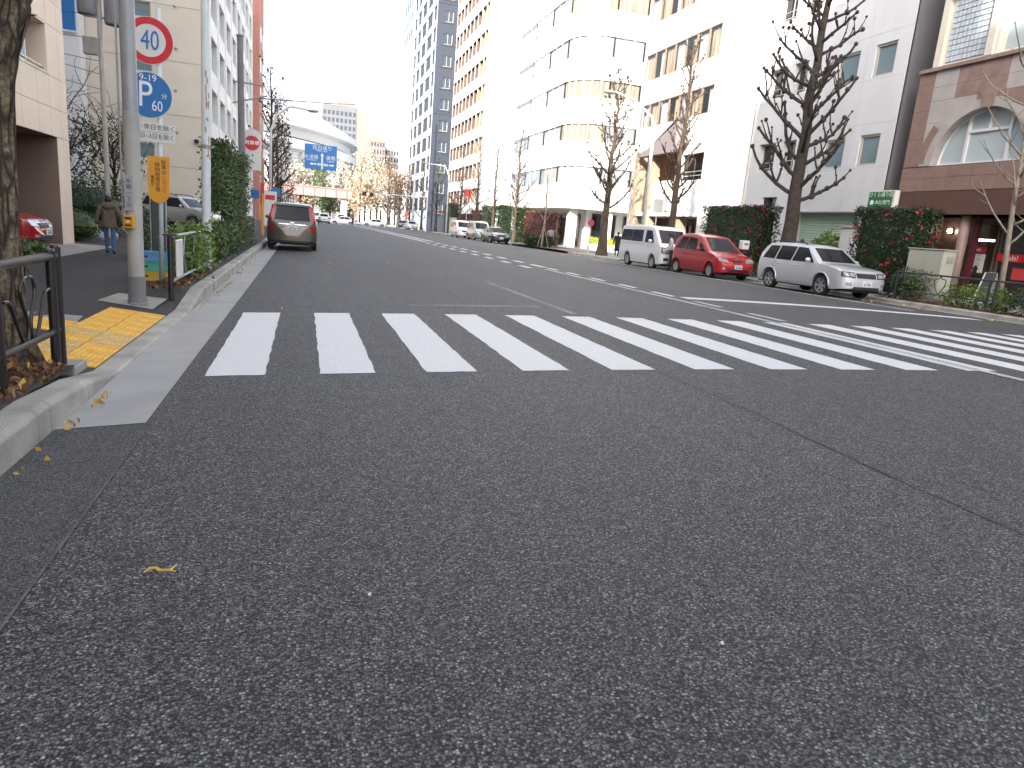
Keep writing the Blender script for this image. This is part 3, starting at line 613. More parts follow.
# large beige traffic pole with button box and plate
def traffic_pole():
    b = atZ(136, 301, -.09); X, Y = b.x, b.y+.08; z0 = walk_z(X, Y)
    t = thing('traffic_pole', 'thick beige steel pole with yellow box, left of the round signs', 'pole', (X, Y, z0))
    smooth_angle(MB().tube([(X, Y, z0+.36), (X, Y, z0+2.30)], .090, 24).build('pole', 'pole_beige', t))
    smooth_angle(MB().tube([(X, Y, z0+2.30), (X-.008, Y, z0+6.5)], .084, 24).build('upper_pole', 'grey_steel', t))
    MB().lathe([(.112, z0-.02), (.112, z0+.03), (.100, z0+.05), (.100, z0+.36), (.092, z0+.37)], (X, Y, 0), 24).build('base_sleeve', 'pole_concrete', t)
    for a in range(4): MB().ball((X+.108*math.cos(a*1.57+.4), Y+.108*math.sin(a*1.57+.4), z0+.07), .014, 6, 4).build('bolt', 'grey_steel', t)
    # the small yellow box facing the walker
    d = Vector((-.28, -1, 0)).normalized(); u = Vector((d.y, -d.x, 0))*-1; u = Vector((-d.y, d.x, 0)); c = Vector((X, Y, 0))+d*.088
    def face(zc, w, h, dep, nm, m, sh=0, par=None, dd=0):
        o = c+d*dd+u*(-w/2+sh)+Vector((0, 0, z0+zc-h/2)); return MB().obox(o, u*w, d*dep, (0, 0, h)).build(nm, m, par or t, bevel=.005)
    zb = atX(131, 222, X).z - z0
    bx = face(zb, .118, .15, .06, 'button_box', 'box_yellow', .0)
    face(zb+.042, .08, .02, .004, 'label_strip', 'ink', 0, bx, .06); face(zb-.042, .08, .02, .004, 'label_strip', 'ink', 0, bx, .06); face(zb, .035, .022, .006, 'button', 'sign_white', 0, bx, .06)
    zp = atX(129, 193, X).z - z0
    pl = face(zp, .115, .42, .012, 'plate', 'plate_grey', -.005)
    for k, ch in enumerate('本郷一丁目'):
        text(ch, .06, 'ink_blue', pl, c+d*.0135+u*-.005+Vector((0, 0, z0+zp+.14-.07*k)), u, (0, 0, 1))
    # conduit with a hook
    MB().tube([(X-.115, Y-.03, z0+6.5), (X-.115, Y-.03, z0+1.05), (X-.11, Y-.05, z0+.93), (X-.06, Y-.09, z0+.88), (X-.02, Y-.10, z0+.93)], .012, 8).build('conduit', 'grey_steel', t)
    mb = MB(); rn = random.Random(4)      # anti-poster studs
    for k in range(46): a = rn.uniform(-1.9, .9); z = rn.uniform(.45, 2.0); mb.ball((X+.09*math.cos(a), Y+.09*math.sin(a), z0+z), .008, 5, 3)
    mb.build('studs', 'pole_beige', t, kind='stuff')
    sl_ = struct(MB().add([(X-.42, Y-.13, walk_z(X-.42, Y-.13)+.007), (X+.20, Y-.17, walk_z(X+.20, Y-.17)+.007), (X+.24, Y+.62, walk_z(X+.24, Y+.62)+.007), (X-.36, Y+.66, walk_z(X-.36, Y+.66)+.007)], [(0, 1, 2, 3)]).build('concrete_patch', 'concrete'))
traffic_pole()

# sign post with round signs
SY = 11.6
def sign_post():
    c40 = atY(149, 40.5, SY); cP = atY(148.5, 95, SY); cpl = atY(153, 132, SY); cor = atY(159, 180, SY); bx = atY(161, 277, SY)
    X = bx.x; z0 = walk_z(X, SY); t = thing('sign_post', 'slim white post carrying the round 40 and P60 signs', 'road sign', (X, SY, z0)); top = c40.z+.45
    xt = c40.x+.12
    def PX(z): return lerp(X, xt, (z-z0)/(top-z0))
    MB().tube([(X, SY+.05, z0-.05), (xt, SY+.05, top)], .034, 14).build('post', 'white_steel', t, smooth=True)
    U, V = Vector((1, 0, -.02)), Vector((.02, 0, 1))
    def disc(c, r, y, th, nm, m, par=None, n=48, rin=0):
        mb = MB(); vs = []; fs = []
        for j in range(n):
            a = 2*math.pi*j/n; vs.append((c.x+r*math.cos(a), y, c.z+r*math.sin(a)))
        for j in range(n):
            a = 2*math.pi*j/n; vs.append((c.x+(r*math.cos(a) if not rin else rin*math.cos(a)), y+(th if not rin else 0), c.z+(r*math.sin(a) if not rin else rin*math.sin(a))))
        fs = [(j, (j+1) % n, n+(j+1) % n, n+j) for j in range(n)]
        if not rin: fs += [tuple(range(n))[::-1], tuple(range(n, 2*n))]
        return mb.add(vs, fs).build(nm, m, par or t, fixn=True)
    s40 = disc(c40, .315, SY, .012, 'speed_sign', 'sign_white'); disc(c40, .308, SY-.002, 0, 'red_ring', 'sign_red', s40, rin=.215)
    text('40', .37, 'sign_blue', s40, (c40.x+.012, SY-.003, c40.z-.005), U, V, sx=.66)
    sP = disc(cP, .315, SY-.004, .012, 'parking_sign', 'sign_white'); disc(cP, .305, SY-.0065, .002, 'blue_face', 'sign_blue', sP)
    text('P', .50, 'text_white', sP, (cP.x-.045, SY-.0085, cP.z-.01), U, V, sx=.8); text('9-19', .125, 'text_white', sP, (cP.x+.0, SY-.0085, cP.z+.228), U, V)
    text('60', .205, 'text_white', sP, (cP.x+.11, SY-.0085, cP.z-.145), U, V, sx=.72); text('分', .075, 'text_white', sP, (cP.x+.205, SY-.0085, cP.z-.0), U, V)
    w_, h_ = .62, .26; pl = MB().obox((cpl.x-w_/2-.02, SY-.002, cpl.z-h_/2), (w_, 0, -.012), (.006, 0, h_), (0, .008, 0)).build('time_plate', 'sign_white', t, bevel=.003)
    text('土曜･休日を除く', .088, 'ink_grey', pl, (cpl.x-.015, SY-.004, cpl.z+.062), U, V, sx=.95, bold=.001); text('1月1日~3日を除く', .086, 'ink_grey', pl, (cpl.x-.02, SY-.004, cpl.z-.062), U, V, sx=.88, bold=.001)
    MB().box(cpl.x-w_/2+.03, SY-.0045, cpl.z-.003, cpl.x+w_/2-.06, SY-.003, cpl.z+.001).build('rule', 'ink_grey', pl)
    h_, w_ = .66, .285; poly = [(-w_/2, h_/2), (-w_/2, -h_/2+.15)]+[(w_/2*-math.cos(a), -h_/2+.15-.15*math.sin(a)) for a in [math.pi*k/12 for k in range(1, 12)]]+[(w_/2, -h_/2+.15), (w_/2, h_/2)]
    op = MB().prism(poly, lambda u, v: (cor.x+u+v*.02, SY-.010, cor.z+v), lambda u, v: (cor.x+u+v*.02, SY-.004, cor.z+v)).build('orange_plate', 'sign_orange', t, fixn=True)
    def col(s, x, z, size, m):
        for k, ch in enumerate(s): text(ch, size, m, op, (cor.x+x, SY-.0115, cor.z+z-k*size*1.03), U, V)
    col('駐車は', .07, .25, .068, 'ink'); col('左側枠内', .072, .02, .06, 'ink_red'); col('時間制限区間', -.015, .21, .068, 'ink'); col('警視庁', -.085, .03, .052, 'ink')
    mb = MB()
    for c in (c40, cP, cpl, cor): mb.box(PX(c.z)-.05, SY+.010, c.z-.025, PX(c.z)+.05, SY+.088, c.z+.025)
    mb.build('brackets', 'grey_steel', t)
sign_post()

# crates, dark notice board, second railing
def crates():
    b = atZ(152, 285, -.09); y = 12.0; s = y/b.y; x = atY(153, 270, y).x; z = walk_z(x, y)
    for k, (m, lb) in enumerate((('crate_yellow', 'yellow plastic crate, lowest in the stack behind the post'), ('crate_green', 'green plastic crate, middle of the stack behind the post'), ('crate_blue', 'blue plastic crate, topmost of the stack behind the post'))):
        t = thing('crate', lb, 'crate', (x, y, z+.15*k), 0, 'stacked plastic crates'); dx = .01*k
        zz = z+.15*k+.002
        mb = MB(); X0_, X1_ = x-.22+dx, x+.22+dx; mb.box(X0_, y-.15, zz, X1_, y+.15, zz+.02)
        mb.box(X0_, y-.15, zz+.02, X1_, y-.13, zz+.142); mb.box(X0_, y+.13, zz+.02, X1_, y+.15, zz+.142); mb.box(X0_, y-.13, zz+.02, X0_+.02, y+.13, zz+.142); mb.box(X1_-.02, y-.13, zz+.02, X1_, y+.13, zz+.142); mb.build('shell', m, t)
        MB().box(X0_-.012, y-.162, zz+.118, X1_+.012, y-.152, zz+.142).build('rim', m, t); MB().box(x-.16, y-.156, zz+.055, x-.04, y-.1505, zz+.085).build('hand_slot', 'ink', t)
    yb = 13.0; a = atY(152, 190, yb); c = atY(164, 262, yb); x0, x1 = atY(152, 240, yb).x, atY(165.5, 240, yb).x; z1 = a.z; z0 = walk_z(x0, yb)
    t = thing('notice_board', 'tall dark glossy notice board behind the crates', 'board', ((x0+x1)/2, yb, z0))
    MB().box(x0, yb, z0+.12, x1, yb+.07, z1).build('panel', 'board_dark', t, bevel=.008); MB().box(x0-.03, yb-.12, z0, x1+.03, yb+.2, z0+.10).build('base', 'dark_steel', t, bevel=.01)
    MB().box(x0-.02, yb-.004, z0+.12, x0-.003, yb+.08, z1+.02).build('frame_side', 'grey_steel', t); MB().box(x1+.003, yb-.004, z0+.12, x1+.02, yb+.08, z1+.02).build('frame_side', 'grey_steel', t)
    text('1000', .075, 'sign_white', t, ((x0+x1)/2+.03, yb-.002, z0+.36), (1, 0, 0), (0, 0, 1))
crates()
def second_rail():
    b = atZ(171, 296, -.085); X, Y = b.x, b.y+.03; zt = atX(169, 236, X).z; t = thing('guard_railing', 'short brown railing with white panel at the leafy bush beyond the pole', 'railing', (X, Y, walk_z(X, Y)))
    z0 = walk_z(X, Y)
    smooth_angle(MB().tube([(X, Y, z0-.05), (X, Y, zt)], .036, 12).build('post', 'brown_steel', t)); MB().box(X-.08, Y-.05, zt, X+.09, Y+.05, zt+.025).build('cap', 'dark_steel', t)
    smooth_angle(MB().tube([(X, Y+4.4, z0-.05), (X, Y+4.4, zt)], .036, 12).build('post', 'brown_steel', t))
    MB().tube([(X, Y, zt-.01), (X, Y+4.4, zt-.01)], .022, 8).build('rail', 'grey_steel', t); MB().tube([(X, Y, z0+.25), (X, Y+4.4, z0+.25)], .022, 8).build('rail', 'grey_steel', t)
    MB().box(X+.02, Y+.25, z0+.28, X+.05, Y+.7, zt-.06).build('white_panel', 'sign_white', t, bevel=.01)
    for k in range(3): MB().tube([(X, Y+1.2+k, zt-.01), (X, Y+1.05+k, z0+.55), (X, Y+1.3+k, z0+.25)], .012, 6).build('scroll', 'grey_steel', t)
second_rail()
hedge('bush', 'loose bright green bush growing through the short brown railing', (-2.0, -1.62, 12.2, 14.3, -.06, .74), 1900, .075, 'leaf_bright', seed=21, cat='bush', rag=.09, core=.2)
mb = MB(); rnd = random.Random(12); leaves(mb, 260, lambda r: (r.uniform(-2.1, -1.6), r.uniform(10.6, 14.2), -.045+r.uniform(0, .04)), .08, rnd, .6)
tag(mb.build('fallen_leaves', 'leaf_litter', kind='stuff'), 'brown leaves under the bright green roadside bush', 'leaves')

# white lamp post
def white_post():
    b = atZ(208, 271, -.06); X, Y = b.x-.02, b.y; z0 = walk_z(X, Y); xt = atY(205, 0, Y).x; zt = atY(205, 0, Y).z
    t = thing('lamp_post', 'slim pale blue-white post with rust stains beside the tall hedges', 'lamp post', (X, Y, z0))
    X2 = X+(xt-X)*1.9; z2 = z0+(zt-z0)*1.9
    f = lambda z: X+(X2-X)*(z-z0)/(z2-z0)
    smooth_angle(MB().tube([(X, Y, z0-.05), (f(z0+.5), Y, z0+.5), (X2, Y, z2)], [.085, .078, .062], 18).build('pole', 'white_steel', t)); MB().lathe([(.10, z0), (.10, z0+.03), (.086, z0+.06)], (X, Y, 0), 16).build('base', 'pole_concrete', t)
    MB().tube([(f(2.05), Y, 2.05), (f(3.2), Y, 3.2)], .0735, 18, cap=False).build('rust_band', 'rust', t) if False else None
    mb = MB(); rn = random.Random(7)
    for k in range(22):
        z = rn.uniform(1.9, 3.6); a = rn.uniform(-1.6, -.9)+(.35 if k % 2 else 0); p = (f(z)+.072*math.cos(a), Y+.072*math.sin(a), z); mb.ball(p, (.012, .008, rn.uniform(.015, .09)), 6, 4)
    mb.build('rust_stains', 'rust', t)
    za = z2; MB().tube([(X2, Y, za), (X2+.3, Y, za+.9), (X2+1.2, Y, za+1.3), (X2+2.2, Y, za+1.35)], [.06, .05, .045, .04], 10).build('arm', 'white_steel', t, smooth=True)
    MB().ball((X2+2.5, Y, za+1.33), (.42, .14, .09), 12, 6).build('lamp_head', 'white_steel', t, smooth=True)
    mb = MB(); zb = atY(209, 147, Y).z; mb.tube([(f(zb), Y, zb-.03), (f(zb), Y, zb+.03)], .08, 14); mb.box(f(zb)+.04, Y-.03, zb-.02, f(zb)+.13, Y+.03, zb+.02); mb.build('clamp', 'grey_steel', t)
white_post()

# hedges along the left pavement
hedge('trimmed_tree', 'tall clipped evergreen column nearest the white post', (-2.55, -1.95, 20.2, 21.9, -.07, 2.80), 5200, .085, 'leaf_bushy', 'clipped evergreen columns', seed=31, cat='tree', core=.24, rag=.08, zf=.95) 
hedge('trimmed_tree', 'second clipped evergreen column, farther from the white post', (-2.5, -1.95, 25.4, 27.6, -.07, 2.90), 5000, .085, 'leaf_col', 'clipped evergreen columns', seed=32, cat='tree', core=.24, rag=.09, zf=.95)
hedge('low_hedge', 'low clipped green hedge in front of the tall evergreen column', (-2.15, -1.72, 16.6, 20.6, -.06, .72), 6000, .075, 'leaf_bushy', 'low roadside hedges on the left', seed=33)
hedge('low_hedge', 'low clipped green hedge farther on, next to the parked brown minivan', (-2.15, -1.68, 21.2, 26.0, -.06, .86), 5000, .075, 'leaf_col', 'low roadside hedges on the left', seed=34)

# ------------------------------------------------------------------ vehicles
class Car:
    """local frame: x forward from the rear bumper (0) to the nose (L), y left, z up"""
    def __init__(s, name, label, loc, rz, L, W, top, axles, r, belt, tum=.80, body='car_white', sill=.22, group=None, crown=.03, end_a=.42, end_n=2.8, scale=1, cat='car'):
        s.L, s.W, s.top, s.axles, s.r, s.belt, s.tum, s.sill, s.crown, s.ea, s.en = L, W, top, axles, r, belt, tum, sill, crown, end_a, end_n
        s.H = max(z for _, z in top); s.t = thing(name, label, cat, loc, rz, group); s.body = body; s.t.scale = (scale,)*3
        st = set(frange(end_a, L-end_a, 60))
        for k in range(15): a = math.pi/2*k/14; st.add(L-end_a+end_a*math.sin(a)*.9995); st.add(end_a-end_a*math.sin(a)*.9995)
        for ax in axles:
            for k in range(17): st.add(ax+(r+.06)*math.cos(math.pi*k/16)*.9999)
        for x, _ in top: st.add(min(max(x, .0002), L-.0002))
        xs = sorted(st); mb = MB(); secs = []
        for x in xs:
            zt = s.zt(x); zb = s.zb(x); zt = max(zt, zb+.04); half = []
            for f in (0, .12, .25, .4, .55, .7, .82, .91, .96): z = lerp(zb, zt, f); half.append((s.y(x, z), z))
            yt = s.y(x, zt); e = min(.09, yt*.5)
            half.append((yt-e*.12, zt-.02)); half.append((yt-e*.5, zt-.003)); half.append((yt-e, zt+s.crown*.15)); half.append(((yt-e)*.55, zt+s.crown*.75)); half.append((0, zt+s.crown))
            secs.append([(x, -y, z) for y, z in half]+[(x, y, z) for y, z in half[-2::-1]])
        n = len(secs[0])
        for q in secs: mb.v += q
        for i in range(len(xs)-1):
            for j in range(n-1): mb.f.append((i*n+j, i*n+j+1, (i+1)*n+j+1, (i+1)*n+j)); mb.m.append(0)
            mb.f.append((i*n+n-1, i*n, (i+1)*n, (i+1)*n+n-1)); mb.m.append(0)
        mb.f.append(tuple(range(n))); mb.m.append(0); mb.f.append(tuple(range((len(xs)-1)*n, len(xs)*n))[::-1]); mb.m.append(0)
        s.bo = mb.build('body', body, s.t, world=False, fixn=True); smooth_angle(s.bo, 28)
        MB().box(.25, -W/2+.12, sill-.05, L-.25, W/2-.12, sill+.06).build('underbody', 'trim', s.t, world=False)
    def zt(s, x): return interp(s.top, x)
    def zb(s, x):
        z = s.sill+(.10*ss(.5, 0, x) if x < .5 else 0)+(.06*ss(s.L-.5, s.L, x))
        for ax in s.axles:
            R = s.r+.055; d = abs(x-ax)
            if d < R: z = max(z, s.r+math.sqrt(R*R-d*d))
        return z
    def plan(s, x):
        if x > s.L-s.ea: d = (x-(s.L-s.ea))/s.ea
        elif x < s.ea: d = (s.ea-x)/s.ea
        else: return 1
        d = min(d, .99999); return (1-d**s.en)**(1/s.en)
    def y(s, x, z):
        w = s.W/2*s.plan(x)
        if z < s.belt: k = 1-.055*((z-.62)/.45)**2 if z < .62 else 1-.03*((z-.62)/max(.2, s.belt-.62))**2
        else: k = .97-(.97-s.tum)*((z-s.belt)/(s.H-s.belt))
        return w*k
    def kz(s, z):
        if z < s.belt: return 1-.055*((z-.62)/.45)**2 if z < .62 else 1-.03*((z-.62)/max(.2, s.belt-.62))**2
        return .97-(.97-s.tum)*((z-s.belt)/(s.H-s.belt))
    def ztc(s, x, y): yt = max(.05, s.y(x, s.zt(x))-.05); q = min(1, abs(y)/yt); return s.zt(x)+s.crown*(1-q*q)
    def xf(s, y): q = min(.9999, abs(y)/(s.W/2)); return (1-q**s.en)**(1/s.en)*s.ea
    def fx(s, y, z, rear=False):
        L, N = s.L, 260
        if rear:
            x = 0
            for k in range(N+1):
                xx = L*.5*(k/N)**1.5
                if s.ztc(xx, y) >= z: x = xx; break
            return max(x, s.ea-s.xf(y/s.kz(z)))
        x = L
        for k in range(N+1):
            xx = L-L*.55*(k/N)**1.5
            if s.ztc(xx, y) >= z: x = xx; break
        return min(x, L-s.ea+s.xf(y/s.kz(z)))
    def patch(s, name, m, corners, fn, nu=8, nv=6, par=None, off=.008, both=False, dep=.03):
        """corners: 4 (a,b) in patch space bl, br, tr, tl; fn(a,b,off)->3d"""
        outs = []; m = 'car_glass' if m == 'glass' else m
        for sg in ((1, -1) if both else (1,)):
            mb = MB(); A, B, C_, D = corners
            def P(u, v, o): a = lerp(lerp(A[0], B[0], u), lerp(D[0], C_[0], u), v); b = lerp(lerp(A[1], B[1], u), lerp(D[1], C_[1], u), v); return fn(a, b, o, sg)
            mb.grid(lambda u, v: P(u, v, off), nu, nv)
            ed = [(u/nu, 0) for u in range(nu+1)]+[(1, v/nv) for v in range(1, nv+1)]+[(1-u/nu, 1) for u in range(1, nu+1)]+[(0, 1-v/nv) for v in range(1, nv)]
            k = len(ed); mb.add([P(*e, off) for e in ed]+[P(*e, off-dep) for e in ed], [(i, (i+1) % k, k+(i+1) % k, k+i) for i in range(k)])
            o = mb.build(name, m, par or s.t, world=False); smooth_angle(o, 40); outs.append(o)
        return outs[0] if not both else outs
    def side(s, name, m, c, par=None, off=.008, nu=6, nv=5): return s.patch(name, m, c, lambda x, z, o, sg: (x, sg*(s.y(x, z)+o), z), nu, nv, par, off, True)
    def front(s, name, m, c, par=None, off=.022, nu=18, nv=8, both=False): return s.patch(name, m, c, lambda y, z, o, sg: (s.fx(y, z)+o, sg*y, z), nu, nv, par, off, both)
    def rear(s, name, m, c, par=None, off=.018, nu=14, nv=8, both=False): return s.patch(name, m, c, lambda y, z, o, sg: (s.fx(y, z, True)-o, sg*y, z), nu, nv, par, off, both)
    def seam(s, pts, w=.009):
        for sg in (1, -1):
            mb = MB(); q = [Vector((x, sg*(s.y(x, z)+.0015), z)) for x, z in pts]; mb.tube(q, w*.5, 4); mb.build('door_seam', 'trim', s.t, world=False)
    def wheels(s, spokes=6, rimr=.62, m='rim', wide=.19):
        first = None
        for ax in s.axles:
            for sg in (1, -1):
                y0 = sg*(s.W/2-.025)
                if first is None:
                    r = s.r; mb = MB(); k = r*rimr
                    mb.lathe([(k, -.01), (r*.86, 0), (r*.95, -.012), (r, -.04), (r, -wide+.04), (r*.95, -wide+.01), (k, -wide)], n=28, axis='y', cap=False)
                    ty = mb.build('wheel', 'tyre', s.t, world=False, fixn=True); smooth_angle(ty, 40)
                    rb = MB(); rb.lathe([(k*1.02, -.008), (k*.93, -.012), (k*.90, -.05), (k*.90, -wide+.01)], n=28, axis='y', cap=False)
                    rb.lathe([(.001, -.02), (k*.22, -.022), (k*.24, -.05)], n=14, axis='y', cap=False)
                    for q in range(spokes):
                        a = 2*math.pi*q/spokes; d = Vector((math.cos(a), 0, math.sin(a))); e = Vector((-d.z, 0, d.x)); w0, w1 = k*.13, k*.09+(.05 if spokes < 6 else .02)
                        P = [d*k*.15-e*w0+Vector((0, -.03, 0)), d*k*.15+e*w0+Vector((0, -.03, 0)), d*k*.95+e*w1+Vector((0, -.016, 0)), d*k*.95-e*w1+Vector((0, -.016, 0))]
                        rb.add(P+[p+Vector((0, -.03, 0)) for p in P], [(0,1,2,3), (0,4,5,1), (1,5,6,2), (3,2,6,7), (0,3,7,4)])
                    ri = rb.build('rim', m, ty, world=False, fixn=True); smooth_angle(ri, 30)
                    bk = MB().lathe([(.001, -.10), (k*.92, -.10)], n=20, axis='y', cap=False).build('brake', 'trim', ty, world=False)
                    first = ty; o = ty
                else: o = copy_tree(first, s.t)
                o.location = (ax, y0, s.r); o.rotation_euler = (0, 0, 0 if sg > 0 else math.pi)
    def mirror(s, x, z, m=None):
        for sg in (1, -1):
            y = sg*(s.y(x, z)); mb = MB(); mb.ball((x, y+sg*.13, z+.02), (.06, .10, .075), 10, 6); mb.tube([(x-.02, y-sg*.03, z-.03), (x, y+sg*.10, z)], .02, 6); mb.build('mirror', m or s.body, s.t, world=False, smooth=True)
    def handle(s, x, z):
        for sg in (1, -1): y = s.y(x, z)+.012; MB().box(x-.09, sg*y-.014, z-.014, x+.09, sg*y+.014, z+.016).build('door_handle', s.body if s.body != 'car_white' else 'car_white', s.t, world=False, bevel=.008)
    def plate_f(s, z, txt=None, rear=False, off=.05):
        f = s.rear if rear else s.front; sg = -1 if rear else 1
        xs = [s.fx(y, zz, rear) for y in (0, .16) for zz in (z-.08, z, z+.08)]; x = min(xs)-off+.02 if rear else max(xs)+off-.02
        p = MB().box(min(x, x-sg*.03), -.165, z-.083, max(x, x-sg*.03), .165, z+.083).build('number_plate', 'plate', s.t, world=False, bevel=.004)
        for dz, h, w in ((.045, .035, .16), (-.025, .07, .26)):
            n = 4 if dz < 0 else 3
            for k in range(n):
                yy = -w/2+w*(k+.5)/n; hw = w/n*(.32 if k != 1 else .15); MB().box(x+sg*.001-.002, yy-hw, z+dz-h/2, x+sg*.001+.002, yy+hw, z+dz+h/2).build('plate_character', 'ink_blue', p, world=False)

def face_cam(axle_mid, wb_front):  # helper kept simple: cars on the right point towards -Y
    return -math.pi/2
RZ = -math.pi/2                     # nose towards the camera side (-Y)
def place_right(L, ax, y_front_axle, near=16.05, W=1.7, sc=1.0):
    """origin = rear bumper on the ground, nose to -Y"""
    return (near+W*sc/2, y_front_axle+ax[1]*sc, gz(near+W*sc/2))

# silver wagon, right
ax = (.93, 3.455); sc = 1.045
c = Car('parked_car', 'silver estate car with roof rails, nearest of the three at the right kerb', place_right(4.45, ax, 18.80, W=1.735, sc=sc), RZ, 4.45, 1.735,
        [(0, .60), (.03, .78), (.07, .95), (.14, 1.03), (.40, 1.44), (.52, 1.51), (1.0, 1.565), (1.7, 1.575), (2.3, 1.535), (2.52, 1.49), (3.20, 1.03), (3.28, .995), (3.7, .955), (4.05, .905), (4.25, .84), (4.36, .74), (4.42, .62), (4.45, .50)], ax, .335, .97, .74, 'car_silver', .27, scale=sc)
c.side('side_window', 'glass', [(.42, 1.03), (1.05, 1.01), (1.10, 1.46), (.62, 1.45)]); c.side('side_window', 'glass', [(1.12, 1.01), (1.90, 1.0), (1.96, 1.46), (1.17, 1.465)]); c.side('side_window', 'glass', [(1.97, 1.0), (3.02, 1.0), (2.50, 1.44), (2.03, 1.46)], nu=10)
c.front('windscreen', 'glass', [(-.64, 1.06), (.64, 1.06), (.53, 1.46), (-.53, 1.46)], nu=12, nv=10); c.rear('rear_window', 'glass', [(-.58, 1.08), (.58, 1.08), (.5, 1.40), (-.5, 1.40)])
c.front('lamp_bezel', 'trim', [(.40, .655), (.815, .675), (.815, .835), (.40, .82)], both=True, off=.016); c.front('headlamp', 'lamp_clear', [(.43, .685), (.60, .69), (.60, .80), (.43, .79)], both=True, off=.026); c.front('headlamp', 'lamp_clear', [(.64, .695), (.79, .70), (.79, .81), (.64, .80)], both=True, off=.026); c.front('grille', 'trim', [(-.34, .66), (.34, .66), (.36, .80), (-.36, .80)]); c.front('badge', 'chrome', [(-.05, .71), (.05, .71), (.05, .75), (-.05, .75)], off=.02, nu=2, nv=2)
c.front('grille_bar', 'chrome', [(-.35, .725), (.35, .725), (.35, .738), (-.35, .738)], off=.018)
c.front('bumper', 'car_silver', [(-.80, .36), (.80, .36), (.80, .60), (-.80, .60)], off=.03, nu=28); c.front('air_intake', 'trim', [(-.46, .32), (.46, .32), (.46, .40), (-.46, .40)], off=.045)
c.front('fog_lamp', 'lamp_clear', [(.55, .42), (.70, .42), (.70, .52), (.55, .52)], off=.045, both=True); c.plate_f(.50)
for sg in (1, -1):
    mb = MB(); y = sg*(c.y(1.5, 1.55)-.06); mb.tube([(.55, y, 1.545), (.62, y, 1.605), (1.4, y, 1.632), (2.2, y, 1.595), (2.32, y, 1.535)], .017, 8); mb.build('roof_rail', 'trim', c.t, world=False)
c.side('side_cladding', 'car_silver', [(.95+.42, .33), (3.455-.42, .33), (3.455-.42, .46), (.95+.42, .46)], off=.02); c.seam([(1.13, .40), (1.12, .95)]); c.seam([(1.98, .35), (1.965, 1.0)]); c.seam([(2.98, .36), (3.02, .98)]); c.seam([(.95, .68), (1.05, .78), (1.12, .95)])
c.handle(1.33, .87); c.handle(2.18, .86); c.mirror(2.86, 1.05); c.wheels(6, .66)
for sg in (1, -1):   # arch lips
    for a_ in ax:
        mb = MB(); R = c.r+.065; mb.tube([(a_+R*math.cos(q), sg*(c.y(a_, .6)+.004), c.r+R*math.sin(q)) for q in [math.pi*k/14 for k in range(15)]], .022, 6); mb.build('arch_lip', 'car_silver', c.t, world=False, smooth=True)

# red small car, right
ax = (.62, 3.22); sc = 1.045
c = Car('parked_car', 'red rounded hatchback parked between the white van and silver estate', place_right(3.99, ax, 25.42, W=1.69, sc=sc), RZ, 3.99, 1.69,
        [(0, .58), (.03, .85), (.08, 1.08), (.22, 1.40), (.36, 1.56), (.55, 1.645), (1.0, 1.70), (1.6, 1.70), (2.0, 1.645), (2.18, 1.60), (3.02, 1.04), (3.10, 1.01), (3.45, .94), (3.70, .84), (3.85, .70), (3.94, .55), (3.99, .42)], ax, .30, 1.0, .77, 'car_red', .23, scale=sc)
c.side('side_window', 'glass', [(.42, 1.09), (1.16, 1.06), (1.22, 1.56), (.74, 1.55)]); c.side('side_window', 'glass', [(1.24, 1.05), (2.16, 1.03), (1.94, 1.50), (1.30, 1.56)]); c.side('quarter_window', 'glass', [(2.26, 1.03), (2.80, 1.02), (2.40, 1.30), (2.24, 1.36)])
c.front('windscreen', 'glass', [(-.63, 1.07), (.63, 1.07), (.52, 1.58), (-.52, 1.58)], nu=12, nv=10); c.rear('rear_window', 'glass', [(-.55, 1.1), (.55, 1.1), (.5, 1.5), (-.5, 1.5)])
c.front('headlamp', 'lamp_clear', [(.40, .68), (.79, .72), (.74, .86), (.42, .80)], both=True); c.front('upper_grille', 'trim', [(-.20, .70), (.20, .70), (.22, .76), (-.22, .76)]); c.front('badge', 'chrome', [(-.055, .765), (.055, .765), (.055, .815), (-.055, .815)], off=.016, nu=4, nv=3)
c.front('bumper', 'car_red', [(-.77, .32), (.77, .32), (.77, .56), (-.77, .56)], off=.03, nu=24); c.front('air_intake', 'trim', [(-.45, .34), (.45, .34), (.45, .42), (-.45, .42)], off=.04); c.front('fog_lamp', 'lamp_clear', [(.56, .40), (.66, .40), (.66, .47), (.56, .47)], off=.04, both=True); c.plate_f(.52)
c.seam([(1.23, .30), (1.22, 1.0)]); c.seam([(2.34, .30), (2.36, .98)]); c.seam([(.80, .93), (1.2, .92)]); c.handle(1.38, .92); c.mirror(2.46, 1.08); c.wheels(5, .62); c.side('sill_trim', 'car_darkred', [(1.0, .30), (2.85, .30), (2.85, .34), (1.0, .34)], off=.012)
c.side('tail_lamp', 'lamp_red', [(.16, 1.0), (.27, 1.0), (.38, 1.34), (.26, 1.34)])

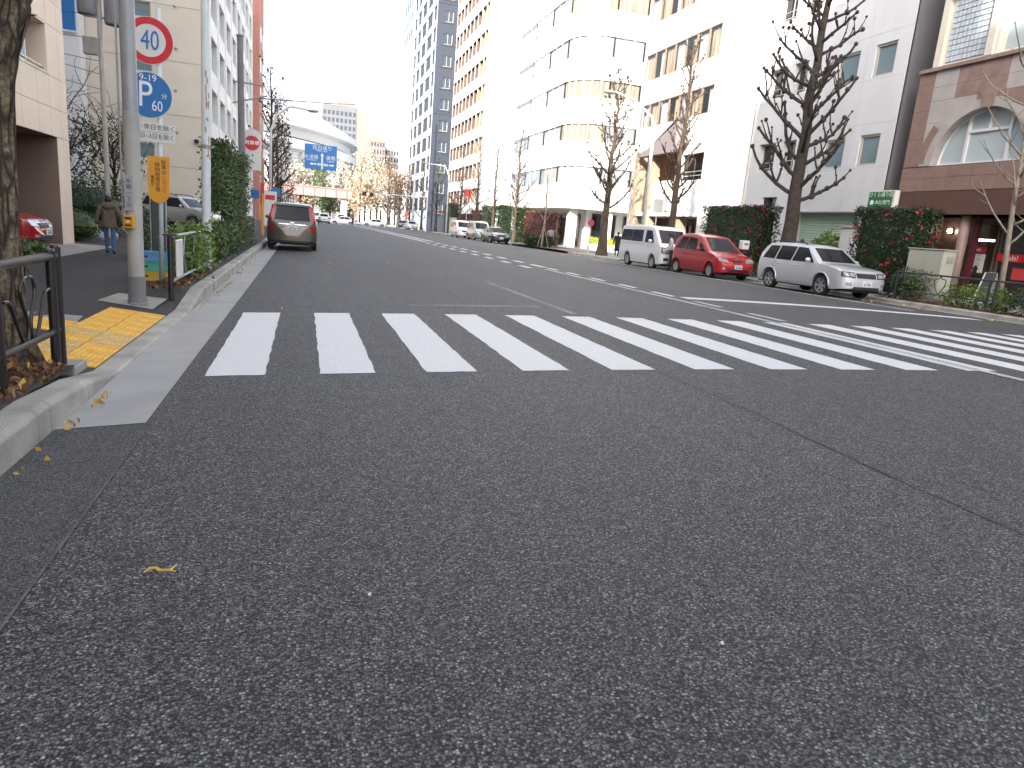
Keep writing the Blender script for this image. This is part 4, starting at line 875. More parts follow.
# white van, right
ax = (1.16, 3.73); sc = 1.05
c = Car('parked_van', 'white one-box van parked behind the red hatchback', place_right(4.70, ax, 30.50, W=1.695, sc=sc), RZ, 4.695, 1.695,
        [(0, .50), (.02, .95), (.06, 1.25), (.16, 1.80), (.24, 1.90), (.5, 1.95), (2.0, 1.97), (3.3, 1.93), (3.55, 1.86), (3.66, 1.80), (4.28, 1.17), (4.36, 1.12), (4.52, 1.04), (4.61, .90), (4.66, .70), (4.695, .45)], ax, .325, 1.12, .86, 'car_white', .24, end_a=.34, end_n=3.4, scale=sc, cat='van')
c.side('side_window', 'glass', [(.24, 1.22), (1.42, 1.20), (1.42, 1.74), (.34, 1.74)], nu=10); c.side('side_window', 'glass', [(1.45, 1.20), (2.62, 1.19), (2.56, 1.74), (1.45, 1.74)], nu=10); c.side('door_window', 'glass', [(2.86, 1.18), (3.78, 1.18), (3.42, 1.72), (2.86, 1.74)])
c.front('windscreen', 'glass', [(-.68, 1.20), (.68, 1.20), (.62, 1.78), (-.62, 1.78)], nu=12, nv=10); c.rear('rear_window', 'glass', [(-.6, 1.2), (.6, 1.2), (.56, 1.72), (-.56, 1.72)])
c.front('lamp_bezel', 'trim', [(.44, .72), (.815, .76), (.80, 1.02), (.46, .96)], both=True, off=.016); c.front('headlamp', 'lamp_clear', [(.47, .75), (.79, .79), (.77, .99), (.49, .93)], both=True, off=.026); c.front('grille', 'trim', [(-.40, .78), (.40, .78), (.42, .90), (-.42, .90)]); c.front('grille_bar', 'chrome', [(-.40, .83), (.40, .83), (.40, .85), (-.40, .85)], off=.018)
c.front('bumper', 'car_white', [(-.80, .34), (.80, .34), (.80, .64), (-.80, .64)], off=.03, nu=24); c.front('air_intake', 'trim', [(-.42, .40), (.42, .40), (.42, .48), (-.42, .48)], off=.04); c.front('fog_lamp', 'trim', [(.50, .42), (.72, .42), (.72, .56), (.50, .56)], off=.037, both=True); c.plate_f(.58)
c.seam([(2.74, .34), (2.73, 1.12), (2.74, 1.78)]); c.seam([(1.60, .34), (1.60, 1.14)]); c.seam([(.3, 1.10), (2.70, 1.10)]); c.seam([(3.9, .9), (3.86, 1.15)]); c.handle(2.60, 1.02); c.handle(2.92, 1.02); c.mirror(3.62, 1.24); c.wheels(8, .64)

# brown minivan on the left, seen from behind (nose towards +Y)
ax = (.98, 3.765)
c = Car('parked_minivan', 'bronze brown minivan seen from behind at the left kerb', (-.40, 25.75, gz(-.40)), math.pi/2, 4.64, 1.72,
        [(0, .52), (.02, .80), (.06, .94), (.12, 1.02), (.36, 1.52), (.44, 1.59), (.7, 1.63), (1.8, 1.65), (2.7, 1.59), (3.6, 1.04), (4.3, .88), (4.6, .60), (4.64, .45)], ax, .315, 1.02, .74, 'car_bronze', .26, cat='minivan')
c.rear('rear_window', 'glass', [(-.60, 1.06), (.60, 1.06), (.53, 1.50), (-.53, 1.50)], nu=12, nv=8); c.rear('tail_lamp', 'lamp_red', [(.62, 1.06), (.79, 1.00), (.69, 1.55), (.56, 1.52)], both=True, nu=4, off=.014); c.rear('reflector_lamp', 'lamp_red', [(.60, .70), (.79, .70), (.79, .84), (.60, .84)], both=True, nu=4)
c.rear('chrome_strip', 'chrome', [(-.46, .905), (.46, .905), (.46, .93), (-.46, .93)], off=.02); c.rear('plate_recess', 'car_bronze', [(-.34, .70), (.34, .70), (.30, .88), (-.30, .88)], off=.004); c.plate_f(.79, rear=True)
c.rear('bumper', 'car_bronze', [(-.82, .36), (.82, .36), (.82, .62), (-.82, .62)], off=.03, nu=28); c.rear('badge', 'chrome', [(-.06, .96), (.06, .96), (.06, 1.0), (-.06, 1.0)], off=.012, nu=3, nv=2); c.rear('wiper', 'trim', [(-.10, 1.065), (.14, 1.09), (.14, 1.105), (-.10, 1.085)], off=.025, nu=4, nv=1)
c.rear('lower_valance', 'trim', [(-.6, .30), (.6, .30), (.6, .37), (-.6, .37)], off=.02, nu=12); c.rear('roof_spoiler', 'car_bronze', [(-.56, 1.54), (.56, 1.54), (.54, 1.60), (-.54, 1.60)], off=.06, nu=10, nv=2)
c.side('side_window', 'glass', [(.5, 1.08), (1.5, 1.06), (1.5, 1.52), (.72, 1.52)]); c.side('side_window', 'glass', [(1.55, 1.06), (3.2, 1.05), (2.65, 1.48), (1.55, 1.52)]); c.mirror(3.05, 1.08); c.wheels(6, .62)
MB().tube([(.25, .45, .26), (.02, .45, .24)], .028, 8).build('exhaust', 'chrome', c.t, world=False)

def simple_car(name, label, loc, rz, body, kind='sedan', group=None, cat='car', rear_view=False):
    if kind == 'sedan':
        c = Car(name, label, loc, rz, 4.55, 1.72, [(0, .55), (.05, .86), (.15, .95), (.75, 1.0), (1.25, 1.38), (1.5, 1.43), (2.3, 1.44), (2.6, 1.39), (3.3, .98), (3.9, .92), (4.35, .78), (4.55, .5)], (.95, 3.6), .31, .95, .70, body, .24, group=group, cat=cat)
        c.side('side_window', 'glass', [(1.02, 1.0), (2.0, .99), (2.0, 1.36), (1.36, 1.36)]); c.side('side_window', 'glass', [(2.05, .99), (3.05, .99), (2.56, 1.34), (2.05, 1.36)])
        c.front('windscreen', 'glass', [(-.60, 1.02), (.60, 1.02), (.48, 1.36), (-.48, 1.36)]); c.rear('rear_window', 'glass', [(-.58, 1.03), (.58, 1.03), (.46, 1.34), (-.46, 1.34)])
        c.front('headlamp', 'lamp_clear', [(.42, .64), (.76, .66), (.74, .76), (.42, .74)], both=True, nu=5); c.rear('tail_lamp', 'lamp_red', [(.48, .72), (.78, .72), (.78, .86), (.48, .86)], both=True, nu=5); c.front('grille', 'trim', [(-.34, .60), (.34, .60), (.34, .72), (-.34, .72)]); c.plate_f(.5); c.plate_f(.66, rear=True)
        c.mirror(2.9, 1.02)
    else:
        c = Car(name, label, loc, rz, 4.5, 1.72, [(0, .5), (.03, 1.0), (.16, 1.70), (.3, 1.84), (1.0, 1.9), (2.6, 1.88), (2.9, 1.80), (3.65, 1.12), (4.1, 1.0), (4.4, .8), (4.5, .45)], (.95, 3.6), .32, 1.08, .82, body, .24, group=group, cat=cat)
        c.side('side_window', 'glass', [(.28, 1.14), (1.2, 1.13), (1.2, 1.68), (.40, 1.68)]); c.side('side_window', 'glass', [(1.25, 1.13), (2.15, 1.12), (2.15, 1.68), (1.25, 1.68)]); c.side('door_window', 'glass', [(2.2, 1.12), (3.3, 1.11), (2.8, 1.62), (2.2, 1.68)])
        c.front('windscreen', 'glass', [(-.64, 1.18), (.64, 1.18), (.56, 1.72), (-.56, 1.72)]); c.rear('rear_window', 'glass', [(-.58, 1.15), (.58, 1.15), (.52, 1.66), (-.52, 1.66)])
        c.front('headlamp', 'lamp_clear', [(.44, .74), (.78, .76), (.76, .92), (.44, .90)], both=True, nu=5); c.front('grille', 'trim', [(-.38, .66), (.38, .66), (.38, .84), (-.38, .84)]); c.plate_f(.52); c.rear('tail_lamp', 'lamp_red', [(.6, .9), (.78, .9), (.74, 1.3), (.6, 1.3)], both=True, nu=4); c.mirror(3.2, 1.16)
    c.wheels(6, .62); return c
simple_car('parked_car', 'black saloon parked first in the far row of three, by the red-leaved hedge', (16.9, 65.2, gz(16.9)), RZ, 'car_black', 'sedan')
simple_car('parked_minivan', 'pale silver-green minivan between the far white van and black saloon', (16.9, 71.6, gz(16.9)), RZ, 'car_green', 'van', cat='minivan')
simple_car('parked_van', 'white van last in the far row of three parked vehicles', (16.9, 80.0, gz(16.9)), RZ, 'car_white', 'van', cat='van')
simple_car('parked_car', 'small dark blue-grey saloon farthest along the right kerb, nearer of two', (16.9, 119, gz(16.9)), RZ, 'car_silver', 'sedan')
simple_car('parked_car', 'dark saloon farthest along the right kerb, farther of two', (16.6, 128, gz(16.9)), RZ, 'car_black', 'sedan')
simple_car('moving_car', 'white saloon driving away ahead of the brown minivan', (2.7, 104, gz(2.7)), math.pi/2, 'car_white', 'sedan')
simple_car('moving_car', 'grey saloon behind the brown minivan roof, waiting at the crossing', (.2, 102, gz(.2)), math.pi/2, 'car_silver', 'sedan')
for k, (x, y, kd, bd, lb) in enumerate(((3, 124, 'van', 'car_white', 'white minivan crossing the far junction, leftmost'), (8.5, 124, 'sedan', 'car_white', 'white saloon crossing the far junction'), (14, 126, 'sedan', 'car_white', 'white saloon at right of the far junction'), (6.5, 138, 'van', 'car_white', 'white van waiting beyond the far junction'), (1.0, 131, 'sedan', 'car_taxi', 'yellow saloon beyond the far junction'))):
    simple_car('moving_car', lb, (x, y, -.30), math.pi if kd != 'van' or k == 0 else -math.pi/2, bd, kd, 'cars at the far junction')
# red car under the pink building and silver wagon in the yard, left
ax = (.62, 3.22)
c = Car('parked_car', 'dark red car under the pink building, nose out by the pillar', (-6.55-3.99, 21.6, -.40), 0, 3.99, 1.69, [(0, .6), (.1, 1.1), (.4, 1.42), (1.0, 1.5), (1.9, 1.46), (2.1, 1.42), (2.9, 1.0), (3.4, .92), (3.72, .80), (3.88, .64), (3.99, .40)], ax, .30, .98, .74, 'car_red', .23)
c.front('headlamp', 'lamp_clear', [(.38, .62), (.78, .66), (.74, .82), (.40, .76)], both=True); c.front('windscreen', 'glass', [(-.6, 1.04), (.6, 1.04), (.5, 1.38), (-.5, 1.38)]); c.front('grille', 'trim', [(-.30, .60), (.30, .60), (.32, .72), (-.32, .72)]); c.front('grille_bar', 'chrome', [(-.36, .72), (.36, .72), (.36, .75), (-.36, .75)], off=.02)
c.front('air_intake', 'trim', [(-.5, .30), (.5, .30), (.5, .40), (-.5, .40)], off=.03); c.front('fog_lamp', 'lamp_clear', [(.54, .36), (.68, .36), (.68, .44), (.54, .44)], off=.03, both=True); c.plate_f(.5); c.side('side_window', 'glass', [(1.0, 1.02), (2.6, 1.0), (2.0, 1.38), (1.1, 1.40)]); c.mirror(2.4, 1.05); c.wheels(5, .62)
ax = (.93, 3.455)
c = Car('parked_car', 'silver beige wagon side-on in the yard behind the notice board', (-7.9, 41.2, -.08), -.55, 4.45, 1.735, [(0, .60), (.07, .95), (.14, 1.03), (.40, 1.44), (.52, 1.51), (1.7, 1.58), (2.3, 1.55), (2.52, 1.50), (3.20, 1.03), (3.7, .955), (4.25, .84), (4.42, .62), (4.45, .50)], ax, .335, .97, .74, 'car_beige', .27)
c.side('side_window', 'glass', [(.42, 1.03), (1.55, 1.01), (1.55, 1.46), (.62, 1.45)]); c.side('side_window', 'glass', [(1.62, 1.01), (3.02, 1.0), (2.50, 1.44), (1.62, 1.46)]); c.front('windscreen', 'glass', [(-.64, 1.06), (.64, 1.06), (.53, 1.46), (-.53, 1.46)]); c.front('headlamp', 'lamp_clear', [(.44, .68), (.80, .70), (.80, .82), (.44, .80)], both=True)
c.side('side_trim', 'chrome', [(.5, .62), (3.9, .62), (3.9, .65), (.5, .65)], off=.012); c.mirror(2.86, 1.05); c.wheels(6, .62); c.plate_f(.5)
for sg in (1, -1): MB().tube([(.55, sg*.60, 1.545), (1.4, sg*.60, 1.65), (2.2, sg*.60, 1.62), (2.4, sg*.60, 1.53)], .02, 6).build('roof_rail', 'trim', c.t, world=False)

# ------------------------------------------------------------------ people
def person(label, loc, rz, h=1.65, top='coat_brown', legs='jeans', shoes='cloth_black', stride=0, arm=.06, coat=None, elbow=.08, lean=0, hood=False, hair_long=False, bag=None, arms_fwd=0):
    """faces local -Y; body is one skinned mesh"""
    t = thing('person', label, 'person', loc, rz); s = h/1.70; st = stride
    J = {'pel': (0, 0, .94, .135, .10), 'sp': (0, -.01+lean*.3, 1.12, .125, .095), 'ch': (0, .0+lean*.7, 1.32, .145, .10), 'nb': (0, .0+lean, 1.44, .065, .06), 'ne': (0, -.01+lean*1.05, 1.50, .052, .052), 'hd': (0, -.03+lean*1.15, 1.585, .072, .088), 'ht': (0, -.015+lean*1.2, 1.665, .05, .062)}
    E = [('pel', 'sp'), ('sp', 'ch'), ('ch', 'nb'), ('nb', 'ne'), ('ne', 'hd'), ('hd', 'ht')]
    for n, sg in (('l', 1), ('r', -1)):
        q = st*sg; sw = -st*sg*.6
        J.update({n+'hip': (.095*sg, 0, .88, .085, .09), n+'kn': (.10*sg, -.22*q-.02, .49, .056, .062), n+'an': (.10*sg, -.30*q+.06*abs(q)*(1 if q < 0 else -.2), .085+.05*max(0, -q), .04, .042), n+'to': (.11*sg, -.30*q-.15, .035+.01*max(0, -q), .036, .03),
                  n+'sh': (.19*sg, lean*.9, 1.39, .058, .06), n+'el': ((.22+arm)*sg, -.10*sw+elbow*.3+lean*.6-arms_fwd*.15, 1.11, .042, .044), n+'wr': ((.21+arm*1.4)*sg, -.26*sw-elbow+lean*.3-arms_fwd*.38, .88+arms_fwd*.16, .03, .03), n+'hn': ((.205+arm*1.4)*sg, -.28*sw-elbow*1.2+lean*.2-arms_fwd*.46, .80+arms_fwd*.19, .036, .022)})
        E += [('pel', n+'hip'), (n+'hip', n+'kn'), (n+'kn', n+'an'), (n+'an', n+'to'), ('ch', n+'sh'), (n+'sh', n+'el'), (n+'el', n+'wr'), (n+'wr', n+'hn')]
    keys = list(J); me = bpy.data.meshes.new('body'); me.from_pydata([tuple(v*s for v in J[k][:3]) for k in keys], [(keys.index(a), keys.index(b)) for a, b in E], [])
    ob = bpy.data.objects.new('tmp', me); COL.objects.link(ob); md = ob.modifiers.new('s', 'SKIN'); 
    if not me.skin_vertices: me.attributes and None
    sv = me.skin_vertices[0].data if me.skin_vertices else None
    if sv:
        for i, k in enumerate(keys): sv[i].radius = (J[k][3]*s, J[k][4]*s); sv[i].use_root = (k == 'pel')
    sb = ob.modifiers.new('sub', 'SUBSURF'); sb.levels = 2; sb.render_levels = 2
    bpy.context.view_layer.update(); me2 = bpy.data.meshes.new_from_object(ob.evaluated_get(bpy.context.evaluated_depsgraph_get())); bpy.data.objects.remove(ob)
    me2.materials.clear()
    for m in (top, legs, shoes, 'skin'): me2.materials.append(MATS[m])
    wz = {n: J[n+'wr'] for n in 'lr'}
    for p in me2.polygons:
        c = p.center/s; p.use_smooth = True
        i = 2 if c.z < .10 else 1 if c.z < .96 and abs(c.x) < .21 else 3 if c.z > 1.475 else 0
        for n in 'lr':
            w_ = Vector(wz[n][:3]); hnd = Vector(J[n+'hn'][:3])
            if (c-hnd).length < .085 and c.z < w_.z+.02 and abs(c.x) > .15: i = 3
            elif abs(c.x) > .17 and c.z < 1.2 and (c-w_).length < .2: i = 0 if (c-hnd).length >= .085 else 3
        p.material_index = i
    body = bpy.data.objects.new('body', me2); COL.objects.link(body); body.parent = t
    # hands: four fingers and a thumb, slightly curled
    for n, sg in (('l', 1), ('r', -1)):
        hp = Vector(J[n+'hn'][:3])*s; wp = Vector(J[n+'wr'][:3])*s; d = (hp-wp).normalized(); sd = Vector((0, 1, 0)); sd = (sd-d*sd.dot(d)).normalized(); inn = d.cross(sd)*-sg
        fb = MB()
        for k, L in enumerate((.062, .074, .07, .055)):
            b_ = hp+d*.02*s+sd*(-.030+.02*k)*s; fb.tube([b_-d*.02, b_+d*L*.5*s, b_+d*L*.95*s+inn*.018*s], [.0095*s, .0085*s, .006*s], 6)
        b_ = hp-d*.03*s-sd*.03*s; fb.tube([b_, b_-sd*.028*s+d*.022*s, b_-sd*.03*s+d*.05*s], [.011*s, .01*s, .007*s], 6); fb.build('fingers', 'skin', t, world=False, smooth=True)
    hd = Vector(J['hd'][:3])*s; hb = MB()
    def hf(u, v):
        a = u*2*math.pi; e = lerp(-.55 if not hair_long else -.9, math.pi/2, v); d = Vector((math.cos(a)*math.cos(e), math.sin(a)*math.cos(e), math.sin(e)))
        k = 1.10
        if d.y < -.35 and d.z < .35: k = .86
        return hd+Vector((d.x*.083*k, (d.y*.103)*k+.012, d.z*.118*k+.018))*s
    hb.grid(hf, 18, 8); hb.build('hair', 'hair', t, world=False, smooth=True)
    eb = MB()
    for sg in (1, -1): eb.ball(hd+Vector((.03*sg, -.088, .01))*s, .009*s, 6, 4)
    eb.build('eyes', 'ink', t, world=False); MB().tube([hd+Vector((0, -.085, .012))*s, hd+Vector((0, -.112, -.02))*s, hd+Vector((0, -.09, -.03))*s], [.009*s, .014*s, .008*s], 6).build('nose', 'skin', t, world=False, smooth=True)
    for sg in (1, -1): MB().ball(hd+Vector((.078*sg, .005, -.005))*s, (.012*s, .024*s, .034*s), 6, 5).build('ear', 'skin', t, world=False, smooth=True)
    MB().box(hd.x-.022*s, hd.y-.096*s, hd.z-.053*s, hd.x+.022*s, hd.y-.086*s, hd.z-.046*s).build('mouth', 'ink_red', t, world=False)
    if coat:
        cb = MB(); z0 = coat*s
        def cf(u, v):
            a = u*2*math.pi; z = lerp(z0, 1.455*s, v); f = ss(1.30*s, 1.47*s, z); rx = lerp(lerp(.215, .19, ss(z0, 1.2*s, z)), .075, f); ry = lerp(lerp(.165, .135, ss(z0, 1.2*s, z)), .07, f); w_ = .010*math.sin(a*5+z*9)*(1-f)
            return ((rx+w_)*s*math.cos(a), (ry+w_)*s*math.sin(a)+lean*s*ss(.9*s, 1.4*s, z), z)
        cb.grid(cf, 28, 14); cb.build('coat', top, t, world=False, smooth=True)
        for n, sg in (('l', 1), ('r', -1)):
            p = [Vector(J[n+k][:3])*s for k in ('sh', 'el', 'wr')]; MB().tube([p[0]+Vector((-.03*sg, 0, .03))*s, p[0], p[0].lerp(p[1], .5), p[1], p[1].lerp(p[2], .6), p[2]], [.06*s, .082*s, .072*s, .062*s, .054*s, .05*s], 10).build('sleeve', top, t, world=False, smooth=True)
    if hood:
        MB().ball(Vector((0, .10, 1.42))*s, (.15*s, .09*s, .12*s), 14, 8).build('hood', top, t, world=False, smooth=True); MB().tube([Vector((.15*math.cos(a), .10+.06*math.sin(a)*.3, 1.50-.03*abs(math.cos(a))))*s for a in [math.pi*k/10 for k in range(11)]], .028*s, 6).build('hood_trim', 'hood_trim', t, world=False, smooth=True)
    return t
pw = atZ(110.5, 253.5, -.37)
person('walker in brown hooded coat and blue jeans, seen from behind on the left pavement', (pw.x, pw.y, walk_z(pw.x, pw.y)), math.pi+.12, 1.55, 'coat_brown', 'jeans', stride=.45, coat=.80, hood=True, arm=.08)
pm = atX(689, 268, 16.9); person('man in pale shirt and dark trousers between the white van and red car', (16.42, 29.25, gz(16.4)), -1.9, 1.70, 'shirt', 'trousers', lean=-.08, arms_fwd=.5)
person('figure in long black clothes behind the trunk beside the white van', (20.6, 44.2, 0), math.pi*.9, 1.62, 'cloth_black', 'cloth_black', coat=.35)
person('person in grey jacket walking beside the pale staked young tree', (20.2, 57.0, 0), math.pi*.8, 1.68, 'cloth_grey', 'trousers', stride=.35, coat=.86)
person('person in black half hidden by the pale staked young tree', (19.9, 58.3, 0), 0, 1.6, 'cloth_black', 'cloth_black', coat=.7)
person('dark haired person standing behind the silver estate car roof', (18.85, atX(803, 237, 18.85).y, 0), 2.2, 1.72, 'cloth_grey', 'trousers')
person('pedestrian in black crossing the far junction', (7.2, 112, -.3), 1.2, 1.65, 'cloth_black', 'cloth_black', stride=.4, coat=.7)
person('person in black on the left pavement beyond the clipped hedges', (-2.9, 31.0, -.06), 2.8, 1.66, 'cloth_black', 'cloth_black', stride=.3, coat=.7)

# ------------------------------------------------------------------ buildings
Zv = Vector((0, 0, 1))
class Fac:
    def __init__(s, O, U, N): s.O, s.U, s.N = Vector(O), Vector(U).normalized(), Vector(N).normalized()
    def P(s, u, v, d=0): return s.O+s.U*u+Zv*v+s.N*d
def fbox(mb, F, u0, u1, v0, v1, d0, d1): return mb.obox(F.P(u0, v0, d0), F.U*(u1-u0), Zv*(v1-v0), F.N*(d1-d0))
def wall(name, F, u0, u1, v0, v1, ops, m, parent, depth=.25, d=0, skirt=0, build=True):
    if d < 0: ops = [(o[0]-.005, o[1]+.005, o[2]-.005, o[3]+.005) for o in ops]
    us = sorted({u0, u1, *[min(max(o[k], u0), u1) for o in ops for k in (0, 1)]}); vs_ = sorted({v0, v1, *[min(max(o[k], v0), v1) for o in ops for k in (2, 3)]}); mb = MB()
    for a, b in zip(us, us[1:]):
        for c, e in zip(vs_, vs_[1:]):
            mu, mv = (a+b)/2, (c+e)/2
            if any(o[0] < mu < o[1] and o[2] < mv < o[3] for o in ops): continue
            mb.quad(F.P(a, c, d), F.P(b, c, d), F.P(b, e, d), F.P(a, e, d))
    for o in ops:
        a, b, c, e = max(o[0], u0), min(o[1], u1), max(o[2], v0), min(o[3], v1)
        if a >= b or c >= e: continue
        k = d-depth
        if o[2] >= v0-1e-6: mb.quad(F.P(a, c, d), F.P(b, c, d), F.P(b, c, k), F.P(a, c, k))
        if o[3] <= v1+1e-6: mb.quad(F.P(a, e, d), F.P(b, e, d), F.P(b, e, k), F.P(a, e, k))
        if o[0] >= u0-1e-6: mb.quad(F.P(a, c, d), F.P(a, e, d), F.P(a, e, k), F.P(a, c, k))
        if o[1] <= u1+1e-6: mb.quad(F.P(b, c, d), F.P(b, e, d), F.P(b, e, k), F.P(b, c, k))
    if skirt:
        inop = lambda u, v: any(o[0] < u < o[1] and o[2] < v < o[3] for o in ops)
        for ue in (u0, u1):
            for c, e in zip(vs_, vs_[1:]):
                if not inop(ue+(1e-4 if ue == u0 else -1e-4), (c+e)/2): mb.quad(F.P(ue, c, d), F.P(ue, e, d), F.P(ue, e, d-skirt), F.P(ue, c, d-skirt))
        for ve in (v0, v1):
            for a, b in zip(us, us[1:]):
                if not inop((a+b)/2, ve+(1e-4 if ve == v0 else -1e-4)): mb.quad(F.P(a, ve, d), F.P(b, ve, d), F.P(b, ve, d-skirt), F.P(a, ve, d-skirt))
    return mb.build(name, m, parent) if mb.f else None
def clad(name, F, us, vs_, ops, m, parent, thick=.03, gap=.012, depth=.2):
    for a, b in zip(us, us[1:]):
        for c, e in zip(vs_, vs_[1:]):
            A = (a+gap/2, b-gap/2, c+gap/2, e-gap/2); loc = [o for o in ops if o[0] < A[1] and o[1] > A[0] and o[2] < A[3] and o[3] > A[2]]
            if any(o[0] <= A[0] and o[1] >= A[1] and o[2] <= A[2] and o[3] >= A[3] for o in loc): continue
            mm = m((a+b)/2, (c+e)/2) if callable(m) else m
            wall(name, F, *A, loc, mm, parent, depth, thick, thick)
def window(F, u0, u1, v0, v1, parent, dep=.15, fm='alu', gm='glass_blue', nx=1, ny=1, fw=.05, curtain=None, cm='curtain', d=0, proud=0, sill=0, back=None):
    mb = MB(); d0, d1 = d-dep-.03, d-dep+.04+proud
    fbox(mb, F, u0, u1, v0, v0+fw, d0, d1); fbox(mb, F, u0, u1, v1-fw, v1, d0, d1); fbox(mb, F, u0, u0+fw, v0+fw, v1-fw, d0, d1); fbox(mb, F, u1-fw, u1, v0+fw, v1-fw, d0, d1)
    cu = [lerp(u0, u1, k/nx) for k in range(nx+1)]; cv = [lerp(v0, v1, k/ny) for k in range(ny+1)]; h = fw*.4
    for k in cu[1:-1]: fbox(mb, F, k-h, k+h, v0+fw, v1-fw, d0+.005, d1-.005)
    for k in cv[1:-1]: fbox(mb, F, u0+fw, u1-fw, k-h, k+h, d0+.007, d1-.007)
    if sill: fbox(mb, F, u0-.05, u1+.05, v0-.06, v0-.002, d0, d+.06)
    w_ = mb.build('window', fm, parent)
    for a, b in zip(cu, cu[1:]):
        for c, e in zip(cv, cv[1:]): MB().quad(F.P(a+.01, c+.01, d-dep), F.P(b-.01, c+.01, d-dep), F.P(b-.01, e-.01, d-dep), F.P(a+.01, e-.01, d-dep)).build('pane', gm, w_)
    if curtain:
        for (a, b) in curtain:
            mb = MB(); n = max(4, int((b-a)/.09))
            mb.grid(lambda s, q: F.P(lerp(a, b, s), lerp(v0+.03, v1-.03, q), d-dep-.14+.025*math.sin(s*n*3.1)), n*2, 1); mb.build('curtain', cm, w_, smooth=True)
    if back: MB().quad(F.P(u0-.1, v0-.1, d-dep-1.4), F.P(u1+.1, v0-.1, d-dep-1.4), F.P(u1+.1, v1+.1, d-dep-1.4), F.P(u0-.1, v1+.1, d-dep-1.4)).build('room', back, w_)
    return w_
def shell(parent, x0, x1, y0, y1, H, m, skip=(), z0=-.3, roof='w_far', name='wall'):
    q = {'-x': [(x0, y1, z0), (x0, y0, z0), (x0, y0, H), (x0, y1, H)], '+x': [(x1, y0, z0), (x1, y1, z0), (x1, y1, H), (x1, y0, H)], '-y': [(x0, y0, z0), (x1, y0, z0), (x1, y0, H), (x0, y0, H)], '+y': [(x1, y1, z0), (x0, y1, z0), (x0, y1, H), (x1, y1, H)]}
    for k, v in q.items():
        if k not in skip: MB().quad(*v).build(name, m, parent)
    MB().quad((x0, y0, H), (x1, y0, H), (x1, y1, H), (x0, y1, H)).build('roof', roof, parent)
RX = 23.0
def rfac(y_near, x=RX): return Fac((x, y_near, 0), (0, 1, 0), (-1, 0, 0))     # u runs away from the camera

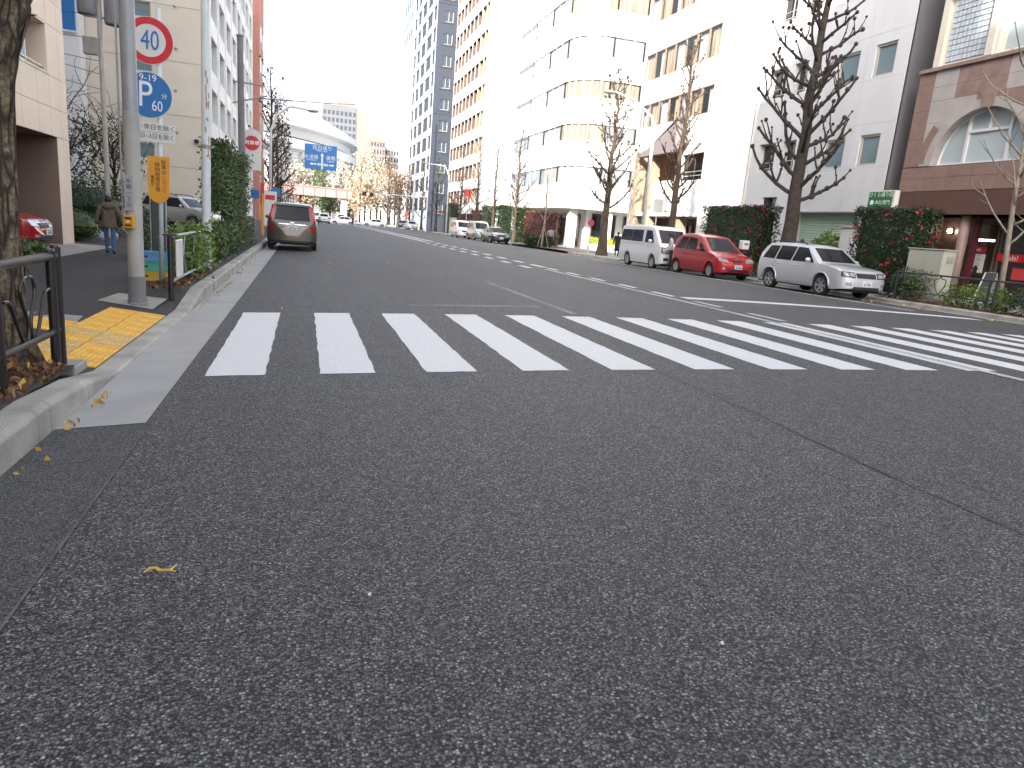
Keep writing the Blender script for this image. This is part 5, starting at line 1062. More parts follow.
# ---- red granite building, right edge
def granite_building():
    Y0, Y1 = 6.0, 23.35; t = thing('granite_building', 'reddish granite building with big arched window at right edge', 'building', (RX, (Y0+Y1)/2, 0)); H = 15
    F = rfac(Y0); U = lambda y: y-Y0
    shell(t, RX+.06, RX+14, Y0, Y1, 8.42, 'granite', skip=('-x',)); shell(t, RX+.06, RX+14, Y0, 22.88, H, 'cream', skip=('-x',), z0=8.43)
    ac, az, Ro, Ri = 20.15, 4.86, 2.22, 1.90
    # ground floor: recessed shop front
    op = (U(Y0), U(22.4), -.3, 3.05)
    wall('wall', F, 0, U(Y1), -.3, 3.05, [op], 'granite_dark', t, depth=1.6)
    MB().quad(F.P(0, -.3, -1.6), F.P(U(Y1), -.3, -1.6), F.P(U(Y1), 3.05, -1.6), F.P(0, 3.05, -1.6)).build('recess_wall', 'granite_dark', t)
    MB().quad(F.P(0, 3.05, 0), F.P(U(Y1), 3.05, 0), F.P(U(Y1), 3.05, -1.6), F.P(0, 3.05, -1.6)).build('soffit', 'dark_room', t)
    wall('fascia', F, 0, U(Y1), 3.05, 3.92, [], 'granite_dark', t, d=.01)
    # stone panels with recessed joints
    us = [U(y) for y in (6, 7.1, 8.2, 9.3, 10.4, 11.5, 12.6, 13.7, 14.8, 15.9, 17.0, 18.1, 19.2, 20.2, 21.2, 22.15, Y1)]
    wall('wall', F, 0, U(Y1), 3.92, 8.42, [(U(ac-Ri), U(ac+Ri), az, az+Ri)], 'granite_dark', t, depth=.5, d=-.002); wall('wall', F, 0, U(22.88), 8.425, H, [(U(20.75), U(22.6), 8.5, 10.9), (U(18.0), U(20.25), 8.5, 10.9), (U(15.0), U(17.4), 8.5, 10.9)], 'cream', t, depth=.5, d=-.002)
    clad('stone_panel', F, us, [3.92, 4.42, az-.03], [], 'granite', t)
    # field round the arch, cut to the curve with 24 steps
    arch_pts = lambda R: [(ac+R*math.cos(a), az+R*math.sin(a)) for a in [math.pi*k/24 for k in range(25)]]
    def field(y0, y1, z0, z1, m, nm='stone_panel'):
        n = 10; mb = MB(); g = .006
        y0 += g; y1 -= g; z0 += g; z1 -= g
        for k in range(n):
            a, b = lerp(y0, y1, k/n), lerp(y0, y1, (k+1)/n)
            def low(y): q = Ro*Ro-(y-ac)**2; return max(z0, az+math.sqrt(q)) if q > 0 else z0
            la, lb = min(z1, low(a)), min(z1, low(b))
            if la >= z1-.01 and lb >= z1-.01: continue
            mb.quad(F.P(U(a), la, .03), F.P(U(b), lb, .03), F.P(U(b), z1, .03), F.P(U(a), z1, .03))
        for yy in (y0, y1):
            q_ = Ro*Ro-(yy-ac)**2; lo = max(z0, az+math.sqrt(q_)) if q_ > 0 else z0
            if lo < z1: mb.quad(F.P(U(yy), lo, .03), F.P(U(yy), z1, .03), F.P(U(yy), z1, -.01), F.P(U(yy), lo, -.01))
        if not mb.f: return
        mb.build(nm, m, t)
    for z0, z1 in ((az, 5.9), (5.9, 6.95), (6.95, 7.95), (7.95, 8.35)): field(22.62, Y1, z0, z1, 'granite')
    cols = [(21.6, 22.62), (20.65, 21.6), (19.6, 20.65), (18.6, 19.6), (17.6, 18.6)]
    pal = {(0, 0): 'granite_pale', (0, 1): 'granite_pale', (0, 2): 'granite_pale', (1, 1): 'granite_pale', (1, 2): 'granite_mottled', (2, 2): 'granite_mottled', (3, 1): 'granite', (3, 2): 'granite_pale', (4, 0): 'granite', (4, 1): 'granite', (4, 2): 'granite_pale'}
    for i, (a, b) in enumerate(cols):
        for j, (z0, z1) in enumerate(((az, 6.45), (6.45, 7.25), (7.25, 7.75))): field(a, b, z0, z1, pal.get((i, j), 'granite'))
        field(a, b, 7.75, 8.35, 'granite_pale' if i in (0, 3) else 'granite_mottled')
    clad('stone_panel', F, us[:12], [az, 5.9, 6.95, 7.95, 8.35], [], lambda u, v: 'granite_mottled' if int(u*7+v*5) % 3 else 'granite_pale', t)
    # brown half voussoir left of the arch, pale arch ring in stones, keystone
    def ring(a0, a1, R0, R1, m, nm, d1=.06, d0=-.02):
        n = 6; mb = MB(); A = [lerp(a0, a1, k/n) for k in range(n+1)]; q = lambda a, R, d: F.P(U(ac+R*math.cos(a)), az+R*math.sin(a), d)
        for a, b in zip(A, A[1:]):
            mb.quad(q(a, R0, d1), q(b, R0, d1), q(b, R1, d1), q(a, R1, d1)); mb.quad(q(a, R1, d1), q(b, R1, d1), q(b, R1, d0), q(a, R1, d0)); mb.quad(q(a, R0, d1), q(b, R0, d1), q(b, R0, d0-.4), q(a, R0, d0-.4))
        for a in (a0, a1): mb.quad(q(a, R0, d1), q(a, R1, d1), q(a, R1, d0), q(a, R0, d0))
        mb.build(nm, m, t)
    kk = .115
    for k in range(4): ring(lerp(0, math.pi/2-kk, k/4)+.002, lerp(0, math.pi/2-kk, (k+1)/4)-.002, Ri, Ro, 'granite_pale', 'arch_stone'); ring(lerp(math.pi/2+kk, math.pi, k/4)+.002, lerp(math.pi/2+kk, math.pi, (k+1)/4)-.002, Ri, Ro, 'granite_pale', 'arch_stone')
    ring(math.pi/2-kk+.004, math.pi/2+kk-.004, Ri-.03, Ro+.20, 'granite_mottled', 'keystone', .10); ring(.05, .62, Ro+.004, Ro+.36, 'granite', 'arch_stone', .045); ring(.66, 1.1, Ro+.004, Ro+.30, 'granite_pale', 'arch_stone', .045)
    # arched glazing
    g = MB(); R = Ri; q = [(U(y), z) for y, z in arch_pts(R)]; n = len(q)
    g.add([F.P(u, v, -.35) for u, v in q], [tuple(range(n))]); gl = g.build('arched_window', 'glass_light', t)
    fr = MB()
    for a, b in zip(q, q[1:]): fr.tube([F.P(*a, -.33), F.P(*b, -.33)], .05, 6)
    fbox(fr, F, U(ac-R), U(ac+R), az, az+.09, -.40, -.26)
    for y, top in ((ac+.82, math.sqrt(R*R-.82**2)), (ac-.82, math.sqrt(R*R-.82**2))): fbox(fr, F, U(y)-.05, U(y)+.05, az+.09, az+top, -.39, -.27)
    fbox(fr, F, U(ac-.77), U(ac+.77), az+1.12, az+1.22, -.385, -.275); fbox(fr, F, U(ac)-.04, U(ac)+.04, az+1.22, az+R-.03, -.38, -.28); fr.build('frame', 'alu_light', gl)
    mb = MB(); fbox(mb, F, 0, U(Y1), 8.35, 8.48, -.02, .14); mb.build('cornice', 'granite_mottled', t)
    # upper floor: glass-block window and clear windows between cream pilasters
    clad('stone_panel', F, [0, U(10), U(14), U(17.6), U(20.5), U(22.88)], [8.5, 11.2, 13, 15], [(U(20.75), U(22.6), 8.5, 10.9), (U(18.0), U(20.25), 8.5, 10.9), (U(15.0), U(17.4), 8.5, 10.9)], 'cream', t)
    w1 = window(F, U(20.75), U(22.6), 8.52, 10.9, t, .18, 'cream', 'glass_light', 1, 1, .10)
    mb = MB(); nx, nz = 9, 11
    for i in range(nx):
        for j in range(nz):
            a = lerp(U(20.87), U(22.48), i/nx); b = lerp(U(20.87), U(22.48), (i+1)/nx); c = lerp(8.64, 10.78, j/nz); e = lerp(8.64, 10.78, (j+1)/nz); fbox(mb, F, a+.018, b-.018, c+.018, e-.018, -.17, -.10)
    mb.build('glass_blocks', 'block_glass', w1, bevel=0, kind='stuff'); MB().quad(F.P(U(20.85), 8.6, -.15), F.P(U(22.5), 8.6, -.15), F.P(U(22.5), 10.8, -.15), F.P(U(20.85), 10.8, -.15)).build('mortar', 'mortar', w1)
    window(F, U(18.0), U(20.25), 8.52, 10.9, t, .18, 'cream', 'glass_light', 2, 1, .10); window(F, U(15.0), U(17.4), 8.52, 10.9, t, .18, 'cream', 'glass_light', 2, 1, .10)
    for y in (20.5, 17.7): mb = MB(); fbox(mb, F, U(y)-.14, U(y)+.14, 8.5, 14, .032, .14); mb.build('pilaster', 'cream', t)
    # entrance: column, glazed doors, wall lamp, notices
    P = lambda px, py, d: atX(px, py, RX+d)
    c0 = P(962, 240, .35); MB().lathe([(.17, -.05), (.17, 3.04)], (RX+.35, c0.y, 0), 20).build('column', 'granite_mottled', t, smooth=True); MB().box(RX+.5, c0.y-.40, -.05, RX+.68, c0.y-.24, 3.04).build('door_post', 'maroon', t)
    X1 = RX+1.1; Fd = rfac(Y0, X1); ya, yb = P(1024, 250, 1.1).y-2.2, P(970, 250, 1.1).y
    mid = P(998, 250, 1.1).y
    for a, b in ((ya, mid-.04), (mid+.04, yb)): window(Fd, U(a), U(b), 0, 2.85, t, 0, 'bronze_frame', 'glass_shop', 1, 1, .08)
    MB().box(X1+.5, P(986, 230, 1.6).y-.45, 2.2, X1+.56, P(986, 230, 1.6).y+.45, 2.27).build('ceiling_light', 'lamp_glow', t)
    lp = P(941, 230, 1.0); MB().ball((RX+1.45, lp.y, lp.z), .09, 12, 8).build('wall_lamp', 'lamp_glow', t, smooth=True); MB().box(RX+1.50, lp.y-.06, lp.z-.10, RX+1.6, lp.y+.06, lp.z+.1).build('lamp_bracket', 'bronze_frame', t)
    def notice(px0, py0, px1, py1, m, nm):
        a, b = P(px0, py0, 1.04), P(px1, py1, 1.04); return MB().box(RX+1.035, min(a.y, b.y), min(a.z, b.z), RX+1.05, max(a.y, b.y), max(a.z, b.z)).build(nm, m, t), (a.y+b.y)/2, (a.z+b.z)/2, abs(a.y-b.y)
    n1, y_, z_, wd = notice(971, 246.5, 985.5, 252.5, 'sign_red', 'red_notice'); text('Sale', .17, 'text_white', n1, (RX+1.033, y_, z_), (0, -1, 0), (0, 0, 1))
    n2, y_, z_, wd = notice(971.5, 253.5, 981.5, 273, 'sign_white', 'white_notice'); MB().prism([(-.09, -.16), (.09, -.16), (.09, -.02), (.15, -.02), (0, .14), (-.15, -.02), (-.09, -.02)], lambda u, v: (RX+1.033, y_+u, z_-.2+v), lambda u, v: (RX+1.0345, y_+u, z_-.2+v)).build('arrow', 'ink', n2)
    for k, ch in enumerate('いらっ'): text(ch, .16, 'ink', n2, (RX+1.033, y_-.06, z_+.32-.18*k), (0, -1, 0), (0, 0, 1))
    n3, y_, z_, wd = notice(998, 253.5, 1023, 263, 'sign_red', 'sale_banner'); text('×Sale!', .26, 'text_white', n3, (RX+1.033, y_, z_), (0, -1, 0), (0, 0, 1), sx=.95)
    n4, y_, z_, wd = notice(1013, 268, 1026, 281, 'ad_red', 'red_poster')
    # tilted sandwich board in the entrance
    a = P(988, 281, .5); sb = thing('sandwich_board', 'blue and white sandwich board leaning in the granite entrance', 'sign', (RX-.1, a.y, 0))
    MB().obox((RX-.1, a.y-.5, .02), (0, .40, 0), (.32, .0, 1.05), (.02, 0, -.006)).build('front_panel', 'board_dark', sb); MB().obox((RX+.5, a.y-.5, .02), (0, .40, 0), (-.28, 0, 1.05), (.02, 0, .006)).build('back_panel', 'sign_white', sb)
    MB().obox((RX-.104, a.y-.52, .0), (0, .44, 0), (.02, 0, .07), (.03, 0, -.01)).build('frame', 'alu_light', sb); MB().obox((RX-.106, a.y-.10, .02), (0, .06, 0), (.325, 0, 1.05), (.02, 0, 0)).build('frame', 'alu_light', sb)
granite_building()

# ---- white tiled building with green shutter
def tile_building():
    Y0, Y1, H = 24.15, 33.72, 19; t = thing('tiled_building', 'white tiled building above a green shutter beside the granite one', 'building', (RX, (Y0+Y1)/2, 0)); F = rfac(Y0); U = lambda y: y-Y0
    shell(t, RX+.06, RX+14, Y0, Y1, H, 'side_grey', skip=('-x',))
    ops = []; wins = []
    for z0, z1 in ((5.08, 6.36), (8.68, 9.98), (12.3, 13.6), (15.9, 17.2)):
        for a, b in ((24.84, 25.98), (26.85, 28.1)): ops.append((U(a), U(b), z0, z1)); wins.append((U(a), U(b), z0, z1, 'glass_blue', 'frame_tan', 0))
        for a, b in ((30.2, 31.2), (31.75, 33.1)): ops.append((U(a), U(b), z0+.15, z1+.25)); wins.append((U(a), U(b), z0+.15, z1+.25, 'glass', 'alu', 1))
    ops += [(U(25.25), U(29.35), -.3, 3.12), (U(31.0), U(32.2), -.3, 3.9)]
    wall('wall', F, 0, U(Y1), -.3, H, ops, 'side_grey', t, depth=.42, d=-.002)
    clad('tile_panel', F, [U(Y0), U(26.42), U(28.5), U(29.7), U(31.48), U(Y1)], [-.3, 1.5, 3.15, 5.0, 6.8, 8.6, 10.4, 12.2, 14, 15.8, 17.4, 19], ops, 'tile_white', t, .03, .010, .40)
    for a, b, c, e, g, fm, rail in wins:
        w_ = window(F, a, b, c, e, t, .10 if not rail else .3, fm, g, 1 if not rail else 2, 1, .09 if not rail else .06, proud=.03 if not rail else 0)
        if rail:
            mb = MB()
            for z in (c+.12, c+.42): mb.tube([F.P(a, z, -.06), F.P(b, z, -.06)], .018, 6)
            mb.build('window_rail', 'alu', w_)
    # shutter slats, each one a piece
    n = 26
    sh = MB(); fbox(sh, F, U(25.25), U(29.35), -.1, 3.12, -.40, -.36); so_ = sh.build('shutter', 'shutter', t); proto = None
    for k in range(n):
        z = k*3.12/n
        if proto is None:
            mb = MB(); h = 3.12/n; L = U(29.35)-U(25.25)-.02; sec = [(0, .0), (.022, .02), (.03, h*.5), (.022, h-.012), (0, h-.004)]; a = U(25.26)
            q0 = [F.P(a, zz, -.36+dd) for dd, zz in sec]; q1 = [F.P(a+L, zz, -.36+dd) for dd, zz in sec]; mb.add(q0+q1, [(0,1,2,3,4), (9,8,7,6,5)]+[(i, i+1, i+6, i+5) for i in range(4)]); proto = mb.build('slat', 'shutter', so_); o = proto
        else: o = copy_piece(proto, so_)
        o.location = (0, 0, z)
    MB().box(RX-.02, 29.30, -.1, RX+.5, 29.42, 3.13).build('shutter_guide', 'alu', t); mb = MB(); fbox(mb, F, U(31.02), U(32.18), -.1, 3.88, -.41, -.36); dr = mb.build('door', 'w_white', t); mb = MB(); fbox(mb, F, U(31.85), U(32.18), -.1, 3.88, -.36, -.10); mb.build('door_jamb', 'w_slate', t); MB().ball(F.P(U(31.2), 1.0, -.33), .035, 8, 5).build('door_knob', 'chrome', dr)
    mb = MB(); fbox(mb, F, U(25.25), U(29.35), 3.13, 3.19, .0, .06); mb.build('lintel_strip', 'alu', t)
tile_building()
# green sign over the flowering hedge
def green_sign():
    a, b = atX(868, 192, 21.6), atX(890, 207, 21.6); y0, y1 = b.y, a.y; z1 = a.z+.05; z0 = z1-1.3
    t = thing('shop_sign', 'green lettered sign board above the flowering hedge', 'sign', (21.7, (y0+y1)/2, 0)); cx = 21.75
    MB().box(cx-.06, y0, z0, cx+.22, y1, z1).build('box', 'cream', t, bevel=.01); p = MB().box(cx-.075, y0+.06, z0+.06, cx-.062, y1-.02, z1-.05).build('panel', 'crate_green' if False else 'sign_green', t) if 'sign_green' in MATS else None
    MB().box(cx-.08, y0-.05, z0, cx+.1, y0, z1-.02).build('edge', 'sign_white', t)
    for yy in (y0+.15, y1-.15): MB().tube([(cx+.08, yy, -.05), (cx+.08, yy, z0)], .04, 8).build('post', 'grey_steel', t)
    ym = (y0+y1)/2
    text('さくら通り店', .20, 'text_white', p, (cx-.077, ym, z1-.17), (0, -1, 0), (0, 0, 1)); text('●', .26, 'text_white', p, (cx-.077, y1-.22, z1-.47), (0, -1, 0), (0, 0, 1)); text('本社専門', .19, 'text_white', p, (cx-.077, ym-.12, z1-.47), (0, -1, 0), (0, 0, 1)); text('店舗', .22, 'text_white', p, (cx-.077, y1-.35, z1-.8), (0, -1, 0), (0, 0, 1))
mat('sign_green', (.02, .16, .045), .5)
green_sign()

# ---- white office building with strip windows
def strip_building():
    Y0, Y1, H = 34.05, 48.25, 26; t = thing('office_building', 'white office block with strip windows behind the white van', 'building', (RX, (Y0+Y1)/2, 0)); F = rfac(Y0); U = lambda y: y-Y0
    shell(t, RX+.05, RX+14, Y0, Y1, H, 'w_white2', skip=('-x',))
    ops = []
    rows = [(8.95, 10.55), (12.1, 13.9), (15.8, 17.6), (19.5, 21.3), (23, 24.8)]
    for z0, z1 in rows: ops.append((U(38.45), U(48.0), z0, z1))
    ops += [(U(38.6), U(41.2), 5.1, 6.7), (U(41.8), U(47.9), 3.2, 7.4), (U(37.5), U(47.9), -.3, 2.9)]
    wall('wall', F, 0, U(Y1), -.3, H, ops, 'w_white2', t, depth=.3)
    for k, (z0, z1) in enumerate(rows):
        n = 7; e = [lerp(U(38.45), U(48.0), q/n) for q in range(n+1)]
        for q in range(n):
            cu = [(e[q]+.05, e[q+1]-.05)] if (q+k) % 3 else [(e[q]+.05, lerp(e[q], e[q+1], .55))]
            window(F, e[q]+.02, e[q+1]-.02, z0, z1, t, .06, 'frame_brown', 'glass_clear', 1, 1, .06, curtain=cu, cm='curtain' if (q+k) % 2 else 'blind_white', back='w_tan')
    w_ = window(F, U(38.6), U(41.2), 5.1, 6.7, t, .25, 'bronze_frame', 'glass', 2, 1, .07, back=None)
    mb = MB(); fbox(mb, F, U(38.5), U(41.3), 5.35, 5.40, -.1, -.05); fbox(mb, F, U(38.5), U(41.3), 5.6, 5.64, -.1, -.05); mb.build('window_rail', 'alu', w_)
    # entrance porch at the far corner: slanted soffit, wall coloured orange for the warm light inside, brown columns
    MB().quad(F.P(U(41.8), 3.2, -1.5), F.P(U(47.9), 3.2, -1.5), F.P(U(47.9), 7.4, -1.5), F.P(U(41.8), 7.4, -1.5)).build('porch_wall', 'w_orange', t); MB().quad(F.P(U(41.8), 3.2, 0), F.P(U(47.9), 3.2, 0), F.P(U(47.9), 3.2, -1.5), F.P(U(41.8), 3.2, -1.5)).build('porch_floor', 'w_tan', t)
    MB().prism([(U(40.9), 9.0), (U(41.5), 9.0), (U(41.6), 6.9), (U(46.8), 6.9), (U(46.8), 7.1), (U(45.6), 7.25)], lambda u, v: F.P(u, v, .02), lambda u, v: F.P(u, v, .45)).build('slanted_canopy', 'mauve', t, fixn=True)
    MB().box(RX-.05, 41.9, 3.25, RX+.05, 44.6, 5.2).build('balcony_panel', 'w_white2', t); MB().quad(F.P(U(37.5), -.3, -2.0), F.P(U(47.9), -.3, -2.0), F.P(U(47.9), 2.9, -2.0), F.P(U(37.5), 2.9, -2.0)).build('porch_back', 'w_brown', t)
    MB().quad(F.P(U(37.5), 2.9, 0), F.P(U(47.9), 2.9, 0), F.P(U(47.9), 2.9, -2.0), F.P(U(37.5), 2.9, -2.0)).build('soffit', 'w_white', t)
    for y in (45.2, 47.3): MB().box(RX-.1, y-.35, -.1, RX+.5, y+.35, 7.38).build('column', 'w_tan', t)
    MB().box(RX+.2, 40.9, -.1, RX+.8, 41.5, 2.9).build('column', 'w_tan', t); window(Fac((RX+1.9, Y0, 0), (0, 1, 0), (-1, 0, 0)), U(42), U(44.5), 0, 2.5, t, 0, 'bronze_frame', 'glass', 2, 1, .08)
    MB().box(RX-.6, 36.2, -.1, RX-.05, 37.4, 2.9).build('side_pier', 'w_white', t)
strip_building()

# ---- curved white building on the far corner of the side street
def curved_building():
    XA, YA, R_ = 23.2, 62.0, 3.2; t = thing('curved_building', 'white building with rounded corner and ribbon windows', 'building', (XA+2, YA+3, 0)); H = 34
    path = [(XA, 81.0), (XA, 75.5), (XA, 70.3), (XA, YA+R_)]
    arc = [(XA+R_-R_*math.cos(a), YA+R_-R_*math.sin(a)) for a in [math.pi/2*k/6 for k in range(7)]]
    path = path+arc[1:]+[(29.4, YA), (32.6, YA), (36.5, YA)]
    cum = [0]
    for a, b in zip(path, path[1:]): cum.append(cum[-1]+math.hypot(b[0]-a[0], b[1]-a[1]))
    def nrm(i):
        a, b = path[max(0, i-1)], path[min(len(path)-1, i+1)]; d = Vector((b[0]-a[0], b[1]-a[1], 0)).normalized(); return Vector((-d.y, d.x, 0))*-1
    Ns = [nrm(i) for i in range(len(path))]
    if Ns[0].x > 0: Ns = [-n for n in Ns]
    def band(name, i0, i1, z0, z1, d0, d1, m, par=None, gap=.0, caps=True):
        mb = MB(); idx = list(range(i0, i1+1)); o = [Vector((path[i][0], path[i][1], 0))+Ns[i]*d1 for i in idx]; q = [Vector((path[i][0], path[i][1], 0))+Ns[i]*d0 for i in idx]
        if gap:
            for L in (o, q):
                L[0] = L[0]+(L[1]-L[0]).normalized()*gap; L[-1] = L[-1]+(L[-2]-L[-1]).normalized()*gap
        n = len(idx); vs = [p+Zv*z0 for p in o]+[p+Zv*z1 for p in o]+[p+Zv*z0 for p in q]+[p+Zv*z1 for p in q]
        fs = []
        for k in range(n-1): fs += [(k, k+1, n+k+1, n+k), (n+k, n+k+1, 3*n+k+1, 3*n+k), (k, k+1, 2*n+k+1, 2*n+k)]
        fs += [(0, n, 3*n, 2*n), (n-1, 2*n-1, 4*n-1, 3*n-1)]
        return mb.add(vs, fs).build(name, m, par or t)
    segs = [(0, 1), (1, 2), (2, 3), (3, 9), (9, 10), (10, 11), (11, 12)]
    segs = [(0, 1), (1, 2), (2, 3), (3, 9), (9, 10), (10, 11)] if len(path) == 12 else segs
    rows = [(5.95, 7.5), (9.75, 11.25), (13.5, 15.05), (17.0, 18.75), (20.9, 22.6), (24.8, 26.5)]
    edges = [3.75]+[z for r in rows for z in r]+[30]
    for k in range(0, len(edges), 2):
        z0, z1 = edges[k], edges[k+1]; zz = [z0, lerp(z0, z1, .36), lerp(z0, z1, .70), z1]
        for a, b in segs:
            for c, e in zip(zz, zz[1:]): band('spandrel_panel', a, b, c+.012, e-.012, -.25, .05 if e < z1-.01 else .07, 'w_white2', gap=.012)
    band('core_wall', 0, len(path)-1, 3.8, 30, -.9, -.6, 'w_white')
    for r_, (z0, z1) in enumerate(rows):
        for a, b in segs:
            straight = (a, b) != (3, 9)
            sh_ = (a, b) in ((0, 1), (1, 2))
            fr = band('window', a, b, z0+.012, z0+.07, -.12, .02, 'alu' if straight else 'alu_light')
            band('pane', a, b, z0+.07, z1-.02, -.06, -.04, ('pane_blue' if r_ < 2 else 'blind_white') if sh_ else 'pane_grey' if (a+2*r_) % 5 == 1 and a > 8 else 'glass_clear', fr)
            p, q = Vector((*path[a], 0)), Vector((*path[b], 0)); n = 3 if straight else 6
            for k in range(n+1):
                if straight: c = p.lerp(q, k/n)+Ns[a if a else 0]*-.02 if k < n else q+Ns[b]*-.02
                else: c = Vector((*path[a+k], 0))+Ns[a+k]*-.02
                MB().box(c.x-.04, c.y-.04, z0+.07, c.x+.04, c.y+.04, z1-.012).build('mullion', 'alu_light' if (a, b) == (3, 9) else 'alu', fr)
            if sh_: band('lintel_strip', a, b, z1-.30, z1-.03, -.03, .015, 'ink_lav', fr) if a == 0 else None
            band('curtain', a, b, z0+.05, z1-.014, -.16, -.10, 'blind_white' if a < 3 or (a+r_) % 3 == 0 else 'curtain', fr)
    band('soffit', 0, len(path)-1, 3.66, 3.74, -4.0, .08, 'w_white')
    # recessed ground floor: rear wall, glazing, columns
    MB().box(XA+3.2, YA+2.6, -.1, 40, 81, 3.66).build('ground_floor_wall', 'w_white', t); MB().quad((XA+.5, 81, 0), (XA+8, 81, 0), (XA+8, 81, 30), (XA+.5, 81, 30)).build('end_wall', 'w_white2', t)
    F2 = Fac((XA+3.15, YA+3, 0), (0, 1, 0), (-1, 0, 0))
    for k in range(4): window(F2, 1+4*k, 4+4*k, .1, 3.3, t, 0, 'bronze_frame', 'glass', 2, 1, .08)
    F3 = Fac((27, YA+2.55, 0), (1, 0, 0), (0, -1, 0)); window(F3, 0, 2.6, .1, 3.4, t, 0, 'bronze_frame', 'glass', 2, 1, .08); window(F3, 3.4, 5.4, .1, 3.4, t, 0, 'bronze_frame', 'glass', 2, 1, .08)
    for x, y in ((XA+.9, 80), (XA+.9, 74.5), (XA+.9, 69), (XA+1.5, YA+2.0), (XA+4.6, YA+.7), (XA+8.6, YA+.7)): MB().box(x-.4, y-.4, -.1, x+.4, y+.4, 3.66).build('column', 'w_white', t, bevel=.02)
    MB().quad((XA+1, YA+.6, 30), (40, YA+.6, 30), (40, 81, 30), (XA+1, 81, 30)).build('roof', 'w_far', t)
    pl = thing('planter', 'white planter with lime hedge at the rounded building corner', 'planter', (26.9, 59.0, 0)); MB().box(24.6, 58.6, -.02, 29.8, 59.4, .55).build('trough', 'w_white2', pl, bevel=.02)
    mb = MB(); leaves(mb, 2600, boxpos(24.7, 29.7, 58.6, 59.4, .5, 1.15, .12), .10, random.Random(44)); mb.box(24.8, 58.75, .5, 29.6, 59.25, 1.0); mb.build('foliage', 'leaf_lime', pl)
curved_building()

# ---- slab with brown recessed balconies
def balcony_block():
    Y0, Y1, H = 96.0, 118.5, 52; t = thing('apartment_block', 'tall white block with rows of brown recessed balconies', 'building', (RX, (Y0+Y1)/2, 0)); F = rfac(Y0)
    shell(t, RX+1.6, RX+16, Y0, Y1, H, 'w_white2', skip=()); 
    MB().quad((RX, Y0, -.1), (RX+1.6, Y0, -.1), (RX+1.6, Y0, H), (RX, Y0, H)).build('end_wall', 'w_white2', t); MB().quad((RX, Y1, -.1), (RX+1.6, Y1, -.1), (RX+1.6, Y1, H), (RX, Y1, H)).build('end_wall', 'w_white2', t)
    nb, L = 9, Y1-Y0; fl = 3.42; ops = []
    for k in range(1, 15):
        z = 3.2+fl*(k-1)
        for i in range(nb): ops.append((L*i/nb+.07, L*(i+1)/nb-.07, z+1.30, z+fl-.10))
    ops.append((1, L-1, -.1, 3.0)); wall('facade', F, 0, L, -.1, H, ops, 'w_white2', t, depth=.03)
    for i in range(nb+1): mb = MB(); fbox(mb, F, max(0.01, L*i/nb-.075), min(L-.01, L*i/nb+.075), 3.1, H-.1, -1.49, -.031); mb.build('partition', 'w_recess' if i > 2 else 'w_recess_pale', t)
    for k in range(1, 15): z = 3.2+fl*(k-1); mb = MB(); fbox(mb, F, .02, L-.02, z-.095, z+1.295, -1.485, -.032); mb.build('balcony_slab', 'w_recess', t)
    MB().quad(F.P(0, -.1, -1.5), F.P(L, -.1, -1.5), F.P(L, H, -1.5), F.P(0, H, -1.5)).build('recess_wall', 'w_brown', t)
    for o in ops[:-1]:
        MB().quad(F.P(o[0]+.3, o[2]-.1, -1.47), F.P(o[0]+1.5, o[2]-.1, -1.47), F.P(o[0]+1.5, o[3]-.35, -1.47), F.P(o[0]+.3, o[3]-.35, -1.47)).build('window', 'far_window', t)
    for k in range(1, 15): z = 3.2+fl*(k-1); mb = MB(); fbox(mb, F, 0, L, z+1.31, z+1.37, .005, .07); mb.build('parapet_cap', 'alu', t)
    MB().tube([(RX-.15, Y0-.3, -.1), (RX-.15, Y0-.3, 30)], .12, 8).build('downpipe', 'grey_steel', t)
    MB().box(RX-2.2, 112, 3.0, RX-.01, 117, 3.25).build('awning', 'awning', t)
balcony_block()
# ---- slate tower
def slate_tower():
    Y0, Y1, H = 138, 169, 75; t = thing('tower_block', 'slate grey tower with white road front, behind the balcony block', 'building', (RX, (Y0+Y1)/2, 0)); F = rfac(Y0); L = Y1-Y0
    fl = 3.85; ops = []
    for k in range(18):
        z = 2.8+fl*k
        for a, b in ((1.0, 4.2), (5.6, 11.6), (13, 18.5), (20.0, 24.5), (26, 29.5)): ops.append((a, b, z+.9, z+fl-.35))
    shell(t, RX+.05, RX+17, Y0, Y1, H, 'w_slate', skip=('-x', '-y')); wall('facade', F, 0, L, -.3, H, ops, 'w_white_shade', t, depth=.16)  # white road front, its bluish shade put into the colour
    for o in ops: MB().quad(*[F.P(u, v, -.14) for u, v in ((o[0], o[2]), (o[1], o[2]), (o[1], o[3]), (o[0], o[3]))]).build('window', 'far_window', t)
    F2 = Fac((RX, Y0, 0), (1, 0, 0), (0, -1, 0)); ops2 = [(1.3, 3.0, 3.2+fl*k, 3.2+fl*k+1.9) for k in range(18)]
    wall('side_wall', F2, 0, 17, -.3, H, ops2, 'w_slate', t, depth=.3)
    for o in ops2:
        w_ = window(F2, *o, t, .2, 'alu', 'far_window_blue', 2, 1, .09)
        mb = MB(); fbox(mb, F2, o[0]-.4, o[1]+.4, o[2]-.30, o[2]-.12, .0, .05); mb.build('string_course', 'ink', t)
    for k in range(0, 18, 5): mb = MB(); fbox(mb, F2, 0, 17, 2.4+fl*k, 2.65+fl*k, .0, .06); mb.build('floor_band', 'w_slate', t)
slate_tower()
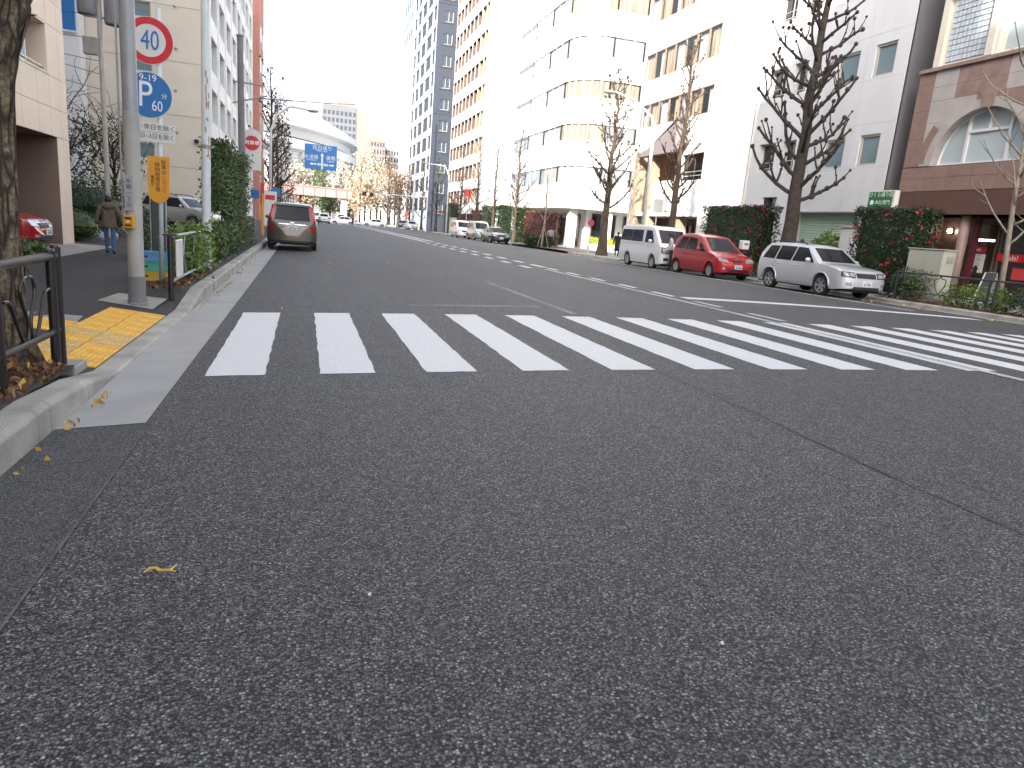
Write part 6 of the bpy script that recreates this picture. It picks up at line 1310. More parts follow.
def far_tower():
    t = thing('tower_block', 'thin pale blue-white tower just left of the slate tower', 'building', (RX, 180, 0)); F = rfac(171.5); ops = [(a, a+2.2, 3+3.6*k, 5.2+3.6*k) for k in range(15) for a in (1.5, 5, 8.5, 12)]
    shell(t, RX+.05, RX+12, 171.5, 187, 42, 'w_white2', skip=('-x',)); wall('facade', F, 0, 15.5, -.3, 42, ops, 'w_white2', t, depth=.4)
    for o in ops: MB().quad(*[F.P(u, v, -.12) for u, v in ((o[0], o[2]), (o[1], o[2]), (o[1], o[3]), (o[0], o[3]))]).build('window', 'far_window_blue', t)
far_tower()

# ------------------------------------------------------------------ left buildings
LX = -7.0
def lfac(y_far, x=LX): return Fac((x, y_far, 0), (0, -1, 0), (1, 0, 0))        # u runs towards the camera
def pink_building():
    Y0, Y1, H = -7.5, 25.3, 29.3; t = thing('pink_building', 'pinkish tiled building with pillar at the left edge', 'building', (LX, 22, -.4)); F = lfac(Y1); U = lambda y: Y1-y
    shell(t, -24, LX-.06, Y0, Y1, H, 'w_pink', skip=('+x',))
    gf = 2.72; PE = Y1-1.1
    zs, zt_ = atX(44, 71, LX).z, atX(44, 24, LX).z
    wy1 = atX(45, 50, LX).y
    ops = [(U(PE), U(-6.5), -.6, gf)]+[(U(wy1), U(wy1-2.6), zs+3.3*k, zt_+3.3*k) for k in range(7)]+[(U(wy1-4.6), U(wy1-7.6), zs+3.3*k, zt_+3.3*k) for k in range(7)]
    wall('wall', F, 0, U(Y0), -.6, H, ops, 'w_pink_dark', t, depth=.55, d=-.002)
    clad('facade_panel', F, [0, .6, 1.5, 2.5, 3.7, 4.9, 6.1, 7.3, 8.5, 9.7, 12, 16, 20, 26, U(Y0)], [gf, 3.5, zs-.05, zt_+.05, 6.4, 7.4, 9.4, 12, 16, 20, 24, H], ops, 'w_pink', t, .03, .012, .5)
    wall('pillar_face', F, 0, U(PE), -.6, gf-.01, [], 'w_pink', t, d=.03)
    wall('pillar_face', Fac((LX+.03, PE-.006, 0), (-1, 0, 0), (0, -1, 0)), 0, 2.2, -.6, gf-.01, [], 'w_brown', t)
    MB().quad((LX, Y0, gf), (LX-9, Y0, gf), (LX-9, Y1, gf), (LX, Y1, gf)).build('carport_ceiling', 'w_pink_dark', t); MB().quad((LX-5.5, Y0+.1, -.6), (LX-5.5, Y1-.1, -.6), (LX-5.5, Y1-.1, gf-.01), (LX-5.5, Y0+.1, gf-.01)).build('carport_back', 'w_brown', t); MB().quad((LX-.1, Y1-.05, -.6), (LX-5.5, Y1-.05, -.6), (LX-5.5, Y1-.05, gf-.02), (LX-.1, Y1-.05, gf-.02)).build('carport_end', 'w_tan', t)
    for o in ops[1:3]:
        w_ = window(F, (o[0]+o[1])/2, o[1], o[2], o[3], t, .10, 'alu_light', 'glass_light', 3, 1, .05); MB().quad(F.P(o[0], o[2], -.54), F.P(o[1], o[2], -.54), F.P(o[1], o[3], -.54), F.P(o[0], o[3], -.54)).build('recess_back', 'w_brown', t)
        mb = MB(); fbox(mb, F, o[0], o[1], o[2]+.12, o[2]+.16, -.10, -.05); fbox(mb, F, o[0]-.03, o[1]+.03, o[2]-.05, o[2]-.004, -.5, .05); mb.build('sill_rail', 'alu', t)
    for k in (1, 8): 
        for o in ops[k+1 if k == 1 else k:k+7]: MB().quad(F.P(o[0], o[2], -.5), F.P(o[1], o[2], -.5), F.P(o[1], o[3], -.5), F.P(o[0], o[3], -.5)).build('window', 'glass', t)
    # sloping concrete apron at the pillar foot
    a = struct(MB().add([(LX-.3, 20.0, -.36), (LX-.3, 25.1, -.36), (LX+1.2, 25.3, -.405), (LX+1.2, 19.4, -.405)], [(0, 3, 2, 1)]).build('driveway_apron', 'concrete'))
pink_building()
def block(name, label, x0, x1, y0, y1, H, m, face='+x', win=True):
    t = thing(name, label, 'building', ((x0+x1)/2, (y0+y1)/2, 0)); shell(t, x0, x1, y0, y1, H, m)
    if win:
        F = Fac((x1, y1, 0), (0, -1, 0), (1, 0, 0)); n = int((y1-y0)/3.2)
        for k in range(int(H/3.4)-1):
            for i in range(n): u = (y1-y0)*(i+.5)/n; mb = MB(); fbox(mb, F, u-.8, u+.8, 3.5+3.4*k, 5.2+3.4*k, .01, .03); mb.build('window', 'glass_blue', t)
    return t
block('office_block', 'tall white office block next to the near end of the pink building', -11.4, LX, -15.3, -7.6, 39.8, 'w_white')
block('office_block', 'lower grey office block set behind the tall white one', -26, -11.45, -15.3, -7.6, 27, 'w_far', win=False)
block('office_block', 'long grey office block, nearest on the left side of the street', -26, LX, -48, -15.35, 36.8, 'w_far')
block('rear_block', 'unseen block added behind the pink building to shade the road', -34, -15.2, 26, 48, 31, 'w_far', win=False)  # unseen filler, added to stop sun reaching the road through the gap
def rear_block():
    Y = 48.3; x1 = atY(80.5, 60, Y).x; t = thing('rear_block', 'white building glimpsed between the pink and beige ones, blue sign on top', 'building', (x1, Y, 0)); shell(t, x1-20, x1, Y, 49.35, 31, 'w_white')
    z0 = atY(73, 31, Y).z
    MB().box(x1-1.6, Y-.12, z0, x1-.15, Y-.01, z0+4.5).build('blue_panel', 'sign_blue', t); MB().box(x1-1.7, Y-.2, z0-.1, x1-.1, Y-.005, z0-.005).build('ledge', 'w_white', t)
    for k in range(6): MB().box(x1-6, Y-.03, .8+1.35*k, x1-.02, Y-.004, .84+1.35*k).build('joint_strip', 'cream', t)
rear_block()
def beige_building():
    Y0, Y1, H = 49.5, 86.0, 30; x1 = atY(210, 100, Y0).x; t = thing('beige_building', 'large beige apartment building with blank end wall behind the road signs', 'building', (x1, (Y0+Y1)/2, 0))
    shell(t, -24, x1-.05, Y0, Y1, H, 'w_beige', skip=('-y', '+x'))
    Fe = Fac((-24, Y0, 0), (1, 0, 0), (0, -1, 0)); W_ = x1+24
    ww = [(atY(147, 12, Y0).x+24-.75, atY(147, 12, Y0).x+24+.2, z, z+.9) for z in (atY(150, 18, Y0).z, atY(150, 72, Y0).z, atY(150, 158, Y0).z)]
    wall('end_wall', Fe, 0, W_, -.3, H, ww, 'w_beige', t, depth=.2)
    for o in ww: window(Fe, *o, t, .12, 'alu', 'glass_blue', 1, 1, .07)
    for k in range(9): MB().box(-24, Y0-.012, 3.3+3.1*k, x1, Y0-.002, 3.33+3.1*k).build('joint', 'w_tan', t)
    for px, py in ((175, 6), (176, 48), (176, 90), (177, 132)): c = atY(px, py, Y0); MB().ball((c.x, Y0-.05, c.z), .10, 8, 5).build('vent_cap', 'alu', t)
    c = atY(197, 142, Y0); MB().lathe([(.12, 0), (.16, .2), (.05, .25)], (c.x, Y0-.2, c.z-.1), 10).build('lamp', 'dark_steel', t)
    F = lfac(Y1, x1); L = Y1-Y0; ops = []
    for k in range(9):
        for i in range(8): ops.append((L*i/8+.3, L*(i+1)/8-.3, 3.2+3.1*k+.1, 3.2+3.1*k+2.1))
    wall('facade', F, 0, L, -.3, H, ops, 'w_white', t, depth=1.1)
    MB().quad(F.P(0, 0, -1.1), F.P(L, 0, -1.1), F.P(L, H, -1.1), F.P(0, H, -1.1)).build('recess_wall', 'w_tan', t)
    for o in ops:
        MB().quad(*[F.P(u, v, -1.07) for u, v in ((o[0]+.4, o[2]), (o[1]-.8, o[2]), (o[1]-.8, o[3]-.2), (o[0]+.4, o[3]-.2))]).build('window', 'glass', t)
    for i in range(9): MB().box(x1+.002, Y1-L*i/8-.13, 0, x1+.10, Y1-L*i/8+.13, H).build('fin', 'w_white2', t)
beige_building()
block('rose_building', 'narrow rose brick tower beyond the beige building', -20, -5.3, 92, 101, 27, 'w_rose')

# ------------------------------------------------------------------ left yard planting, small poles
shrub('bush', 'dark evergreen bush behind the brown-coated walker', (-8.2, 32.0, .75), (2.1, 1.9, 1.3), 5000, .11, 'leaf_dark', seed=41, cat='bush')
shrub('bush', 'dark evergreen bush right of the pink building, at the wall', (-10.2, 32.5, 1.1), (1.5, 1.6, 1.7), 4000, .11, 'leaf_dark', seed=42, cat='bush')
shrub('bush', 'round clipped yellow-green bush beside the pink pillar', (-7.55, 27.6, .10), (.80, .80, .55), 2600, .06, 'leaf_bushy', seed=43, cat='bush', lump=.06, shell=.08, core=.85)
shrub('bush', 'low scrubby plants in front of the red car', (-6.3, 19.2, -.22), (.5, 1.0, .24), 900, .10, 'leaf_bushy', seed=44, cat='bush')
shrub('bush', 'green bush at the foot of the notice board', (-3.4, 19.0, .20), (.5, 1.6, .60), 2200, .09, 'leaf', seed=45, cat='bush')
def loose_tree(label, base, H, r, seed, n=2600, m='leaf_dark'):
    rnd = random.Random(seed); t = thing('small_tree', label, 'tree', base); cr = MB(); tb = MB(); b = Vector(base); tb.tube([b, b+Vector((.05, 0, H*.4)), b+Vector((0, .05, H*.65))], [.09, .06, .04], 7); tips = []
    for k in range(14):
        a = k*2.4; p = b+Vector((0, 0, H*(.25+.03*k))); q, _, _ = limb(cr, p, (math.cos(a), math.sin(a), 1.1), H*.5, .035, rnd, .4, 6, .2, .3); tips += q[2:]
        for _ in range(3): q2, _, _ = limb(cr, q[rnd.randint(2, 5)], (rnd.gauss(0, 1), rnd.gauss(0, 1), .8), H*.2, .015, rnd, .3, 4, .2, .4); tips += q2[1:]
    tb.build('trunk', 'bark_brown', t, smooth=True); cr.build('branches', 'bark_brown', t, smooth=True); lb = MB(); tips = [p for p in tips if p.z < b.z+H*.78]
    leaves(lb, n, lambda r_: (lambda p: (p.x+r_.gauss(0, .16), p.y+r_.gauss(0, .16), p.z+r_.gauss(0, .14)))(r_.choice(tips)), .12, rnd); lb.build('crown', m, t); return t
loose_tree('thin leafy garden tree above the dark bushes, by the pink corner', (-9.6, 33.5, -.45), 6.3, 1, 51, 2000)
loose_tree('thin leafy garden tree nearer the beige wall, above the walker', (-8.0, 35, -.45), 6.0, 1, 52, 1700, 'leaf')
def stones():
    for k, (x, y, s) in enumerate(((-7.4, 29.2, .28), (-7.0, 29.7, .22), (-7.9, 28.9, .25))):
        rnd = random.Random(k); mb = MB(); mb.ball((x, y, s*.4-.42), (s*1.5, s, s), 9, 6); mb.v = [(a+.25*s*noise.noise(Vector((a*4, b*4, c*4))), b, c+.25*s*noise.noise(Vector((b*4, a*4, c*3)))) for a, b, c in mb.v]
        tag(mb.build('garden_stone', 'stone_grey'), ('largest rough grey garden stone at the foot of the dark bush', 'small rough garden stone, rightmost at the dark bush', 'rough garden stone nearest the round clipped bush')[k], 'stone', 'garden stones by the bush')
stones()
def small_pole():
    Y = 31.0; p = atY(104, 100, Y); X = p.x; t = thing('utility_pole', 'pale utility pole with transformers left of the beige pole', 'pole', (X, Y, -.1))
    smooth_angle(MB().tube([(X, Y, -.15), (X-.05, Y, 12)], [.095, .08], 12).build('pole', 'pole_beige', t)); zc = lambda py: atY(104, py, Y).z
    MB().lathe([(.30, zc(17)), (.33, zc(14)), (.33, zc(-12)), (.28, zc(-15))], (X-.42, Y, 0), 16).build('transformer', 'pole_grey', t, smooth=False); MB().lathe([(.30, zc(24)), (.32, zc(22)), (.32, zc(-5))], (X+.45, Y, 0), 16).build('transformer', 'pole_grey', t)
    MB().box(X-.55, Y-.06, zc(19), X+.7, Y+.06, zc(17)).build('crossarm', 'grey_steel', t); MB().box(X-.55, Y-.28, zc(57), X-.12, Y-.05, zc(40)).build('meter_box', 'stone_grey', t)
    for k, py in enumerate((15, 40, 62, 75)): MB().tube([(X, Y, zc(py)), (X-2.2, Y-.6, zc(py+9-6*k)), (X-6, Y-2, zc(py+4-9*k))], .012, 5).build('cable', 'ink', t)
    MB().tube([(X, Y, zc(90)), (X-1.2, Y-.1, zc(85)), (X-1.55, Y-.1, zc(81))], .02, 5).build('bracket', 'grey_steel', t); MB().ball((X-1.6, Y-.1, zc(81)), (.1, .1, .1), 8, 5).build('camera', 'dark_steel', t)
small_pole()
def concrete_pole():
    Y = 34; b = atY(243, 215, Y); tp = atY(240, 36, Y); X = b.x; t = thing('utility_pole', 'grey concrete utility pole behind the clipped hedges carrying the street wire', 'pole', (X, Y, -.06)); smooth_angle(MB().tube([(X, Y, -.1), (tp.x, Y, tp.z)], [.17, .12], 14).build('pole', 'pole_concrete', t))
    for py0, py1, dx in ((81, 86, 1.4), (103, 96, 1.5)): a, c = atY(240, py0, Y), atY(240+dx*18, py1, Y); MB().tube([a+Vector((-.3, 0, -.03)), c], .035, 6).build('crossarm', 'grey_steel', t)
    MB().ball((tp.x, Y, tp.z), (.16, .16, .08), 8, 5).build('cap', 'pole_concrete', t); 
    e = atX(404, 100, 17.0); s_ = atY(255, 98, Y); pts = [s_.lerp(e, k/16)+Vector((0, 0, -.5*math.sin(math.pi*k/16))) for k in range(17)]
    tag(MB().tube(pts, .03, 5).build('street_wire', 'ink'), 'thin wire spanning the street high above the cars', 'wire')
    a, b2 = atX(405, 100, 17.0), atX(450, 103, 19.4); yy = a.y; p2 = Vector((19.4, yy, a.z-.3)); t3 = thing('cantilever_pole', 'tall grey mast with rusty arm holding the street wire, right side', 'pole', (19.4, yy, 0))
    smooth_angle(MB().tube([(19.4, yy, -.1), (19.4, yy, a.z+1.2)], [.16, .10], 10).build('mast', 'pole_concrete', t3)); MB().tube([a, p2], .07, 6).build('arm', 'rust', t3)
concrete_pole()
def arch_board():
    Y = 37.0; c = atY(252, 143, Y); X = c.x; t = thing('round_sign', 'arched white sign board with red disc and orange post beyond the hedges', 'sign', (X, Y, -.06)); w_ = .42
    zt = atY(252, 129, Y).z; zb = atY(252, 170, Y).z
    poly = [(-w_, zb), (w_, zb), (w_, zt-.3)]+[(w_*math.cos(a), zt-.3+.3*math.sin(a)) for a in [math.pi*k/10 for k in range(1, 10)]]+[(-w_, zt-.3)]
    p = MB().prism(poly, lambda u, v: (X+u, Y, v), lambda u, v: (X+u, Y+.12, v)).build('board', 'sign_white', t, fixn=True); d = MB().lathe([(.34, -.008), (.34, 0)], (X, Y-.012, c.z), 28, 'y').build('red_disc', 'sign_red', p); text('駐車場', .21, 'text_white', d, (X, Y-.022, c.z), (1, 0, 0), (0, 0, 1), bold=.004)
    MB().box(X+w_-.02, Y+.13, -.1, X+w_+.12, Y+.25, zb+.6).build('post', 'w_orange', t); MB().box(X+w_-.04, Y-.02, 1.4, X+w_+.14, Y+.01, 2.4).build('post_banner', 'ad_red', t)
arch_board()
def left_lamp():
    Y = 44; b = atY(270, 215, Y); k = atY(271, 130, Y); tp = atY(277, 115, Y); hd = atY(309, 110, Y); X = b.x; t = thing('street_lamp', 'white curved street lamp on the left in front of the brown trees', 'street lamp', (X, Y, -.06))
    MB().tube([(X, Y, -.1), k, tp, tp.lerp(hd, .4)+Vector((0, 0, .35)), hd], [.10, .07, .06, .05, .04], 10).build('pole', 'white_steel', t, smooth=True); MB().ball(hd+Vector((.25, 0, -.03)), (.35, .13, .09), 10, 6).build('lamp_head', 'grey_steel', t, smooth=True)
left_lamp()
def direction_sign():
    Y = 62; a, b = atY(304.8, 144, Y), atY(336.5, 170.5, Y); bl, tl, br = atY(305.5, 168.5, Y), atY(305.2, 144, Y), atY(336, 170.3, Y); cx, cz, w_, h_ = (a.x+b.x)/2, (a.z+b.z)/2, (b.x-a.x)/2, (tl.z-bl.z)/2+.02
    t = thing('direction_sign', 'blue overhead direction sign with white arrows in front of the dome', 'road sign', (-1.7, Y, -.06)); p = MB().box(cx-w_, Y, cz-h_, cx+w_, Y+.06, cz+h_).build('panel', 'sign_blue_far', t)
    T = lambda s, sz, u, v, m='text_white': text(s, sz, m, p, (cx+u*w_, Y-.012, cz+v*h_), (1, 0, 0), (0, 0, 1), extr=.004)
    T('目白通り', .40, .08, .74); T('Mejiro dori', .20, .06, .52); T('水道橋', .36, -.58, -.03); T('Suidobashi', .19, -.58, -.26); T('巣鴨', .38, .62, -.02); T('Sugamo', .19, .62, -.26); T('白山通り', .22, .02, -.58, 'ink_grey') if False else None
    q = lambda pl, nm='arrow', m='text_white': MB().prism(pl, lambda u, v: (cx+u*w_, Y-.014, cz+v*h_), lambda u, v: (cx+u*w_, Y-.004, cz+v*h_)).build(nm, m, p, fixn=True)
    q([(.03, -.96), (.14, -.96), (.14, .12), (.20, .12), (.085, .38), (-.03, .12), (.03, .12)]); q([(-.68, -.58), (-.54, -.46), (-.54, -.52), (-.28, -.52), (-.28, -.64), (-.54, -.64), (-.54, -.70)]); q([(.86, -.58), (.72, -.46), (.72, -.52), (.52, -.52), (.52, -.64), (.72, -.64), (.72, -.70)]); q([(-.22, -.48), (.02, -.48), (.02, -.68), (-.22, -.68)], 'route_box', 'sign_white'); q([(.15, -.48), (.46, -.48), (.46, -.68), (.15, -.68)], 'route_box', 'sign_white')
    X = -1.75; MB().tube([(X, Y+.15, -.1), (X, Y+.15, cz+.5)], [.14, .11], 12).build('mast', 'white_steel', t, smooth=True)
    for z in (cz+.3, cz-.25): MB().tube([(X, Y+.13, z), (cx+w_*.8, Y+.13, z)], .05, 8).build('arm', 'white_steel', t)
direction_sign()
for px, py, Y, lb in ((255, 194, 38, 'small blue square sign left of the brown minivan'), (275.5, 192, 42, 'small blue round sign above the white board')):
    c = atY(px, py, Y); t = thing('small_sign', lb, 'sign', (c.x, Y, -.06)); (MB().lathe([(.26, -.02), (.26, 0)], (c.x, Y, c.z), 20, 'y') if px > 260 else MB().box(c.x-.2, Y-.02, c.z-.2, c.x+.2, Y, c.z+.2)).build('face', 'sign_blue', t); MB().tube([(c.x, Y+.04, -.1), (c.x, Y+.04, c.z)], .03, 6).build('post', 'grey_steel', t)
c = atY(270, 206, 41); t = thing('standing_board', 'white upright board beside the brown minivan', 'board', (c.x, 41, -.06)); MB().box(c.x-.35, 41, .3, c.x+.35, 41.06, 2.15).build('panel', 'sign_white', t); MB().box(c.x-.25, 40.985, 1.7, c.x+.25, 40.996, 1.95).build('heading', 'ad_red', t)
for dx in (-.28, .28): MB().tube([(c.x+dx, 41.05, -.1), (c.x+dx, 41.05, .4)], .025, 6).build('leg', 'grey_steel', t)
t = thing('orange_post', 'slim orange marker post left of the minivan', 'post', (-1.9, 36.0, -.06)); MB().box(-1.95, 35.95, -.1, -1.87, 36.05, 1.9).build('post', 'sign_orange', t); MB().box(-1.96, 35.93, 1.9, -1.86, 36.07, 1.96).build('cap', 'ad_red', t)

street_tree('bare knobbly tree behind the left street lamp', (-1.95, 46, -.06), 9.4, .17, 1.9, 61, 'bark_dark', .25, 26, .06, twig=2)
street_tree('brown-leaved slender tree beyond the left street lamp', (-1.9, 54, -.06), 8.8, .16, 1.5, 62, 'bark_brown', .15, 26, 0, leafy=1500, twig=3)
street_tree('farthest brown-leaved tree on the left pavement', (-1.9, 63, -.06), 8.0, .16, 1.6, 63, 'bark_brown', .12, 24, 0, leafy=1500, twig=3)

# ------------------------------------------------------------------ right pavement
_p = atX(790, 225, 19.2); street_tree('large knobbly bare tree behind the silver estate car', (19.2, _p.y, -.01), 14.5, .37, 2.9, 71, 'bark_dark', .215, 42, .08, twig=3, br=.30, upk=.75, elo=.05)
street_tree('bare tree standing between the white van and the flowering hedge', (19.3, atX(673, 215, 19.3).y, -.01), 11.5, .25, 1.8, 72, 'bark_brown', .26, 40, .05, twig=3, br=.28, upk=1.0)
street_tree('bare knobbly tree beside the white van, near the side street', (19.2, atX(603, 240, 19.2).y, -.01), 11.2, .32, 2.5, 73, 'bark_brown', .27, 34, .08, twig=3, br=.30, upk=.8, elo=.1)
street_tree('spindly bare tree behind the far black saloon', (19.4, 65.2, -.01), 10.8, .22, 2.2, 74, 'bark_brown', .2, 30, 0, twig=3)
street_tree('bare tree behind the far white van, nearer one', (19.4, 73.5, -.01), 11.8, .2, 2.0, 75, 'bark_brown', .2, 30, 0, twig=3)
street_tree('bare tree behind the far white van, middle one', (19.4, 81.5, -.01), 11.5, .2, 2.0, 76, 'bark_brown', .2, 30, 0, twig=3)
street_tree('bare tree in front of the balcony block', (19.4, 90.5, -.01), 11, .22, 2.2, 77, 'bark_brown', .2, 30, 0, twig=3)
street_tree('bare tree in front of the slate tower, nearer one', (19.4, 108, -.01), 11, .2, 2.2, 78, 'bark_dark', .2, 30, 0, twig=3)
street_tree('bare tree in front of the slate tower, middle one', (19.4, 122, -.05), 12, .22, 2.2, 79, 'bark_dark', .15, 32, 0, twig=3)
street_tree('bare tree in front of the slate tower, farther one', (19.0, 134, -.3), 12, .24, 2.3, 80, 'bark_dark', .12, 34, 0, twig=3)
street_tree('dark bare tree beyond the far parked saloons, left one', (19, 150, -.3), 11, .3, 2.2, 81, 'bark_dark', .12, 34, 0, twig=3)
def young_tree():
    b = (19.6, atX(1003, 283, 19.6).y, 0); t = thing('young_tree', 'pale young tree with yellow leaf tips at the right edge', 'tree', b); rnd = random.Random(5); tb = MB(); B = Vector(b)
    tr = [B, B+Vector((-.03, .06, 1.5)), B+Vector((-.12, .16, 3.2)), B+Vector((-.2, .25, 6)), B+Vector((-.2, .3, 8))]; tb.tube(tr, [.085, .07, .058, .04, .02], 10); tb.build('trunk', 'bark_pale', t, smooth=True); cr = MB(); tips = []
    for k in range(18):
        a = k*2.4; p = B+Vector((-.05-.008*k, .08+.01*k, 1.9+.27*k)); q, _, _ = limb(cr, p, (math.cos(a)*.9, math.sin(a)*.9, .5), 1.9, .035, rnd, .9, 7, .16, .3); tips += q[-3:]
        for _ in range(2): q2, _, _ = limb(cr, q[rnd.randint(2, 6)], (rnd.gauss(0, 1), rnd.gauss(0, 1), .5), .6, .014, rnd, .4, 4, .2, .4); tips.append(q2[-1])
    cr.build('crown', 'bark_pale', t, smooth=True); lb = MB(); leaves(lb, 26, lambda r: r.choice(tips), .09, rnd); lb.build('leaves', 'leaf_yellow', t)
young_tree()
def staked_tree():
    b = Vector((19.2, 56.0, 0)); t = thing('young_tree', 'pale slim young tree held by wooden stakes at the side street', 'tree', b); rnd = random.Random(9); MB().tube([b, b+Vector((.05, 0, 3)), b+Vector((0, .1, 6.5))], [.09, .07, .02], 8).build('trunk', 'bark_pale', t, smooth=True); cr = MB()
    for k in range(14): a = k*2.4; limb(cr, b+Vector((0, 0, 1.9+.3*k)), (math.cos(a)*.7, math.sin(a)*.7, .9), 1.2, .03, rnd, .6, 5, .12, .3)
    cr.build('crown', 'bark_pale', t, smooth=True)
    for a in (0, 2.1, 4.2): MB().tube([b+Vector((.55*math.cos(a), .55*math.sin(a), -.05)), b+Vector((.04*math.cos(a), .04*math.sin(a), 1.7))], .035, 6).build('stake', 'bark_pale', t)
    MB().tube([b+Vector((.16*math.cos(a), .16*math.sin(a), 1.35)) for a in [k*.5236*2 for k in range(7)]], .03, 6).build('stake_tie', 'bark_pale', t)
staked_tree()
def hz(px, py, X): return atX(px, py, X)
hedge('flowering_hedge', 'tall dark camellia hedge with red flowers beside the silver car', (19.1, 20.4, 18.6, 21.2, 0, 2.98), 15000, .085, 'leaf_dark', 'camellia hedges', 85, seed=91, core=.2, fsize=.10, rag=.045)
hedge('flowering_hedge', 'tall dark camellia hedge with red flowers behind the red car', (19.2, 20.4, 27.0, 31.6, 0, 3.12), 15000, .095, 'leaf_dark', 'camellia hedges', 150, seed=92, core=.2, fsize=.09, rag=.045)
shrub('bush', 'dark round bush at the foot of the flowering hedge, ahead of the silver car', (19.1, 18.0, .50), (.55, .95, .58), 3200, .075, 'leaf', seed=93, cat='bush', lump=.2)
shrub('bush', 'dark bush at the picture edge behind the right railing', (18.95, 13.3, .42), (.5, 1.3, .5), 4200, .07, 'leaf', seed=94, cat='bush', lump=.2)
shrub('bush', 'sparse yellow-green bush behind the right railing, by the cabinet', (18.95, 16.0, .30), (.4, .75, .42), 900, .085, 'leaf_bright', seed=95, cat='bush', core=0)
shrub('bush', 'sparse yellow-green bush behind the right railing posts', (18.95, 14.9, .28), (.35, .5, .40), 700, .085, 'leaf_bright', seed=96, cat='bush', core=0)
shrub('bush', 'low bush between the red car and the silver car at the pavement', (19.2, 25.6, .35), (.5, 1.2, .42), 1800, .08, 'leaf', seed=97, cat='bush')
shrub('palm_plant', 'fern-like green plant in front of the shutter', (21.6, 25.3, 1.2), (.5, .7, 1.0), 1500, .16, 'leaf_bright', seed=98, cat='plant', core=0)
t = thing('grey_pier', 'pale grey pier beside the flowering hedge, in front of the shutter', 'pier', (21.9, 24.4, 0)); MB().box(21.75, 23.9, -.05, 22.2, 24.75, 2.4).build('pier', 'tile_white', t, bevel=.02); MB().box(21.68, 23.85, 2.4, 22.26, 24.8, 2.48).build('coping', 'alu', t); MB().box(21.70, 24.3, 1.0, 21.748, 24.55, 1.35).build('intercom', 'ink', t)
# bed, cabinet, railing on the right
struct(sheet('planting_bed', [18.30, 18.7, 19.6], frange(10, 18.9, 14), lambda x, y: .012+.012*noise.noise(Vector((x*4, y*4, 2))), 'soil'))
mb = MB(); leaves(mb, 500, lambda r: (r.uniform(18.32, 19.5), r.uniform(10, 18.6), .03+r.uniform(0, .03)), .09, random.Random(31), .6); tag(mb.build('leaf_litter', 'leaf_litter', kind='stuff'), 'brown litter under the right railing bushes', 'leaves')
t = thing('utility_cabinet', 'pale beige utility cabinet behind the right railing', 'cabinet', (19.2, 17.6, 0)); MB().box(18.95, 17.0, .10, 19.45, 18.35, 1.62).build('body', 'cabinet', t, bevel=.02); MB().box(18.92, 16.97, 1.625, 19.48, 18.38, 1.66).build('lid', 'cabinet', t, bevel=.01); MB().box(18.9, 16.95, -.02, 19.5, 18.4, .095).build('plinth', 'concrete', t)
for y in (17.04, 17.68): MB().box(18.936, y, .18, 18.949, y+.62, 1.55).build('door', 'cabinet', t)
MB().box(19.1, 16.984, 1.25, 19.35, 16.999, 1.45).build('vent', 'stone_grey', t); MB().box(18.925, 17.58, .85, 18.937, 17.63, 1.0).build('handle', 'grey_steel', t)
def right_rail():
    t = thing('guard_railing', 'dark steel guard railing with heart scrolls at the right kerb', 'railing', (18.55, 14, 0)); X = 18.55; H = .86; m = 'dark_steel'
    for y in (10.5, 12.55, 12.75, 14.75, 14.95, 18.2): smooth_angle(MB().tube([(X, y, -.05), (X, y, H-.02)], .036, 10).build('post', m, t))
    MB().tube([(X, 9, H), (X, 18.3, H)], .028, 8).build('rail', m, t)
    for y0, y1 in ((12.75, 14.75), (14.95, 18.2), (10.5, 12.55)):
        MB().tube([(X, y0+.05, .28), (X, y1-.05, .28)], .014, 6).build('rail', m, t); c = (y0+y1)/2
        for sg in (1, -1): MB().tube([(X, c+sg*a, z) for a, z in ((.0, .84), (.05, .76), (.15, .76), (.21, .68), (.18, .56), (.09, .42), (.02, .30), (.10, .24), (.22, .30), (.40, .48), (.55, .52), (.75, .52))], .014, 6).build('scroll', m, t, smooth=True)
right_rail()
def right_lamp():
    X = 19.0; b = atX(643, 222, X); Y = b.y; k = atX(655.5, 128, X); hd = atY(610, 92, Y); t = thing('street_lamp', 'tall white street lamp arching over the road behind the white van', 'street lamp', (X, Y, -.01)); h2 = Vector((k.x-.25, Y, k.z+.6)); m2 = k.lerp(hd, .5)+Vector((0, 0, .55))
    MB().tube([(X, Y, -.05), (k.x, Y, k.z), h2, m2, hd+Vector((.3, 0, .06))], [.11, .085, .075, .06, .05], 12).build('pole', 'white_steel', t, smooth=True); mb = MB(); mb.ball(hd, (.42, .15, .10), 12, 6); mb.build('lamp_head', 'grey_steel', t, smooth=True); MB().ball(hd+Vector((-.05, 0, -.05)), (.28, .11, .08), 10, 5).build('lens', 'glass_blue', t, smooth=True)
right_lamp()
def far_lamp():
    X = 18.9; Y = 97; hd = atY(425, 163, Y); k = atX(440, 178, X); t = thing('street_lamp', 'white street lamp arching over the far parked van', 'street lamp', (X, Y, -.01)); MB().tube([(X, Y, -.05), (X, Y, k.z), (X-.6, Y, k.z+1.2), hd], [.11, .09, .07, .05], 10).build('pole', 'white_steel', t, smooth=True); MB().ball(hd, (.45, .16, .10), 10, 5).build('lamp_head', 'grey_steel', t, smooth=True)
far_lamp()
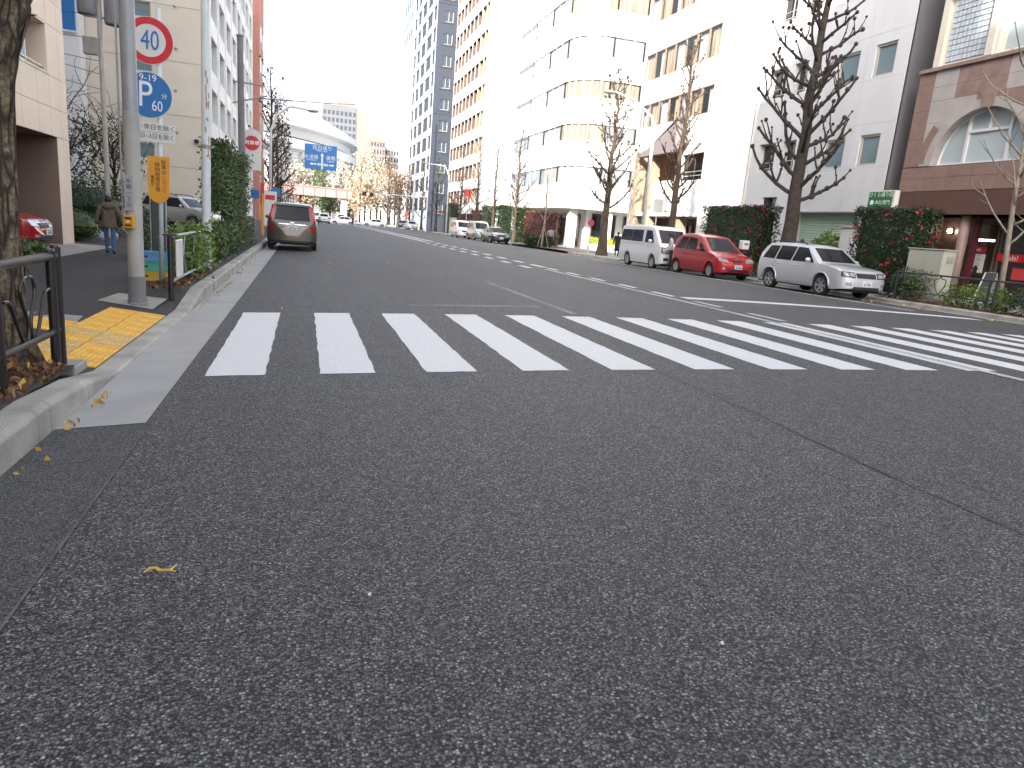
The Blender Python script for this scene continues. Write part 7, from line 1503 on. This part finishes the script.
def post_sign(label, px, py, X, r, m, kind='round', h=None, txt=None):
    c = atX(px, py, X); t = thing('post_sign', label, 'road sign', (X, c.y, 0)); MB().tube([(X, c.y+.04, -.05), (X, c.y+.04, c.z+r)], .03, 8).build('post', 'white_steel', t)
    if kind == 'round': d = MB().lathe([(r, -.015), (r, 0)], (X, c.y, c.z), 24, 'y').build('disc', m, t); MB().lathe([(r*.62, -.018), (r*.62, -.016)], (X, c.y, c.z), 24, 'y').build('inner_disc', 'sign_blue' if m == 'sign_red' else 'sign_white', d); MB().obox((X-r*.6, c.y-.022, c.z+r*.45), (r*.12, 0, r*.12), (r*1.05, 0, -r*1.05), (0, .004, 0)).build('slash', m, d)
    else: MB().box(X-r, c.y-.012, c.z-r*1.2, X+r, c.y, c.z+r*1.2).build('panel', m, t)
    return t
post_sign('round red-rimmed no-parking sign left of the knobbly tree by the side street', 591, 223, 18.7, .24, 'sign_red')
post_sign('white notice on thin post behind the white van', 658, 206, 19.0, .3, 'sign_white', 'box')
post_sign('orange-red notice on post beside the far row of vehicles', 468, 193, 19.2, .38, 'ad_red', 'box')
post_sign('small red-topped post sign beyond the dark bare tree', 408, 214, 18.9, .35, 'ad_red', 'box')
c = atX(846, 0, 1) if False else None
MY = atX(745, 240, 18.6).y; t = thing('mail_box', 'small white box on a post between the red car and silver estate', 'box', (18.6, MY, 0)); MB().tube([(18.6, MY, -.05), (18.6, MY, 1.15)], .03, 8).build('post', 'dark_steel', t); MB().box(18.42, MY-.15, 1.15, 18.78, MY+.15, 1.55).build('case', 'sign_white', t, bevel=.03); MB().box(18.50, MY-.158, 1.35, 18.70, MY-.151, 1.43).build('slot', 'ink_grey', t)
# hedges farther along the right pavement
for k, (y0, y1, x0, x1, h, m, fl, lb) in enumerate(((57.8, 63.0, 19.6, 21.2, 3.0, 'leaf_red', 0, 'dark red-leaved clipped hedge beside the staked tree'), (64, 66.6, 19.4, 20.6, 3.3, 'leaf_dark', 0, 'green clipped hedge behind the far black saloon'), (70.5, 73, 19.5, 20.8, 3.6, 'leaf_dark', 0, 'square green hedge behind the far minivan'), (77, 80, 19.5, 20.8, 3.6, 'leaf_dark', 0, 'square green hedge behind the far white van'), (98, 102.5, 19.5, 21, 4.2, 'leaf_dark', 0, 'dark green hedge column in front of the slate tower'), (56.6, 58.5, 18.5, 20.2, .9, 'leaf_dark', 0, 'low green hedge at the foot of the red-leaved hedge'), (83, 88, 20.2, 21.2, 3.2, 'leaf_red', 0, 'distant red-leaved hedge behind the far white van'))):
    hedge('hedge', lb, (x0, x1, y0, y1, 0, h), 4200, .15, m, 'hedges on the far right pavement', fl, seed=100+k, core=.18, rag=.08)
hedge('hedge', 'low lime hedge on the pavement under the rounded building', (22.2, 23.4, 63.5, 72, 0, 1.0), 3600, .13, 'leaf_bushy', seed=120, core=.15)
t = thing('utility_cabinet', 'beige cabinet beside the far dark hedge column', 'cabinet', (18.9, 92.8, 0)); MB().box(18.6, 92.2, .05, 19.3, 93.4, 2.1).build('body', 'cabinet', t, bevel=.03); MB().box(18.55, 92.15, 2.105, 19.35, 93.45, 2.18).build('lid', 'cabinet', t)

# ------------------------------------------------------------------ background beyond the junction
def dome():
    c = Vector((-78, 296, 0)); R = 100; t = thing('dome_stadium', 'huge white domed stadium behind the blue direction sign', 'stadium', c); n = 160
    MB().lathe([(R-4, -1), (R-4, 20)], c, n, cap=False).build('wall', 'w_white', t, smooth=True); MB().lathe([(R-3.9, 20.0), (R-2.4, 20.4), (R-2.4, 22.6), (R-4.2, 23.6)], c, n, cap=False).build('ring', 'w_white', t, smooth=False)
    MB().lathe([(R-5, 24), (R-5, 26.5)], c, n, cap=False).build('drum', 'w_white', t, smooth=True); MB().lathe([(R-5, 26.5), (R-2.2, 27.0), (R-2.2, 29.2), (R-4, 30)], c, n, cap=False).build('ring', 'w_white2', t)
    prof = [(max(.5, (R-4)*(1-k/18)), 30+27*(1-(1-k/18)**2)) for k in range(19)]
    MB().lathe(prof, c, n, cap=False).build('roof', 'roof_dome', t, smooth=True)
    for k in range(26):
        a = -1.55+k*.075; p = c+Vector((math.cos(a), math.sin(a), 0))*(R-3.7); MB().box(p.x-.5, p.y-.5, -1, p.x+.5, p.y+.5, 20).build('buttress', 'w_far', t)
    for z0, z1 in ((13, 17.5),):
        for k in range(18):
            a0 = -1.75+k*.035; q = [c+Vector((math.cos(a), math.sin(a), 0))*(R-3.9)+Vector((0, 0, z)) for a, z in ((a0, z0), (a0+.033, z0), (a0+.033, z1), (a0, z1))]; MB().quad(*q).build('window', 'glass_blue', t)
dome()
def tower(label, px0, px1, py_top, Y, m, fl, nb, D=25, win='far_window_blue', name='distant_tower'):
    x0, x1 = atY(px0, 200, Y).x, atY(px1, 200, Y).x; H = atY((px0+px1)/2, py_top, Y).z; t = thing(name, label, 'building', ((x0+x1)/2, Y, -.3)); shell(t, x0, x1, Y+.2, Y+D, H, m)
    F = Fac((x0, Y+.2, 0), (1, 0, 0), (0, -1, 0)); n = int(H/fl)-1; W_ = x1-x0; ops = [(W_*i/nb+.18*W_/nb, W_*(i+1)/nb-.18*W_/nb, H-2-fl*(k+1)+fl*.25, H-2-fl*k-fl*.15) for k in range(min(n, 22)) for i in range(nb)]
    wall('facade', F, 0, W_, -.3, H+.6, ops, m, t, depth=.15, d=.2)
    for o in ops: MB().quad(*[F.P(u, v, .06) for u, v in ((o[0], o[2]), (o[1], o[2]), (o[1], o[3]), (o[0], o[3]))]).build('window', win, t)
    return t, x0, x1, H
t, x0, x1, H = tower('tall pale slab tower above the dome', 321, 354, 106, 430, 'w_tower', 3.9, 8); MB().box(x1-10, 432, H, x1-1, 445, H+4).build('plant_room', 'w_farpink', t)
MB().box(x1-.01, 430.3, -.3, x1+6.5, 456, H).build('stair_wing', 'w_farpink', t)
tower('pinkish mid-rise building far behind the bare trees', 369, 383, 137, 380, 'w_farpink', 3.6, 5); tower('pale stepped building right of the pinkish mid-rise', 383, 400, 146, 400, 'w_far', 3.6, 6)
def arcade():
    Y = 235; c = atY(394, 178, Y); t = thing('vault_building', 'pale building with arched vault beyond the junction', 'building', (c.x, Y, -.3)); R = 9.5; poly = [(R*math.cos(a), R*.95*math.sin(a)) for a in [math.pi*k/20 for k in range(21)]]
    MB().prism(poly, lambda u, v: (c.x+u, Y, 8+v), lambda u, v: (c.x+u, Y+25, 8+v)).build('vault', 'w_far', t, fixn=True); MB().box(c.x-R, Y-.3, -.3, c.x+R, Y+25, 7.9).build('hall', 'w_white', t); q = [(r*math.cos(a), r*.95*math.sin(a)) for r, A in ((R+.5, range(21)), (R-1.2, range(20, -1, -1))) for a in [math.pi*k/20 for k in A]]
    MB().prism(q, lambda u, v: (c.x+u, Y-1.2, 8+v), lambda u, v: (c.x+u, Y-.1, 8+v)).build('arch_rim', 'granite', t, fixn=True)
arcade()
def footbridge():
    Y = 150; a, b = atY(292, 184, Y), atY(352, 190, Y); z = a.z; t = thing('footbridge', 'pink footbridge crossing below the blue sign', 'bridge', ((a.x+b.x)/2, Y, -.3)); x0, x1 = a.x-14, b.x; MB().box(x0, Y, z-1.9, x1, Y+3, z-.2).build('girder', 'bridge_pink', t); MB().box(x0, Y-.15, z-.22, x1, Y-.02, z+.0).build('parapet_rail', 'w_farpink', t)
    for k in range(12): xx = lerp(x0, x1, (k+.5)/12); MB().box(xx-.1, Y-.12, z-1.85, xx+.1, Y-.01, z-.2).build('stiffener', 'w_farpink', t)
    for xx in (x0+2, x1-1.5): MB().box(xx-.6, Y+.6, -.35, xx+.6, Y+2.2, z-1.9).build('pier', 'w_far', t)
footbridge()
def leafy_tree(label, base, H, r, seed, m, n=1400, group='trees beyond the junction', bark='bark_brown', ls=.55):
    rnd = random.Random(seed); t = thing('distant_tree', label, 'tree', base, 0, group); b = Vector(base); MB().tube([b, b+Vector((0, 0, H*.5)), b+Vector((.2, 0, H*.85))], [.28, .18, .05], 7).build('trunk', bark, t, smooth=True); cr = MB(); 
    for k in range(12): a = k*2.4; limb(cr, b+Vector((0, 0, H*(.25+.05*k))), (math.cos(a), math.sin(a), .9), r*1.1, .09, rnd, .5, 5, .15, .3)
    cr.build('branches', bark, t, smooth=True); lb = MB(); cl = [(rnd.gauss(0, r*.45), rnd.gauss(0, r*.45), H*rnd.uniform(.35, .95)) for _ in range(16)]
    def lp(q): c = q.choice(cl); return (b.x+c[0]*(1.15-c[2]/H*.6)+q.gauss(0, r*.22), b.y+c[1]+q.gauss(0, r*.22), b.z+c[2]+q.gauss(0, r*.22))
    leaves(lb, n, lp, ls, rnd); lb.build('crown', m, t); return t
spec = [(300, 155, 11, 3.4, 'leaf_pale', 'pale bare-topped tree left under the dome'), (312, 185, 16, 5, 'leaf', 'green round tree just below the blue sign'), (322, 180, 15, 4.5, 'leaf_bushy', 'second green tree below the blue sign'), (340, 175, 14, 3.5, 'leaf_pale', 'pale thin tree in front of the dome wall'), (360, 190, 18, 5, 'leaf_gold', 'golden tree right of the dome wall'), (371, 185, 19, 5, 'leaf_pale', 'pale dry tree right of the dome'), (381, 190, 17, 5, 'leaf_brown', 'brown tree under the vault'), (390, 178, 13, 4.5, 'leaf_brown', 'brown tree near the signal'), (365, 160, 10, 4, 'leaf_gold', 'low golden tree beyond the junction'), (377, 162, 11, 4, 'leaf_pale', 'low pale tree beyond the signal'), (400, 165, 13, 4, 'leaf_brown', 'brown tree left of the slate tower'), (330, 165, 7, 3.5, 'leaf', 'low green tree behind the crossing cars'), (349, 168, 7, 3, 'leaf_pale', 'low pale tree behind the crossing cars'), (305, 170, 8, 3, 'leaf_gold', 'low golden tree behind the minivan roof')]
for k, (px, Y, H, r, m, lb) in enumerate(spec): p = atY(px, 205, Y); leafy_tree(lb, (p.x, Y, -.3), H, r, 200+k, m, 1300)
for k, (px, Y, H, lb) in enumerate(((388, 140, 12.5, 'dark conical bare tree left of the far parked saloons'), (395, 144, 11, 'dark conical bare tree right of the far saloons'))):
    p = atY(px, 205, Y); street_tree(lb, (p.x, Y, -.3), H, .25, 1.6, 230+k, 'bark_dark', .1, 34, 0, twig=3, group='trees beyond the junction')
def signal():
    Y = 112; p = atY(368, 194, Y); t = thing('traffic_signal', 'traffic signal showing red over the far junction', 'traffic light', (18.6, Y, -.3)); MB().box(p.x-.85, Y-.02, p.z-.28, p.x+.85, Y+.3, p.z+.28).build('housing', 'ink', t, bevel=.05); MB().lathe([(.20, -.02), (.20, 0)], (p.x+.0, Y-.03, p.z), 16, 'y').build('lens', 'signal_red', t)
    for dx in (-.52, .52): MB().lathe([(.18, -.02), (.18, 0)], (p.x+dx, Y-.03, p.z), 16, 'y').build('lens', 'trim', t)
    MB().tube([(p.x, Y+.15, p.z+.1), (18.6, Y+.15, p.z+.4)], .06, 8).build('arm', 'white_steel', t); MB().tube([(18.6, Y+.15, -.35), (18.6, Y+.15, p.z+.6)], .11, 10).build('mast', 'white_steel', t)
signal()
struct(MB().box(-60, 139.5, -.32, 40, 141, .25).build('median_kerb', 'concrete'))
